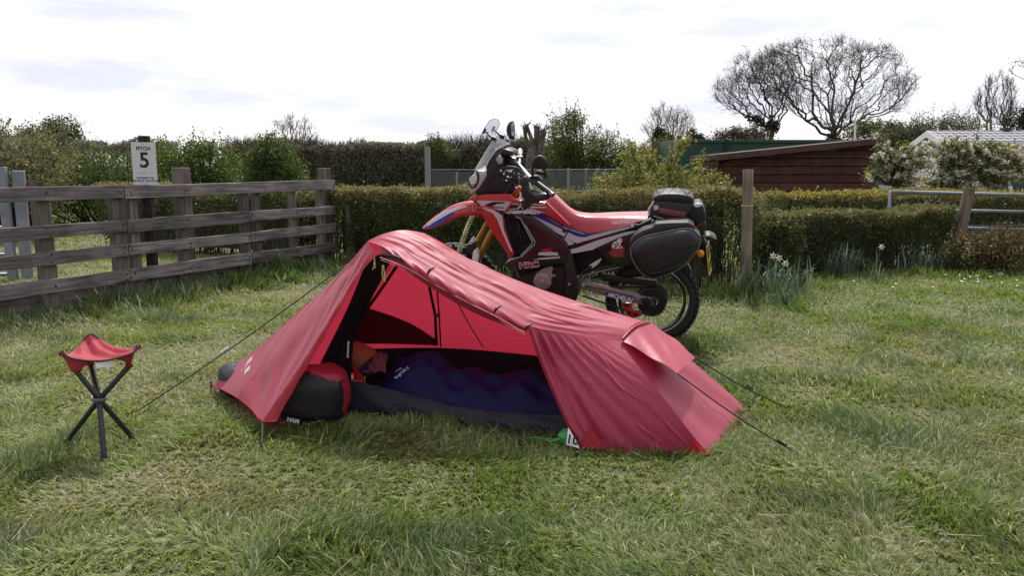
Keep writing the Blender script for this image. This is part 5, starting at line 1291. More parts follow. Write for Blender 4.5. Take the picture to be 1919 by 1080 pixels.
def bare_tree(name, label, cat, root, pts, seed, r_tip, pw=.42, bf=.35, twig=2, twig_len=.5, col=(.055, .045, .045), extra=None, upw=.5, leaves=0, leaf_size=.1, leaf_col=(.10, .09, .04), leaf_mat_=None, wob=.10, group=None, ivy=None, crown_name='crown', tw_r=None):
    rs = NR(seed); root = np.array(root, dtype=float); nodes, par, cnt = grow(pts, root, bf, extra)
    t = thing(name, label, cat, root, group)
    i = np.arange(1, len(nodes)); a, b = nodes[par[i]], nodes[i]; r = r_tip * cnt ** pw
    ra = np.minimum(r[par[i]], r[i] * 1.35); rb = r[i]; ln = np.linalg.norm(b - a, axis=1, keepdims=True)
    m1 = a + (b - a) * .36 + rs.normal(size=a.shape) * wob * ln; m2 = a + (b - a) * .70 + rs.normal(size=a.shape) * wob * .8 * ln
    q1, q2 = ra * .67 + rb * .33, ra * .33 + rb * .67
    big = cnt[i] > 6
    def seg3(s, sg): return join(prisms(a[s], m1[s], ra[s], q1[s], sg), prisms(m1[s], m2[s], q1[s], q2[s], sg), prisms(m2[s], b[s], q2[s], rb[s], sg))
    V, F = seg3(big, 6); np_mesh('trunk', V, F, M_BARK, t, tintv(col, rs, len(V), .12, 1), smooth=True)
    parts = [seg3(~big, 3)]
    if twig:
        st = np.repeat(np.concatenate([m2[~big], b[~big]]), twig, axis=0); dr0 = unit(np.repeat(np.concatenate([(b - a)[~big]] * 2), twig, axis=0))
        dr = unit(dr0 + rs.normal(size=st.shape) * .75 + np.array([0, 0, upw])); L_ = twig_len * rs.uniform(.4, 1.2, (len(st), 1))
        md = st + dr * L_ * .5; en = md + unit(dr + rs.normal(size=dr.shape) * .4) * L_ * .5
        parts += [prisms(st, md, (tw_r or r_tip * .8), (tw_r or r_tip * .8) * .8, 3), prisms(md, en, (tw_r or r_tip * .8) * .8, (tw_r or r_tip * .8) * .5, 3)]
        e3 = md + unit(dr + rs.normal(size=dr.shape) * .7 + np.array([0, 0, upw * .5])) * L_ * .55; parts.append(prisms(md, e3, (tw_r or r_tip * .8) * .7, (tw_r or r_tip * .8) * .4, 3))
    V, F = join(*parts); cr = np_mesh(crown_name, V, F, M_BARK, t, tintv(col, rs, len(V), .15, 1))
    if leaves:
        src = en if twig else b; k = rs.randint(0, len(src), leaves)
        p = src[k] + rs.normal(size=(leaves, 3)) * leaf_size * .8
        V, F = leaf_quads(p, leaf_size * rs.uniform(.5, 1.2, leaves), rs); lc = np.asarray(leaf_col, dtype=float)
        lc = lc[rs.randint(0, len(lc), leaves)] if lc.ndim == 2 else np.repeat(lc[None], leaves, 0)
        np_mesh('leaves', V, F, leaf_mat_ or M_DULL, t, np.repeat(np.clip(lc * (1 + .3 * rs.uniform(-1, 1, (leaves, 1))), .003, .9), 4, axis=0))
    if ivy:
        n, sz, lim, ic = ivy; ok = np.where(cnt[i] > lim)[0]; k = ok[rs.randint(0, len(ok), n)]; f = rs.uniform(0, 1, (n, 1))
        p = a[k] * (1 - f) + b[k] * f + unit(rs.normal(size=(n, 3))) * (r[i][k][:, None] * 1.5 + sz * .8)
        V, F = leaf_quads(p, sz * rs.uniform(.6, 1.2, n), rs, .8)
        np_mesh('ivy', V, F, M_DULL, t, tintv(ic, rs, n, .3))
    return t
def in_poly(x, y, poly):
    c = np.zeros(len(x), bool); n = len(poly)
    for i in range(n):
        (x1, y1), (x2, y2) = poly[i], poly[(i + 1) % n]
        hit = ((y1 > y) != (y2 > y)) & (x < (x2 - x1) * (y - y1) / (y2 - y1 + 1e-9) + x1); c ^= hit
    return c
def env(poly, Y, depth, n, seed, rim=.4):
    """points in a crown whose outline stands at distance Y; depth = half thickness"""
    rs = NR(seed); W = [P(u, v, Y) for u, v in poly]; q = [(p.x, p.z) for p in W]
    xs, zs = [a for a, _ in q], [b for _, b in q]; out = []
    while len(out) < n * 1.45:
        x = rs.uniform(min(xs), max(xs), 4000); z = rs.uniform(min(zs), max(zs), 4000); k = in_poly(x, z, q)
        out += list(zip(x[k], z[k]))
    out = np.array(out[:int(n * 1.45)]); g = vnoise(out[:, 0], out[:, 1], (max(xs) - min(xs)) * .13, seed + 1) + rs.normal(size=len(out)) * .12
    a = out[np.argsort(-g)][:n]; a = a[rs.permutation(len(a))]; n = len(a); e = np.array(q + [q[0]])
    dmin = np.full(n, 1e9)
    for i in range(len(q)):
        p0, p1 = e[i], e[i + 1]; d = p1 - p0; tt = np.clip(((a - p0) @ d) / (d @ d), 0, 1); dmin = np.minimum(dmin, np.linalg.norm(a - (p0 + tt[:, None] * d), axis=1))
    f = np.clip(dmin / dmin.max(), 0, 1) ** .5
    y = Y + rs.choice([-1, 1], n) * (rs.uniform(0, 1, n) ** rim) * depth * f
    return np.stack([a[:, 0], y, a[:, 1]], 1)

def hedge(name, label, path, h, w, n, size, cols_low, cols_top, seed, bare=.0, stems=120, jag=.05, core=True, clipped=True, tops=0, topl=.2, mat_=None, stemc=(.085, .066, .052), cat='hedge', group=None, leafdens_low=.45, corei=.3, coreh=.86):
    """path: ground polyline of the hedge's centre; leaves hug the sides and top, sparser near the ground"""
    rs = NR(seed); path = spline([Vector(p) for p in path], 24); t = thing(name, label, cat, path[0], group)
    L_ = [0]
    for a, b in zip(path, path[1:]): L_.append(L_[-1] + (b - a).length)
    def at(s):
        s = np.asarray(s); X = np.interp(s, L_, [p.x for p in path]); Y = np.interp(s, L_, [p.y for p in path])
        e = .01; X2 = np.interp(np.clip(s + e, 0, L_[-1]), L_, [p.x for p in path]) - np.interp(np.clip(s - e, 0, L_[-1]), L_, [p.x for p in path])
        Y2 = np.interp(np.clip(s + e, 0, L_[-1]), L_, [p.y for p in path]) - np.interp(np.clip(s - e, 0, L_[-1]), L_, [p.y for p in path])
        l = np.hypot(X2, Y2); return X, Y, -Y2 / l, X2 / l
    s = rs.uniform(0, L_[-1], n); hh = h * (1 + jag * (vnoise(s, s * 0, .5, seed) * 2 - 1) + jag * .6 * (vnoise(s, s * 0 + 9, .13, seed + 1) * 2 - 1))
    kind = rs.uniform(0, 1, n); ptop = w / (w + 1.6 * h)
    topm = kind < ptop
    off = np.where(topm, rs.uniform(-.5, .5, n) * w, rs.choice([-1, 1], n, p=[.35, .65] if True else None) * w * .5)
    zz = np.where(topm, hh, hh * rs.uniform(0, 1, n) ** .7)
    keep = topm | (rs.uniform(0, 1, n) < np.clip(leafdens_low + (zz / hh - .25) * 1.6, .04, 1))
    s, off, zz, hh, topm = s[keep], off[keep], zz[keep], hh[keep], topm[keep]; n = len(s)
    ends = (~topm) & (rs.uniform(0, 1, n) < min(.3, .9 * w / (L_[-1] + w))); s = np.where(ends, np.where(rs.uniform(0, 1, n) < .5, 0, L_[-1]) + rs.normal(size=n) * .05, s); off = np.where(ends, rs.uniform(-.5, .5, n) * w, off)
    X, Y, nx, ny = at(np.clip(s, 0, L_[-1])); X = X + ny * (s - np.clip(s, 0, L_[-1])); Y = Y - nx * (s - np.clip(s, 0, L_[-1]))
    bulge = (vnoise(s, zz, .22, seed + 5) - .5) * .14 * min(1, h) + (vnoise(s, zz, .07, seed + 6) - .5) * .06
    inn = rs.uniform(0, 1, n) ** 2.2 * .16 * w
    off = off + np.sign(off) * (bulge - inn) * (~topm); zz = zz - topm * rs.uniform(0, 1, n) ** 2 * .10 * h + topm * (vnoise(s, off, .12, seed + 8) - .5) * .06
    p = np.stack([X - nx * off * -1 * -1, Y - ny * off * -1 * -1, np.maximum(zz, .01)], 1)
    V, F = leaf_quads(p, size * rs.uniform(.55, 1.3, n), rs, .6)
    lo, tp = np.asarray(cols_low, dtype=float), np.asarray(cols_top, dtype=float)
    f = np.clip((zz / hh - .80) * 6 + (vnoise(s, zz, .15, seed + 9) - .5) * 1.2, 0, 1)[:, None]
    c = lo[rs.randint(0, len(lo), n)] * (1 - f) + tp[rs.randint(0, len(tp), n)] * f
    np_mesh('foliage', V, F, mat_ or M_LEAF, t, np.repeat(np.clip(c * (1 + .3 * rs.uniform(-1, 1, (n, 1))), .003, .9), 4, axis=0))
    if clipped:
        k = int(26 * L_[-1]); s2 = rs.uniform(0, L_[-1], k); X, Y, nx, ny = at(s2); o = rs.uniform(-.5, .5, k) * w; b0 = np.stack([X + nx * o, Y + ny * o, np.full(k, h * .96)], 1)
        dr = unit(rs.normal(size=(k, 3)) * .5 + np.array([0, 0, .9])); l = rs.uniform(.03, .15, (k, 1)) * rs.uniform(.3, 1, (k, 1)); m = 9
        q = (b0[:, None] + dr[:, None] * l[:, None] * rs.uniform(.1, 1, (k, m, 1)) + rs.normal(size=(k, m, 3)) * .010).reshape(-1, 3)
        V, F = leaf_quads(q, size * rs.uniform(.5, 1.0, len(q)), rs, .6); o2 = np_mesh('stray_shoots', V, F, M_LEAF, t, np.repeat(np.clip(tp[rs.randint(0, len(tp), len(q))] * (1 + .3 * rs.uniform(-1, 1, (len(q), 1))), .003, .9), 4, axis=0)); o2['kind'] = 'stuff'
    k = int(stems * L_[-1]); s = rs.uniform(0, L_[-1], k); X, Y, nx, ny = at(s); o = rs.uniform(-.45, .45, k) * w
    a = np.stack([X + nx * o * .5, Y + ny * o * .5, np.zeros(k)], 1); b = np.stack([X + nx * o + rs.normal(size=k) * .08, Y + ny * o + rs.normal(size=k) * .08, h * rs.uniform(.6, .97, k)], 1)
    VF = [prisms(a, b, .008 * max(1, h), .003 * max(1, h), 3)]
    if tops:
        k = int(tops * L_[-1]); s = rs.uniform(0, L_[-1], k); X, Y, nx, ny = at(s); o = rs.uniform(-.5, .5, k) * w
        a = np.stack([X + nx * o, Y + ny * o, np.full(k, h * .9)], 1); dr = unit(rs.normal(size=(k, 3)) * .35 + np.array([0, 0, 1.])); l = topl * rs.uniform(.3, 1, (k, 1)) ** 1.3
        l = l * (0.5 + vnoise(s, s * 0, 1.3, seed + 20))[:, None]
        m = a + dr * l * .6; e = m + unit(dr + rs.normal(size=(k, 3)) * .35) * l * .6; VF += [prisms(a, m, .009, .006, 3), prisms(m, e, .006, .003, 3)]
        e2 = m + unit(dr + rs.normal(size=(k, 3)) * .6) * l * .5; VF.append(prisms(m, e2, .005, .003, 3))
    V, F = join(*VF); np_mesh('stems', V, F, M_BARK, t, tintv(stemc, rs, len(V), .25, 1))['kind'] = 'stuff'
    if core:                                            # the dense dead wood in the middle of the hedge
        ns = max(4, int(L_[-1] / .25)); mb = MB(); rows = []
        for i in range(ns + 1):
            X, Y, nx, ny = [float(v) for v in at(corei + (L_[-1] - 2 * corei) * i / ns)]; hw = w * .26; j = rs.uniform(.9, 1.05)
            rows.append([Vector((X + nx * hw, Y + ny * hw, .12 * h)), Vector((X + nx * hw * 1.1, Y + ny * hw * 1.1, h * .7 * coreh * j)), Vector((X + nx * hw * .7, Y + ny * hw * .7, h * coreh * j)), Vector((X - nx * hw * .7, Y - ny * hw * .7, h * coreh * j)), Vector((X - nx * hw * 1.1, Y - ny * hw * 1.1, h * .7 * coreh * j)), Vector((X - nx * hw, Y - ny * hw, .12 * h))])
        mb.grid(rows).build('inner_wood', M_CORE, t, normals=False, merge=False)
    return t
M_CORE = mat('dead_hedge_wood', (.060, .054, .040), .95, var=.5, scale=14, bump=.8, bscale=40)
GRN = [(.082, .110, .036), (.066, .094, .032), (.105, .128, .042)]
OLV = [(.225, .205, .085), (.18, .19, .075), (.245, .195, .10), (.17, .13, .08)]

# ---- clipped hedges
Hd = lambda u, Y: Vector((P(u, 400, Y).x, Y, 0))
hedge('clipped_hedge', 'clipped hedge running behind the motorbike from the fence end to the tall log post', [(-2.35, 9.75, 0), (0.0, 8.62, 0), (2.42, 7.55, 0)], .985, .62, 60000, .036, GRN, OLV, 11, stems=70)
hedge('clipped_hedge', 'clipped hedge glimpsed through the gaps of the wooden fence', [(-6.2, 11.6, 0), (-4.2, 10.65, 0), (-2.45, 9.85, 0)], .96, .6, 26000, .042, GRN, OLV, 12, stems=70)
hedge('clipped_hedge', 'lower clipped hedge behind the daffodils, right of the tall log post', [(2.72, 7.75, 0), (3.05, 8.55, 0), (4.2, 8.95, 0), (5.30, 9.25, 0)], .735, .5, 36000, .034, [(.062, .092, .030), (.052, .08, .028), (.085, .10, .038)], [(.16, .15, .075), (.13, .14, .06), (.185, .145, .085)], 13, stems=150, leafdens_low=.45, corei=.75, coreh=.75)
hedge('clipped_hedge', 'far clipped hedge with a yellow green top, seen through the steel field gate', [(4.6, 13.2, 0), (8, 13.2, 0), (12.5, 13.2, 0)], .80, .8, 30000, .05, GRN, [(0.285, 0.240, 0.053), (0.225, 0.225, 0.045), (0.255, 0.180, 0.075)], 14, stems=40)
bush('shrub', 'brown and green shrub at the foot of the slanting log post', 'shrub', (5.55, 8.75, 0), [((5.45, 8.70, .22), (.42, .3, .26)), ((5.80, 8.75, .28), (.30, .25, .26))], 9000, .030, [(0.119, 0.087, 0.039), (0.077, 0.081, 0.028), (0.182, 0.112, 0.049), (0.042, 0.049, 0.020)], 21, spread=.06, spikes=26, spike_len=.16, twigs=110)
# ---- yellow-green young larch-like shrub behind the bike
def young_tree():
    base = (1.75, 9.4, 0); rs = NR(31); t = thing('young_tree', 'sprawling young tree with yellow green tufts behind the tail of the motorbike', 'tree', base)
    tips = [(1130, 335), (1145, 372), (1160, 300), (1175, 268), (1195, 330), (1210, 300), (1240, 296), (1262, 250), (1285, 248), (1275, 310), (1325, 310), (1350, 322), (1352, 345), (1345, 365), (1300, 345), (1262, 335), (1225, 345), (1150, 350), (1190, 375), (1330, 372), (1238, 372), (1280, 360), (1205, 268), (1170, 345), (1320, 285)]
    A, Bp, L_ = [], [], []
    hub_ = np.array([P(1255, 375, 9.3).x, 9.4, .75])
    for u, v in tips:
        y = 9.3 + rs.uniform(-.6, .5); tip = np.array(P(u, v, y)); st = hub_ + np.array([(tip[0] - hub_[0]) * rs.uniform(.15, .4), 0, rs.uniform(-.2, .15)])
        c = [st, st + (tip - st) * .5 + rs.normal(size=3) * .05 + np.array([0, 0, -.05]), tip]
        pts = np.array([tuple(q) for q in spline([Vector(q) for q in c], 10)])
        for i in range(10): A.append(pts[i]); Bp.append(pts[i + 1]); L_.append(.016 * (1 - i / 11))
        k = int(26 + 42 * np.linalg.norm(tip - st))
        for f in rs.uniform(.12, 1, k): # tufts along the shoot
            q = pts[int(f * 9.99)] + rs.normal(size=3) * .035; tuft.append(q)
        for _ in range(4):
            f = rs.randint(3, 9); q = pts[f]; e = q + unit((tip - st) + rs.normal(size=3) * .5 * np.linalg.norm(tip - st)) * rs.uniform(.12, .3); A.append(q); Bp.append(e); L_.append(.006)
            for g in rs.uniform(.2, 1, 18): tuft.append(q + (e - q) * g + rs.normal(size=3) * .02)
    A.append(np.array([hub_[0], 9.4, 0])); Bp.append(hub_); L_.append(.05)
    A.append(hub_); Bp.append(np.array(P(1273, 255, 9.4))); L_.append(.028)
    L_ = np.array(L_); V, F = prisms(np.array(A), np.array(Bp), L_, L_ * .85, 5); np_mesh('trunk', V, F, M_BARK, t, tintv((.07, .055, .035), rs, len(V), .2, 1))
    p = np.repeat(np.array(tuft), 5, axis=0); p = p + rs.normal(size=p.shape) * .018; V, F = leaf_quads(p, .042 * rs.uniform(.6, 1.3, len(p)), rs, .42)
    c = np.array([(.27, .26, .075), (.21, .225, .06), (.30, .25, .10), (.15, .18, .05)])[rs.randint(0, 4, len(p))]
    np_mesh('crown', V, F, M_LEAF, t, np.repeat(c * (1 + .25 * rs.uniform(-1, 1, (len(p), 1))), 4, axis=0))
tuft = []; young_tree()
bush('shrub', 'low leafy shrub between the young tree and the hedge top', 'shrub', (1.55, 8.9, 0), [((1.35, 8.9, .88), (.5, .3, .22)), ((2.0, 8.7, .86), (.45, .3, .22))], 9000, .036, [(0.182, 0.196, 0.056), (0.140, 0.168, 0.042), (0.224, 0.196, 0.070)], 32, spread=.07, spikes=20, spike_len=.2)
# ---- left background
bush('willow_bush', 'loose olive yellow bush behind the steel gate posts', 'bush', tuple(Hd(30, 13)), [(P(20, 300, 13), (1.0, .8, .55)), (P(80, 330, 12.5), (.6, .6, .5)), (P(-60, 310, 13), (1.0, .8, .6)), (P(60, 275, 13.2), (.6, .6, .3))], 15000, .055, [(.165, .155, .085), (.135, .14, .07), (.20, .185, .11), (.11, .11, .07)], 41, spread=.12, spikes=60, spike_len=.45, twigs=140)
bush('conifer_hedge', 'dense dark green hedge with yellow green tips behind the PITCH sign', 'hedge', tuple(Hd(190, 15)), [(P(120, 345, 15), (.9, .6, .6)), (P(185, 340, 15), (.9, .6, .62)), (P(245, 338, 15), (.8, .6, .62)), (P(150, 380, 15), (1.2, .6, .7)), (P(240, 380, 15), (.9, .6, .7))], 26000, .05, [(0.070, 0.116, 0.028), (0.054, 0.093, 0.025), (0.139, 0.171, 0.039)], 42, spread=.10, spikes=70, spike_len=.3)
bush('round_tree', 'dark round leafy tree rising above the thicket on the far left', 'tree', tuple(Hd(112, 26)), [(P(115, 248, 26), (.62, .6, .42)), (P(100, 262, 26), (.6, .6, .5)), (P(130, 285, 26), (.45, .6, .6)), (P(60, 258, 26), (.6, .5, .22))], 8000, .085, [(0.054, 0.074, 0.031), (0.043, 0.062, 0.028), (0.078, 0.093, 0.039)], 43, spread=.14, spikes=40, spike_len=.45)
hedge('blackthorn_thicket', 'grey flowering thicket along the far edge of the left field', [Hd(-260, 24), Hd(60, 24), Hd(330, 24.5)], 1.85, 1.6, 44000, .075, [(.12, .11, .10), (.17, .16, .155), (.10, .085, .06), (.13, .12, .07)], [(.22, .20, .205), (.17, .15, .13), (.26, .25, .26)], 44, stems=60, jag=.14, tops=160, topl=.5, mat_=M_DULL, stemc=(.13, .11, .105), leafdens_low=.9, core=False, clipped=False)
bush('green_bush', 'bright green bush between the PITCH sign and the tall fence post', 'bush', tuple(Hd(380, 16)), [(P(345, 320, 16), (.75, .6, .5)), (P(395, 310, 16), (.72, .6, .48)), (P(310, 315, 16.2), (.5, .5, .5)), (P(430, 335, 16), (.5, .5, .4)), (P(370, 365, 16), (1.0, .6, .6)), (P(380, 288, 16), (.45, .5, .22))], 22000, .052, [(0.116, 0.171, 0.034), (0.085, 0.132, 0.031), (0.155, 0.202, 0.046), (0.054, 0.078, 0.025)], 45, spread=.10, spikes=70, spike_len=.42)
bush('green_bush', 'dark green pointed bush in front of the bare tree behind the fence', 'bush', tuple(Hd(510, 15)), [(P(505, 310, 15), (.42, .4, .5)), (P(520, 300, 15), (.38, .4, .42)), (P(545, 330, 15), (.30, .3, .36)), (P(480, 335, 15), (.30, .3, .4)), (P(510, 355, 15), (.5, .4, .5)), (P(505, 278, 15), (.24, .3, .2))], 16000, .05, [(0.070, 0.109, 0.028), (0.050, 0.078, 0.025), (0.124, 0.163, 0.046)], 46, spread=.09, spikes=46, spike_len=.36)
bare_tree('bare_tree', 'fine twigged bare tree rising behind the pointed bush on the left skyline', 'tree', Hd(556, 40), env([(508, 258), (512, 234), (540, 222), (566, 220), (588, 234), (597, 258), (590, 282), (570, 296), (552, 300), (530, 290), (512, 276)], 40, .95, 240, 47), 47, .008, .40, .9, 2, .34, (.14, .125, .125), upw=.9, leaves=500, leaf_size=.06, leaf_col=(.12, .10, .09))
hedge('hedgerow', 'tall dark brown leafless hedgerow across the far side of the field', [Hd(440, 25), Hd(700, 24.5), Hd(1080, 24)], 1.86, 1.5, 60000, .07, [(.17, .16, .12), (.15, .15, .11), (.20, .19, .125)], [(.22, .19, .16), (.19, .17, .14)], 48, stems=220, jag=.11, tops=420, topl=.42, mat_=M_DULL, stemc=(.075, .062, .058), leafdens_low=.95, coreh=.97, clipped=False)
bare_tree('bare_shrub', 'small bare shrub sticking out of the far hedgerow', 'shrub', Hd(668, 24.6), env([(650, 275), (655, 258), (668, 252), (682, 260), (690, 280), (668, 296)], 24.6, .25, 60, 49), 49, .007, .4, .5, 2, .2, (.075, .06, .058), upw=.9)
bush('green_bush', 'green leafy shoot topping the far hedgerow left of the motorbike screen', 'bush', tuple(Hd(820, 23)), [(P(815, 272, 23), (.35, .3, .14)), (P(825, 285, 23), (.45, .3, .2))], 2600, .06, [(0.093, 0.116, 0.039), (0.070, 0.085, 0.031)], 50, spread=.09, spikes=26, spike_len=.4)
# ---- middle background
bush('hawthorn_tree', 'broad light green leafing tree behind the wire fence and the bike mirror', 'tree', tuple(Hd(1090, 20)), [(P(1050, 262, 20), (.65, .6, .5)), (P(1095, 285, 20), (.7, .6, .55)), (P(1140, 285, 20), (.62, .6, .45)), (P(1075, 235, 20), (.40, .5, .22)), (P(1165, 300, 20), (.45, .5, .4)), (P(1060, 310, 20), (.7, .6, .5)), (P(1120, 325, 20), (.9, .6, .5))], 18000, .062, [(0.116, 0.163, 0.040), (0.085, 0.124, 0.034), (0.171, 0.217, 0.054), (0.062, 0.085, 0.031)], 51, spread=.11, spikes=64, spike_len=.75, twigs=160)
def pollard():
    t = thing('pollard_stump', 'pollarded tree with knobbly cut limbs behind the motorbike mirrors', 'tree', Hd(998, 17)); rs = random.Random(5); mb = MB()
    lim = [[(996, 330), (994, 290), (986, 262), (983, 240)], [(996, 330), (992, 290), (998, 268), (990, 245), (987, 236)], [(1000, 330), (1002, 290), (1004, 262), (1004, 238)], [(1004, 330), (1010, 285), (1012, 258), (1008, 240)], [(1004, 330), (1014, 300), (1018, 262), (1020, 250)], [(1002, 300), (1006, 275), (1010, 262), (1016, 246)]]
    for k, l in enumerate(lim):
        q = spline([P(u, v, 17 + rs.uniform(-.1, .1)) for u, v in l], 10); mb.tube(q, [.062 - .022 * i / 10 for i in range(11)], 8); mb.ball(q[-1], .050, 8, 5); [mb.tube([q[-1], q[-1] + Vector((rs.uniform(-.12, .12), rs.uniform(-.08, .08), rs.uniform(.05, .18)))], [.012, .004], 4) for _ in range(5)]
    mb.tube([Hd(998, 17), P(999, 330, 17), P(997, 300, 17), P(1000, 272, 17)], [.20, .18, .15, .08], 10); mb.tube([P(1004, 320, 17), P(1012, 285, 17.1), P(1014, 266, 17.1)], [.12, .09, .05], 8)
    mb.build('trunk', mat('pollard_bark', (.10, .082, .064), .9, var=.4, scale=12, bump=.6), t, smooth=True)
pollard()
bush('brown_bush', 'rounded brown budding bush left of the green container', 'bush', tuple(Hd(1225, 26)), [(P(1225, 295, 26), (.75, .5, .6)), (P(1245, 285, 26), (.5, .5, .45)), (P(1195, 300, 26), (.5, .5, .4))], 9000, .06, [(.12, .095, .05), (.10, .085, .04), (.14, .12, .05)], 52, spread=.1, spikes=30, spike_len=.25, mat_=M_DULL)
bare_tree('bare_tree', 'small round bare tree on the skyline left of the green container', 'tree', Hd(1250, 80), env([(1203, 246), (1206, 226), (1220, 206), (1240, 198), (1258, 198), (1280, 206), (1296, 226), (1301, 244), (1285, 256), (1262, 264), (1240, 266), (1220, 258)], 80, 2.2, 240, 53), 53, .015, .42, .9, 2, .9, (.17, .14, .145), upw=.7, leaves=300, leaf_size=.15, leaf_col=(.14, .085, .08))
for k, (u0, v0, s) in enumerate(((1236, 240, 1.0), (1300, 246, .75), (1312, 250, .6))):
    bush('conifer', ['dark pointed conifer in front of the small round bare tree', 'middle dark conifer behind the left end of the green container', 'smallest dark conifer behind the green container roof'][k], 'tree', tuple(Hd(u0, 70)), [(P(u0, v0 + 8, 70), (.55 * s, .6, .4 * s)), (P(u0 + 2, v0 + 20, 70), (1.0 * s, .8, .6 * s)), (P(u0, v0 + 40, 70), (1.1 * s, .8, 1.0))], 2600, .2, [(.016, .024, .018), (.02, .03, .02)], 54 + k, spread=.22, spikes=14, spike_len=.6, mat_=M_DULL)
# ---- big trees on the right skyline
TB = dict(col=(.115, .098, .10), wob=.08, tw_r=.008)
pA = [(1340, 176), (1346, 148), (1372, 118), (1404, 98), (1440, 90), (1476, 104), (1486, 140), (1484, 186), (1470, 222), (1450, 240), (1425, 236), (1400, 220), (1372, 210), (1348, 198)]
r0 = np.array(Hd(1449, 62)); top = np.array(P(1447, 248, 62))
bare_tree('oak_tree', 'left hand big bare oak with a smaller crown behind the green container', 'tree', r0, env(pA, 62, 2.2, 560, 61), 61, .0115, .43, .55, 3, .8, extra=[(top, 0)], upw=.5, leaves=500, leaf_size=.15, leaf_col=[(.085, .070, .055), (.07, .06, .05)], ivy=(1100, .20, 90, (.034, .042, .02)), **TB)
pB = [(1404, 150), (1408, 122), (1438, 98), (1470, 84), (1510, 76), (1550, 70), (1590, 76), (1620, 92), (1660, 88), (1690, 108), (1702, 132), (1716, 140), (1712, 166), (1694, 190), (1690, 208), (1660, 212), (1625, 226), (1600, 240), (1560, 246), (1530, 240), (1500, 222), (1478, 200), (1456, 186), (1420, 176)]
r0 = np.array(Hd(1562, 60)); t1 = np.array(P(1562, 256, 60))
ex = [(t1, 0), (np.array(P(1532, 225, 60)), 1), (np.array(P(1524, 180, 59.4)), 2), (np.array(P(1558, 215, 60.4)), 1), (np.array(P(1564, 170, 60.6)), 4), (np.array(P(1585, 205, 59.6)), 1), (np.array(P(1602, 160, 59.4)), 6), (np.array(P(1612, 130, 59.2)), 7), (np.array(P(1510, 226, 61)), 1)]
bare_tree('oak_tree', 'right hand big bare oak with a wide domed crown and ivy on its limbs', 'tree', r0, env(pB, 60, 3.2, 1150, 62), 62, .0115, .425, .55, 3, .8, extra=ex, upw=.5, leaves=900, leaf_size=.15, leaf_col=[(.085, .070, .055), (.07, .06, .05)], ivy=(2200, .20, 260, (.034, .042, .02)), **TB)
bush('undergrowth_bush', 'olive green bush at the foot of the right hand oak above the brown shed', 'bush', tuple(Hd(1650, 52)), [(P(1650, 245, 52), (1.5, 1, .55)), (P(1690, 255, 52), (1.3, 1, .5)), (P(1610, 250, 52), (1.0, 1, .4))], 7000, .14, [(.085, .085, .035), (.06, .06, .03), (.11, .10, .04)], 63, spread=.25, spikes=40, spike_len=.9)
bush('brown_bush', 'rusty brown bush at the foot of the left hand oak', 'bush', tuple(Hd(1400, 55)), [(P(1405, 255, 55), (1.6, 1, .5)), (P(1370, 258, 55), (1.2, 1, .4))], 4500, .15, [(.12, .07, .04), (.09, .065, .04), (.06, .05, .04)], 64, spread=.25, spikes=30, spike_len=.8, mat_=M_DULL)
bush('dark_thicket', 'dark olive thicket left of the white caravan roof', 'bush', tuple(Hd(1690, 45)), [(P(1690, 262, 45), (1.6, 1, .55)), (P(1720, 255, 45), (1.0, 1, .55)), (P(1680, 285, 45), (1.5, 1, .8))], 8000, .11, [(.05, .055, .028), (.04, .042, .025), (.065, .06, .035)], 65, spread=.2, spikes=60, spike_len=.8)
bush('hazy_bush', 'grey green half bare bush behind the caravan roof ridge', 'bush', tuple(Hd(1790, 55)), [(P(1770, 238, 55), (1.8, 1, .8)), (P(1830, 238, 55), (1.6, 1, .6)), (P(1720, 240, 55), (1.2, 1, .6)), (P(1790, 270, 55), (3, 1, 1))], 8000, .13, [(.12, .11, .075), (.10, .095, .06), (.15, .135, .11)], 66, spread=.3, spikes=110, spike_len=1.4, mat_=M_DULL, twigs=200, barkc=(.12, .10, .10))
bare_tree('bare_tree', 'upright bare tree standing above the caravan roof', 'tree', Hd(1868, 58), env([(1830, 205), (1834, 178), (1848, 156), (1866, 142), (1882, 140), (1896, 165), (1904, 195), (1896, 225), (1875, 240), (1850, 232)], 58, 1.4, 150, 67), 67, .014, .44, .9, 2, .9, (.12, .10, .105), upw=1.6)
bush('conifer', 'dark bushy evergreen at the right edge above the caravan', 'tree', tuple(Hd(1915, 56)), [(P(1915, 225, 56), (1.2, 1, .8)), (P(1900, 238, 56), (1.1, 1, .5)), (P(1945, 225, 56), (1.6, 1, 1.1)), (P(1920, 270, 56), (2, 1, 1.2))], 7000, .15, [(.035, .04, .02), (.025, .03, .018), (.05, .05, .025)], 68, spread=.22, spikes=30, spike_len=.5)
bare_tree('bare_tree', 'bare tree reaching into the frame at the right edge with budding twigs', 'tree', Hd(2040, 40), env([(1893, 124), (1902, 112), (1930, 96), (2000, 60), (2080, 60), (2120, 130), (2060, 190), (1980, 180), (1925, 158), (1905, 140)], 40, 2.0, 260, 69), 69, .010, .44, .8, 2, .4, (.09, .075, .075), upw=.3, leaves=900, leaf_size=.09, leaf_col=(.11, .085, .06))
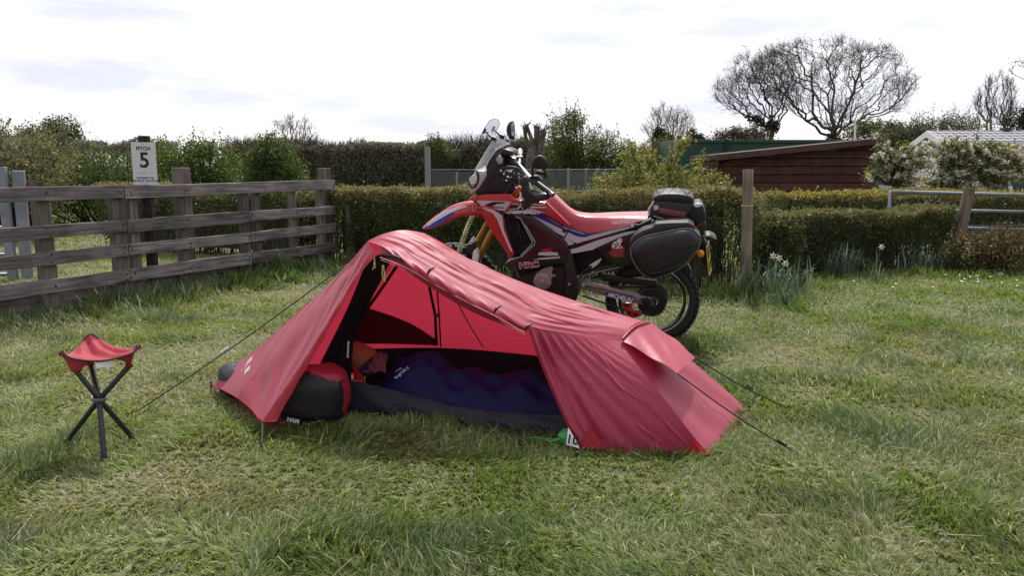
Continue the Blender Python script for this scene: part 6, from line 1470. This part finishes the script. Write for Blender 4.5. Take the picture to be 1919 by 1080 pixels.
# ---- blossom trees in front of the caravan
def sprays(blobs, k, rs, ln):
    _, _, _, c = clump_points(blobs, k * 2, rs, k, .02, .55); d = unit(c - np.mean([tuple(b_[0]) for b_ in blobs], axis=0))
    d = unit(d + rs.normal(size=d.shape) * .35 + np.array([0, 0, .35])); l = ln * rs.uniform(.35, 1.25, (k, 1)); return c - d * l * .35, c + d * l * .65
def along(a, b, n, rs, sp):
    i = rs.randint(0, len(a), n); f = rs.uniform(.05, 1, (n, 1)) ** .8; return a[i] * (1 - f) + b[i] * f + rs.normal(size=(n, 3)) * sp
def blossom(label, u0, Y, blobs, n, nb, seed, limbs, leafc):
    rs = NR(seed); t = thing('blossom_tree', label, 'tree', Hd(u0, Y)); SA, SB = sprays(blobs, max(60, n // 62), rs, .34); p = along(SA, SB, n, rs, .035); cc = SA
    V, F = leaf_quads(p, .055 * rs.uniform(.6, 1.2, len(p)), rs, .6); c = np.array(leafc)[rs.randint(0, len(leafc), len(p))]
    np_mesh('foliage', V, F, M_LEAF, t, np.repeat(c * (1 + .3 * rs.uniform(-1, 1, (len(p), 1))), 4, axis=0))
    hd = along(SA, SB, nb // 26, rs, .03); q = hd[rs.randint(0, len(hd), nb)] + rs.normal(size=(nb, 3)) * .026
    V, F = leaf_quads(q, .048 * rs.uniform(.6, 1.2, len(q)), rs, .9); c = np.array([(.78, .70, .74), (.72, .62, .68), (.80, .77, .79)])[rs.randint(0, 3, len(q))]
    np_mesh('blossom', V, F, M_PETAL, t, np.repeat(c, 4, axis=0))
    A, Bp, R_ = [], [], []
    for l in limbs:
        s = spline([P(u, v, Y + rs.uniform(-.1, .1)) for u, v in l], 8)
        for i in range(8): A.append(s[i]); Bp.append(s[i + 1]); R_.append(.045 * (1 - i / 11))
    k = rs.choice(len(cc), min(110, len(cc)), replace=False)
    for j in k:
        m = np.array(A[rs.randint(0, len(A))]); A.append(cc[j] * .6 + m * .4); Bp.append(cc[j] + np.array([0, 0, .1])); R_.append(.010)
    for k2 in range(len(SA)): A.append(SA[k2]); Bp.append(SB[k2]); R_.append(.007)
    R_ = np.array(R_); V, F = prisms(np.array([tuple(a) for a in A]), np.array([tuple(b) for b in Bp]), R_, R_ * .8, 5)
    np_mesh('trunk', V, F, M_BARK, t, tintv((.045, .036, .034), rs, len(V), .2, 1))
LC = [(.15, .18, .06), (.11, .14, .045), (.19, .19, .09)]
Pb = lambda u, v, Y, r: (P(u, v, Y), r)
blossom('white blossom tree in front of the shed corner, left of the caravan', 1675, 16, [Pb(1665, 300, 16, (.30, .3, .28)), Pb(1690, 310, 16, (.42, .35, .30)), Pb(1645, 325, 16, (.24, .25, .22)), Pb(1710, 295, 16, (.28, .25, .22)), Pb(1680, 340, 16, (.45, .3, .2)), Pb(1655, 278, 16, (.12, .15, .16))], 6500, 5200, 71, [[(1675, 390), (1676, 350), (1672, 310), (1664, 275)], [(1676, 360), (1692, 325), (1712, 292)], [(1675, 365), (1655, 340), (1632, 322)]], LC)
blossom('large white blossom tree in front of the caravan, behind the slanting log', 1822, 15, [Pb(1782, 296, 15, (.30, .35, .28)), Pb(1806, 282, 15, (.30, .35, .17)), Pb(1845, 292, 15, (.40, .35, .20)), Pb(1885, 297, 15, (.26, .3, .16)), Pb(1796, 325, 15, (.48, .4, .28)), Pb(1850, 325, 15, (.48, .4, .28)), Pb(1752, 340, 15, (.17, .25, .14)), Pb(1893, 318, 15, (.2, .25, .16)), Pb(1785, 352, 15, (.36, .3, .12))], 14500, 10000, 72,
        [[(1822, 420), (1822, 355), (1808, 330), (1780, 300), (1770, 262)], [(1822, 370), (1830, 330), (1850, 310), (1895, 318)], [(1822, 360), (1815, 340), (1838, 312), (1852, 270)], [(1820, 365), (1780, 345), (1750, 320)]], LC)
# ---- daffodil clumps: strap leaves, a few white flowers
def strap_leaf(rs, base, h, lean, w, bend):
    az = rs.uniform(0, 6.28); d = np.array([math.cos(az), math.sin(az) * .6, 0]); s = np.array([-d[1], d[0], 0]) / max(1e-6, math.hypot(d[0], d[1])); pts = []
    for i in range(7):
        f = i / 6; pts.append(base + d * (lean * h * f ** 1.6 + bend * h * max(0, f - .6) ** 1.5 * 1.5) + np.array([0, 0, h * (f - bend * max(0, f - .55) ** 1.6 * 1.8)]))
    pts = np.array(pts); ww = w * np.array([.8, 1, 1, .95, .85, .6, .1])[:, None]; V = np.concatenate([pts - s * ww, pts + s * ww]); F = np.array([[i, i + 1, 8 + i, 7 + i] for i in range(6)])
    return V, F
def daffodils(label, u, v, n, h, seed, flowers=(), spread=.10, group=None):
    rs = NR(seed); b = G(u, v); t = thing('daffodil_clump', label, 'plant', b, group); vf = []
    for _ in range(int(n * 1.5)):
        vf.append(strap_leaf(rs, np.array([b.x + rs.normal() * spread, b.y + rs.normal() * spread * .5, 0]), h * rs.uniform(.55, 1.1), rs.uniform(.05, .65), .0075 * rs.uniform(.7, 1.2), rs.choice([0, 0, .4, .9])))
    V, F = join(*vf); np_mesh('leaves', V, F, M_STRAP, t, np.repeat(np.clip(np.array([(.13, .175, .135)]) * rs.uniform(.7, 1.5, (int(n * 1.5), 1)), 0, .6), 14, axis=0))
    for k, (fu, fv) in enumerate(flowers):
        c = P(fu, fv, b.y - .05); f = empty('flower', c - Vector(b), t); mb = MB(); y = Vector((0, -1, .2)).normalized(); x = Vector((1, 0, 0)); z = x.cross(y)
        for j in range(6):
            a = 6.283 * j / 6 + .3 * k; d = x * math.cos(a) + z * math.sin(a); e = x * math.cos(a + .5) + z * math.sin(a + .5); g = x * math.cos(a - .5) + z * math.sin(a - .5)
            q = [c, c + g * .018 + y * .004, c + d * .040 - y * .004, c + e * .018 + y * .004]; mb.add(q, [(0, 1, 2, 3)])
        mb.build('petals', M_PETW, f, normals=False, merge=False)
        MB().lathe([(.006, 0), (.012, .012), (.014, .022)], c, y, 10).build('trumpet', M_TRUM, f)
        MB().tube([Vector((b.x + (c.x - b.x) * .3, b.y, 0)), c - Vector((0, -.03, .02)), c], .004, 5).build('flower_stem', M_STEM, t)
M_STRAP = leaf_mat('daffodil_leaf', .3, .35, spec=.6)
M_PETW = mat('white_petal', (.80, .80, .76), .6, var=.03, bump=0); M_TRUM = mat('cream_trumpet', (.70, .62, .34), .6, bump=0); M_STEM = mat('green_stem', (.06, .12, .04), .5, bump=0)
daffodils('biggest daffodil clump, with white flowers, beside the foot of the tall log post', 1446, 560, 90, .40, 81, ((1472, 494), (1460, 484), (1449, 480)), .16)
daffodils('drooping daffodil leaves at the front of the big clump by the log post', 1470, 578, 22, .24, 82, (), .05)
daffodils('small daffodil tuft right of the big flowering clump', 1504, 538, 14, .30, 83, (), .05)
daffodils('flowerless daffodil clump in front of the lower hedge, fourth from the log post', 1532, 512, 30, .36, 84, (), .12)
daffodils('tall thick daffodil clump in the middle of the lower hedge', 1580, 520, 56, .40, 85, (), .12)
daffodils('lone white daffodil with sparse leaves before the lower hedge', 1640, 530, 7, .26, 86, ((1652, 463),), .06)
daffodils('daffodil clump with bent yellowing leaves toward the right of the lower hedge', 1712, 512, 34, .34, 87, (), .13)
daffodils('upright daffodil clump just left of the slanting log post', 1764, 512, 30, .34, 88, (), .10)
daffodils('daffodil clump in front of the brown and green shrub', 1848, 508, 30, .36, 89, ((1876, 508),), .14)
daffodils('daffodil clump at the right edge in front of the field gate', 1902, 512, 36, .36, 90, (), .16)
# ------------------------------------------------------------------ buildings and things beyond the hedge
M_SHED = wood_mat('brown_stained_board', (.075, .034, .028), (.135, .064, .052), (1.5, 30, 30), 1.0, .4)
M_FASC = mat('dark_brown_roof_edge', (.055, .030, .027), .8, var=.25, scale=6, bump=.3)
shed = thing('garden_shed', 'long dark red brown weatherboarded shed with a sloping roof', 'shed', Hd(1500, 18))
SY = 18.0
xl, xr = P(1347, 330, SY).x, P(1640, 330, SY).x
zl, zr = P(1347, 298, SY).z, P(1640, 268, SY).z
rowh = .192
k = 0
z = .10
while z < zr:
    z1 = min(z + rowh, zr)
    # board ends where the roof line cuts it
    def xcut(zz): return xl if zz <= zl else xl + (zz - zl) / (zr - zl) * (xr - xl)
    a0, a1 = xcut(z), xcut(z1)
    if a0 < xr - .05:
        f = .030 if True else 0
        A = [Vector((a0, SY - f, z)), Vector((xr, SY - f, z)), Vector((xr, SY - .004, z1 - .018)), Vector((min(a1, xr - .02), SY - .004, z1 - .018))]
        Bk = [p + Vector((0, .026, 0)) for p in A]
        MB().prism(A, Bk).build('plank', M_SHED, shed)
    z += rowh
MB().box(((xl + xr) / 2, SY + 1.2, .78), (xr - xl - .06, 2.3, 1.5)).build('wall', mat('dark_shed_gap', (.02, .012, .012), .9, bump=0), shed)
for i in range(9):
    z0 = .10 + i * rowh
    if z0 + rowh > zl + .05: break
    MB().box((xl - .016, SY + 1.15, z0 + rowh / 2), (.03, 2.3, rowh - .012), Euler((0, math.radians(-4), 0)).to_matrix()).build('plank', M_SHED, shed)
MB().box((xr + .012, SY + 1.2, .9), (.04, 2.34, 1.78)).build('corner_board', M_FASC, shed)
d = Vector((xr - xl + .40, 0, zr - zl)); d2 = Vector((xr - xl, 0, zr - zl)).normalized()
c = Vector(((xl + xr) / 2 + .02, SY + 1.1, (zl + zr) / 2 + .06)); R_ = Matrix((d2, Vector((0, 1, 0)), d2.cross(Vector((0, 1, 0))))).transposed()
MB().box(c, (xr - xl + .34, 2.7, .10), R_).build('roof', M_FASC, shed)
MB().box(c + Vector((0, -1.362, -.01)), (xr - xl + .36, .03, .135), R_).build('fascia', mat('reddish_fascia_board', (.075, .036, .034), .8, var=.3, scale=5, bump=.2), shed)
# green container
gc = thing('green_container', 'dark green storage container standing behind the brown shed', 'container', Hd(1450, 23))
CY = 23.0; cx0, cx1 = P(1264, 300, CY).x, P(1662, 300, CY).x; cz = P(1450, 262, CY).z
M_CONT = mat('dark_green_paint', (.016, .058, .040), .55, var=.15, scale=4, bump=.1)
MB().box(((cx0 + cx1) / 2, CY + 1.25, cz / 2), (cx1 - cx0, 2.4, cz)).build('wall', M_CONT, gc, bevel=.01)
nP = 9
for i in range(nP):
    x = cx0 + (cx1 - cx0) * (i + .5) / nP
    MB().box((x, CY + .035, cz * .44), ((cx1 - cx0) / nP - .05, .03, cz * .80)).build('panel', M_CONT, gc, bevel=.006)
MB().box(((cx0 + cx1) / 2, CY + .03, cz - .04), (cx1 - cx0 + .04, .07, .09)).build('top_rail', M_CONT, gc, bevel=.006)
MB().box((P(1362, 270, CY).x, CY - .01, cz - .14), (.10, .05, .34)).build('bracket', mat('black_bracket', (.015, .018, .018), .6, bump=0), gc)
MB().box((cx0 + .02, CY - .02, cz * .5), (.10, .08, cz * .98)).build('corner_post', mat('pale_corner_post', (.26, .28, .30), .5, var=.15, bump=.1), gc, bevel=.01)
tag(MB().tube([Hd(1601, 32), P(1602, 221, 32)], [.05, .04], 8).build('white_pole', mat('white_pole_paint', (.74, .74, .74), .5, bump=0)), 'thin white pole standing up behind the brown shed roof', 'pole')
# triangular board on a post by the gate
ts = thing('triangle_sign', 'pale inverted triangle board just left of the field gate end', 'sign', Hd(1660, 14.4))
q = [P(1646, 347, 14.4), P(1673, 349, 14.4), P(1658, 375, 14.4)]
MB().prism(q, [p + Vector((0, .012, 0)) for p in q]).build('board', mat('pale_grey_sign', (.46, .47, .50), .5, var=.06, bump=0), ts, bevel=.003)
MB().tube([Hd(1659, 14.44), P(1659, 352, 14.44)], .02, 8).build('post', M_GALV, ts)
# static caravan
cv = thing('static_caravan', 'white static caravan with a tile effect roof and bay end window', 'caravan', Hd(1800, 31))
C0 = Vector((P(1777, 300, 30).x, 30, 0)); ex_ = Vector((1, .02, 0)).normalized(); ey_ = Vector((.17, 1, 0)).normalized()
def CV(a, b, z): return C0 + ex_ * a + ey_ * b + Vector((0, 0, z))
M_CWALL = mat('caravan_cream_cladding', (.56, .53, .55), .5, var=.05, scale=3, bump=.05); M_CTRIM = mat('caravan_white_trim', (.72, .72, .74), .4, var=.03, bump=0)
M_GLASS = mat('dark_window_glass', (.02, .025, .03), .08, var=.2, scale=2, bump=0)
eave, ridge = P(1780, 263, 30).z, P(1800, 246, 31.7).z
MB().prism([CV(0, 0, .3), CV(12, 0, .3), CV(12, 0, eave), CV(0, 0, eave)], [CV(0, 3.4, .3), CV(12, 3.4, .3), CV(12, 3.4, eave), CV(0, 3.4, eave)]).build('wall', M_CWALL, cv)
MB().prism([CV(.02, .02, eave - .02), CV(.02, 3.38, eave - .02), CV(.02, 1.7, ridge - .06)], [CV(.10, .02, eave - .02), CV(.10, 3.38, eave - .02), CV(.10, 1.7, ridge - .06)]).build('gable', M_CWALL, cv)
for i in range(8): MB().box(CV(6, -.012, .42 + i * .23), (12, .02, .215), None).build('cladding_board', M_CWALL, cv)
sl = CV(0, 1.7, ridge) - CV(0, -.25, eave - .05)
rowsN = 4
for r in range(rowsN):
    for i in range(34):
        a0 = -.3 + i * .30; f0, f1 = r / rowsN, (r + 1) / rowsN + .05
        p0 = CV(a0, -.25, eave - .05) + sl * f0; p1 = CV(a0 + .285, -.25, eave - .05) + sl * f0; p2 = CV(a0 + .285, -.25, eave - .05) + sl * f1; p3 = CV(a0, -.25, eave - .05) + sl * f1
        if r == 0 and i == 0:
            pass
        h0, h1 = Vector((0, 0, .055)), Vector((0, 0, .012)); cross = Vector((0, 0, .03))
        if i == 0:
            base_v = [p0 + h0, p1 + h0 - cross, p2 + h1 - cross, p3 + h1, p0, p1 - cross, p2 - cross, p3]
            o = MB().add(base_v, [(0, 1, 2, 3), (0, 4, 5, 1), (1, 5, 6, 2), (3, 7, 4, 0), (4, 7, 6, 5), (2, 6, 7, 3)]).build('roof_tile', M_TILE if 'M_TILE' in globals() else globals().setdefault('M_TILE', mat('pale_grey_roof_tile', (.44, .42, .45), .5, var=.08, scale=5, bump=.1)), cv)
            first = o
        else:
            c_ = first.copy(); COL.objects.link(c_); c_.parent = cv; c_.location = Vector(first.location) + ex_ * (.30 * i)
bk = [CV(-.3, 1.7, ridge), CV(10, 1.7, ridge), CV(10, 3.65, eave - .05), CV(-.3, 3.65, eave - .05)]
MB().prism(bk, [p + Vector((0, 0, .05)) for p in bk]).build('roof', M_TILE, cv)
for a, b in ((CV(-.34, -.30, eave - .08), CV(-.34, 1.7, ridge + .02)), (CV(-.34, 1.7, ridge + .02), CV(-.34, 3.7, eave - .08))):
    dn = Vector((0, 0, -.26)); tk = ex_ * .06
    MB().prism([a, b, b + dn, a + dn], [p + tk for p in (a, b, b + dn, a + dn)]).build('barge_board', M_CTRIM, cv)
MB().prism([CV(-.3, -.28, eave - .05), CV(12, -.28, eave - .05), CV(12, -.28, eave - .17), CV(-.3, -.28, eave - .17)], [CV(-.3, -.16, eave - .05), CV(12, -.16, eave - .05), CV(12, -.16, eave - .17), CV(-.3, -.16, eave - .17)]).build('gutter', M_CTRIM, cv)
MB().box(CV(3.0, 1.7, ridge + .09), (.32, .3, .12)).build('roof_vent', mat('dark_vent', (.03, .03, .035), .5, bump=0), cv)
def win(a, b0, b1, z0, z1, end=True):
    g = [CV(-.012, b0, z0), CV(-.012, b1, z0), CV(-.012, b1, z1), CV(-.012, b0, z1)] if end else [CV(b0, -.034, z0), CV(b1, -.034, z0), CV(b1, -.034, z1), CV(b0, -.034, z1)]
    off = (ex_ * -.03) if end else (ey_ * -.03)
    fr = MB()
    for i in range(4):
        fr.tube([g[i] + off * .5, g[(i + 1) % 4] + off * .5], .05, 4)
    f = fr.build('window', M_CTRIM, cv); MB().prism(g, [p + off * .3 for p in g]).build('pane', M_GLASS, f)
win(0, .35, 1.1, 1.05, 2.05); win(0, 1.25, 2.1, 1.05, 2.05); win(0, 2.25, 3.0, 1.05, 2.05)
win(0, 1.2, 2.6, 1.2, 1.95, False); win(0, 3.4, 4.2, 1.0, 1.6, False)
for b in (.0, 3.4): MB().tube([CV(-.02, b, .3), CV(-.02, b, eave)], .06, 6).build('corner_trim', M_CTRIM, cv)
pb = thing('white_cabinet', 'white cabinet standing at the end wall of the caravan', 'cabinet', Hd(1740, 27))
q0, q1 = P(1718, 334, 27), P(1757, 334, 27)
MB().box(((q0.x + q1.x) / 2, 27.3, q0.z / 2), (q1.x - q0.x, .6, q0.z)).build('cabinet_body', M_CTRIM, pb, bevel=.02)
MB().box(((q0.x + q1.x) / 2 + .06, 26.985, q0.z * .52), ((q1.x - q0.x) * .72, .02, q0.z * .82)).build('door', M_CWALL, pb, bevel=.01)
MB().box(((q0.x + q1.x) / 2, 27.28, q0.z + .03), (q1.x - q0.x + .08, .7, .06)).build('lid', M_CTRIM, pb, bevel=.01)
# parked white car at the right edge: only its front shows
car = thing('parked_car', 'white car parked at the right edge, its sloping windscreen showing over the hedge', 'car', Hd(1960, 19))
def K(u, v, dy=0.0): return P(u, v, 19 + dy)
M_CARP = mat('white_car_paint', (.72, .73, .75), .3, var=.02, bump=0, coat=.4)
prof = [(1872, 372), (1880, 366), (1897, 363), (1890, 340), (1884, 322), (1884, 316), (1990, 310), (2080, 312), (2110, 360), (2120, 400), (1872, 400)]
low = [(1866, 400), (1872, 372), (1895, 364), (2110, 364), (2125, 400), (2122, 425), (1866, 425)]
A = [K(u, v) for u, v in low]; MB().prism(A, [p + Vector((0, 1.7, 0)) for p in A]).build('body', M_CARP, car, bevel=.05, smooth='auto')
cabp = [(1897, 364), (1886, 322), (1892, 316), (2060, 312), (2100, 364)]
A = [K(u, v, .1) for u, v in cabp]; MB().prism(A, [p + Vector((0, 1.5, 0)) for p in A]).build('cabin_glass', mat('blue_grey_car_glass', (.055, .075, .10), .1, var=.2, scale=3, bump=0), car, bevel=.03, smooth='auto')
MB().tube([K(1897, 364, .08), K(1886, 322, .08)], .04, 6).build('pillar', M_CARP, car); MB().tube([K(1886, 320, .08), K(2060, 314, .08)], .045, 6).build('roof_rail', M_CARP, car)
for u in (1905, 2085):
    c_ = K(u, 420, 0); w_ = MB().lathe([(0, -.02), (.2, -.02), (.32, -.0), (.32, .2), (0, .2)], Vector((c_.x, 18.98, .32)), (0, 1, 0), 24).build('wheel', M_TYRE, car, smooth='auto')
    MB().lathe([(0, -.03), (.2, -.022), (.2, .0)], Vector((c_.x, 18.97, .32)), (0, 1, 0), 20).build('rim', M_STEEL, w_)
rp_ = thing('red_planter', 'low red box showing over the far hedge below the large blossom tree', 'planter', Hd(1838, 17))
ra, rb2 = P(1786, 364, 17), P(1893, 364, 17)
MB().box(((ra.x + rb2.x) / 2, 17.25, ra.z / 2), (rb2.x - ra.x, .5, ra.z)).build('box', mat('bright_red_paint', (.42, .025, .025), .45, var=.08, bump=.05), rp_, bevel=.02)
MB().box(((ra.x + rb2.x) / 2, 17.25, ra.z + .012), (rb2.x - ra.x + .05, .55, .024)).build('rim', mat('pale_red_rim', (.60, .20, .18), .4, bump=0), rp_)
MB().box(((ra.x + rb2.x) / 2, 17.25, ra.z + .02), (rb2.x - ra.x - .08, .4, .03)).build('soil', mat('planter_soil', (.03, .022, .016), .95, bump=.6), rp_)
# ------------------------------------------------------------------ wire fence with concrete posts behind the bike
wf = thing('wire_fence', 'grey netting fence on thin concrete posts behind the hedge and the motorbike', 'fence', Hd(800, 16))
M_CONC = mat('grey_concrete_post', (.24, .235, .24), .8, var=.12, bump=.25)
w0, w1, w2 = Hd(808, 16), Hd(1062, 16), Hd(1190, 20.5)
zt = P(808, 318, 16).z
posts = [(803, 16, P(803, 275, 16).z, .11, .12), (857, 16, zt - .05, .05, .05), (1064, 16, zt + .03, .05, .06), (1097, 17.2, zt + .02, .05, .05), (1117, 18.0, zt + .02, .05, .05), (1132, 18.6, zt, .05, .05), (1147, 19.2, zt, .05, .05), (1158, 19.7, zt, .05, .05)]
for u, Y, z, wx, wy in posts:
    b = Hd(u, Y); MB().box((b.x, b.y, z / 2), (wx, wy, z)).build('post', M_CONC, wf, bevel=.006)
M_NET, nt, b_ = new_mat('grey_windbreak_netting'); N_, L__ = nt.nodes, nt.links
t_ = N_.new('ShaderNodeTexCoord'); ck = N_.new('ShaderNodeTexWave'); ck.wave_type = 'BANDS'; ck.bands_direction = 'Z'; ck.inputs['Scale'].default_value = 9; ck.inputs['Distortion'].default_value = 1.5
L__.new(t_.outputs['Object'], ck.inputs['Vector']); r_ = N_.new('ShaderNodeMapRange'); r_.inputs['To Min'].default_value = .46; r_.inputs['To Max'].default_value = .62
L__.new(ck.outputs['Fac'], r_.inputs['Value']); b_.inputs['Base Color'].default_value = (.115, .135, .135, 1); b_.inputs['Roughness'].default_value = .6
L__.new(r_.outputs['Result'], b_.inputs['Alpha'])
for a, b in ((w0, w1), (w1, w2)):
    n = max(2, int((b - a).length / .6)); rows = []
    for z in (.03, zt * .35, zt * .7, zt - .02): rows.append([a.lerp(b, i / n) + Vector((0, .012 * math.sin(i * 2.1 + z * 3), z + (0 if z < zt - .1 else -.02 * (i % 2)))) for i in range(n + 1)])
    MB().grid(rows).build('netting', M_NET, wf, normals=False, merge=False)
    for z in (.25, zt * .6, zt): MB().tube([a + Vector((0, -.01, z)), b + Vector((0, -.01, z))], .008, 5).build('line_wire', M_GALV, wf)
# ------------------------------------------------------------------ grass
M_GRASS = leaf_mat('grass_blade', .40, .48, spec=.32)
def inside(x, y, poly): return in_poly(x, y, [(p[0], p[1]) for p in poly])
TENT_FP = [(L1.x, L1.y + .02), (L2.x + .03, L2.y + .03), (G(540, 778).x, G(540, 778).y), tuple(G(655, 774))[:2], tuple(G(1060, 818))[:2], (TD.x, TD.y + .05), (R1.x, R1.y + .05), (R2.x - .05, R2.y), tuple(TF(1.9, .50, 0))[:2], tuple(TF(1.1, .60, 0))[:2], tuple(TF(.5, .52, 0))[:2]]
def grass(name, label, y0, y1, dens, seed, hmul=1.0, wmul=1.0):
    rs = NR(seed)
    hx = lambda y: .70 * y + 1.3
    area = (hx(y0) + hx(y1)) * (y1 - y0); n = int(area * dens)
    yy = y0 + (y1 - y0) * rs.uniform(0, 1, int(n * 1.0)); keep = rs.uniform(0, 1, n) < hx(yy) / hx(y1)
    n2 = int(n * hx(y1) * 2 / (hx(y0) + hx(y1))); yy = rs.uniform(y0, y1, n2); xx = rs.uniform(-1, 1, n2) * hx(y1); k = np.abs(xx) < hx(yy); xx, yy = xx[k], yy[k]
    # tufts: pull blades toward local centres
    cell = .055; gx, gy = np.floor(xx / cell), np.floor(yy / cell)
    hsh = lambda a, b, s: np.modf(np.abs(np.sin(a * 127.1 + b * 311.7 + s * 74.7)) * 43758.5453)[0]
    cxx, cyy = (gx + hsh(gx, gy, 1)) * cell, (gy + hsh(gx, gy, 2)) * cell
    pull = .45 * hsh(gx, gy, 3); xx = xx * (1 - pull) + cxx * pull; yy = yy * (1 - pull) + cyy * pull
    k = ~inside(xx, yy, TENT_FP); xx, yy = xx[k], yy[k]
    # thinner on worn ground
    worn = vnoise(xx, yy, .9, 7) * .6 + vnoise(xx, yy, .28, 8) * .4
    k = rs.uniform(0, 1, len(xx)) < np.clip(1.35 - worn * .9, .35, 1); xx, yy, worn = xx[k], yy[k], worn[k]; n = len(xx)
    tuft_ = vnoise(xx, yy, .33, 9); big = vnoise(xx, yy, 2.4, 10); fine = vnoise(xx, yy, .11, 12)
    # long uncut grass along the fence and hedges
    fd = np.abs((xx - F0.x) * fnear.x + (yy - F0.y) * fnear.y); alongf = (xx - F0.x) * fdir.x + (yy - F0.y) * fdir.y
    side = (xx - F0.x) * fnear.x + (yy - F0.y) * fnear.y
    longf = np.clip(1 - np.abs(side - .14) / .62, 0, 1) * (alongf < 4.6)
    hl = np.clip(1 - np.abs((yy - (8.62 - .462 * xx)) + .75) / .55, 0, 1) * ((xx > -2.5) & (xx < 2.6))
    hl = np.maximum(hl, np.clip(1 - np.abs((yy - (7.95 + .22 * xx)) + .55) / .5, 0, 1) * (xx > 2.5) * .55)
    long_ = np.maximum(longf, hl)
    h = (.034 + .040 * tuft_ ** 2.0 + .014 * rs.uniform(-1, 1, n)) * (1.15 - .5 * worn) * hmul
    h = np.maximum(h, .016) * (1 + 2.2 * long_ * (0.5 + .8 * fine))
    # lie of the grass: swirls of flattened blades
    ang = 6.283 * (vnoise(xx, yy, .55, 13) * 1.5 + vnoise(xx, yy, .18, 14) * .55) + rs.normal(size=n) * .75
    lean = np.clip(1.38 - .55 * tuft_ + .35 * (vnoise(xx, yy, .4, 15) - .5) + rs.normal(size=n) * .28, .1, 1.45) * (1 - .55 * long_)
    d = np.stack([np.cos(ang), np.sin(ang), np.zeros(n)], 1); s = np.stack([-d[:, 1], d[:, 0], np.zeros(n)], 1)
    tw = rs.normal(size=(n, 1)) * .8; s = unit(s + np.array([0, 0, 1.]) * tw * .5)
    L_ = (h * rs.uniform(.7, 1.5, n))[:, None]; a1 = lean[:, None] * .55; a2 = lean[:, None] * 1.15
    up = np.array([[0, 0, 1.]]); b = np.stack([xx, yy, np.full(n, -.004)], 1)
    m = b + (d * np.sin(a1) + up * np.cos(a1)) * L_ * .5; t = m + (d * np.sin(a2) + up * np.cos(a2)) * L_ * .62
    t[:, 2] = np.maximum(t[:, 2], .006)
    w = (.0020 + .0018 * rs.uniform(0, 1, (n, 1))) * wmul * (1 + .4 * long_[:, None])
    V = np.stack([b - s * w, b + s * w, m - s * w * .8, m + s * w * .8, t], 1).reshape(-1, 3)
    i = np.arange(n)[:, None] * 5; F = np.concatenate([i + np.array([[0, 1, 3]]), i + np.array([[0, 3, 2]]), i + np.array([[2, 3, 4]])], 0)
    g1, g2, dry, dk, ol = np.array([.155, .225, .050]), np.array([.225, .275, .078]), np.array([.40, .375, .27]), np.array([.09, .16, .045]), np.array([.27, .275, .11])
    f = np.clip(big * 1.2 - .1, 0, 1)[:, None]; c = g1 * (1 - f) + g2 * f
    f = np.clip((worn - .50) * 2.6 + (fine - .5) * .9, 0, .75)[:, None]; c = c * (1 - f) + ol * f
    f = np.clip((tuft_ - .62) * 3 + (fine - .5), 0, .75)[:, None] * (1 - 0 * f); c = c * (1 - f) + dk * f
    f = np.clip((vnoise(xx, yy, .45, 41) - .64) * 4, 0, .5)[:, None] * rs.uniform(.4, 1, (n, 1)); c = c * (1 - f) + np.array([.27, .235, .13]) * f
    f = np.clip(long_ * 1.1, 0, .85)[:, None]; c = c * (1 - f) + np.array([.070, .120, .040]) * f
    isdry = rs.uniform(0, 1, n) < np.clip(.05 + .26 * worn + .1 * (fine - .5), .02, .4) * (1 - .7 * long_); c[isdry] = dry * rs.uniform(.6, 1.25, (isdry.sum(), 1))
    br = (yy > 6.2) & (xx > 1.8); c[br] = c[br] * .55 + np.array([.17, .24, .05]) * .45
    c = np.clip(c * (1 + .38 * rs.uniform(-1, 1, (n, 1))), .004, .9)
    o = np_mesh(name, V, F, M_GRASS, None, np.repeat(c, 5, axis=0)); tag(o, label, 'grass', kind='stuff'); return n
NG = grass('grass', 'trodden green and straw coloured grass in front of the tent', 1.35, 3.6, 13000, 1)
NG += grass('grass', 'mown grass around the tent, the stool and the motorbike', 3.6, 6.2, 6000, 2, 1.0, 1.2)
NG += grass('grass', 'grass running back to the hedge and beyond the wooden fence', 6.2, 10.5, 2300, 3, 1.0, 1.7)
NG += grass('grass', 'paler grass of the field beyond the fence and hedge', 10.5, 22, 330, 4, 1.2, 3.0)
print('blades', NG)
# daisies
rs = NR(97); mb = MB()
for _ in range(26):
    u, v = rs.normal(1850, 45), rs.normal(527, 8)
    if rs.uniform() < .3: u, v = rs.uniform(1560, 1910), rs.uniform(518, 560)
    c = G(u, v) + Vector((0, 0, .05)); n = Vector((rs.normal() * .2, -.5, 1)).normalized()
    mb.lathe([(0, .003), (.007, .002), (.010, 0)], c, n, 7)
tag(mb.build('daisies', M_PETW, None, normals=False, merge=False), 'scattered white daisies in the grass at the right', 'flowers', kind='stuff')
# pale straw stalks and fallen twigs
rs = NR(98); a = []; b = []
for _ in range(420):
    y = rs.uniform(1.8, 6.5); x = rs.uniform(-1, 1) * (.70 * y + .5)
    if in_poly(np.array([x]), np.array([y]), TENT_FP)[0]: continue
    an = rs.uniform(0, 6.28); l = rs.uniform(.04, .13); z = rs.uniform(.02, .05); a.append((x, y, z)); b.append((x + math.cos(an) * l, y + math.sin(an) * l, z + rs.uniform(-.01, .03)))
V, F = prisms(np.array(a), np.array(b), .0016, .001, 3)
tag(np_mesh('dead_stalks', V, F, M_DULL, None, tintv((.48, .43, .32), rs, len(V), .25, 1)), 'pale dead grass stalks lying over the lawn', 'grass', kind='stuff')
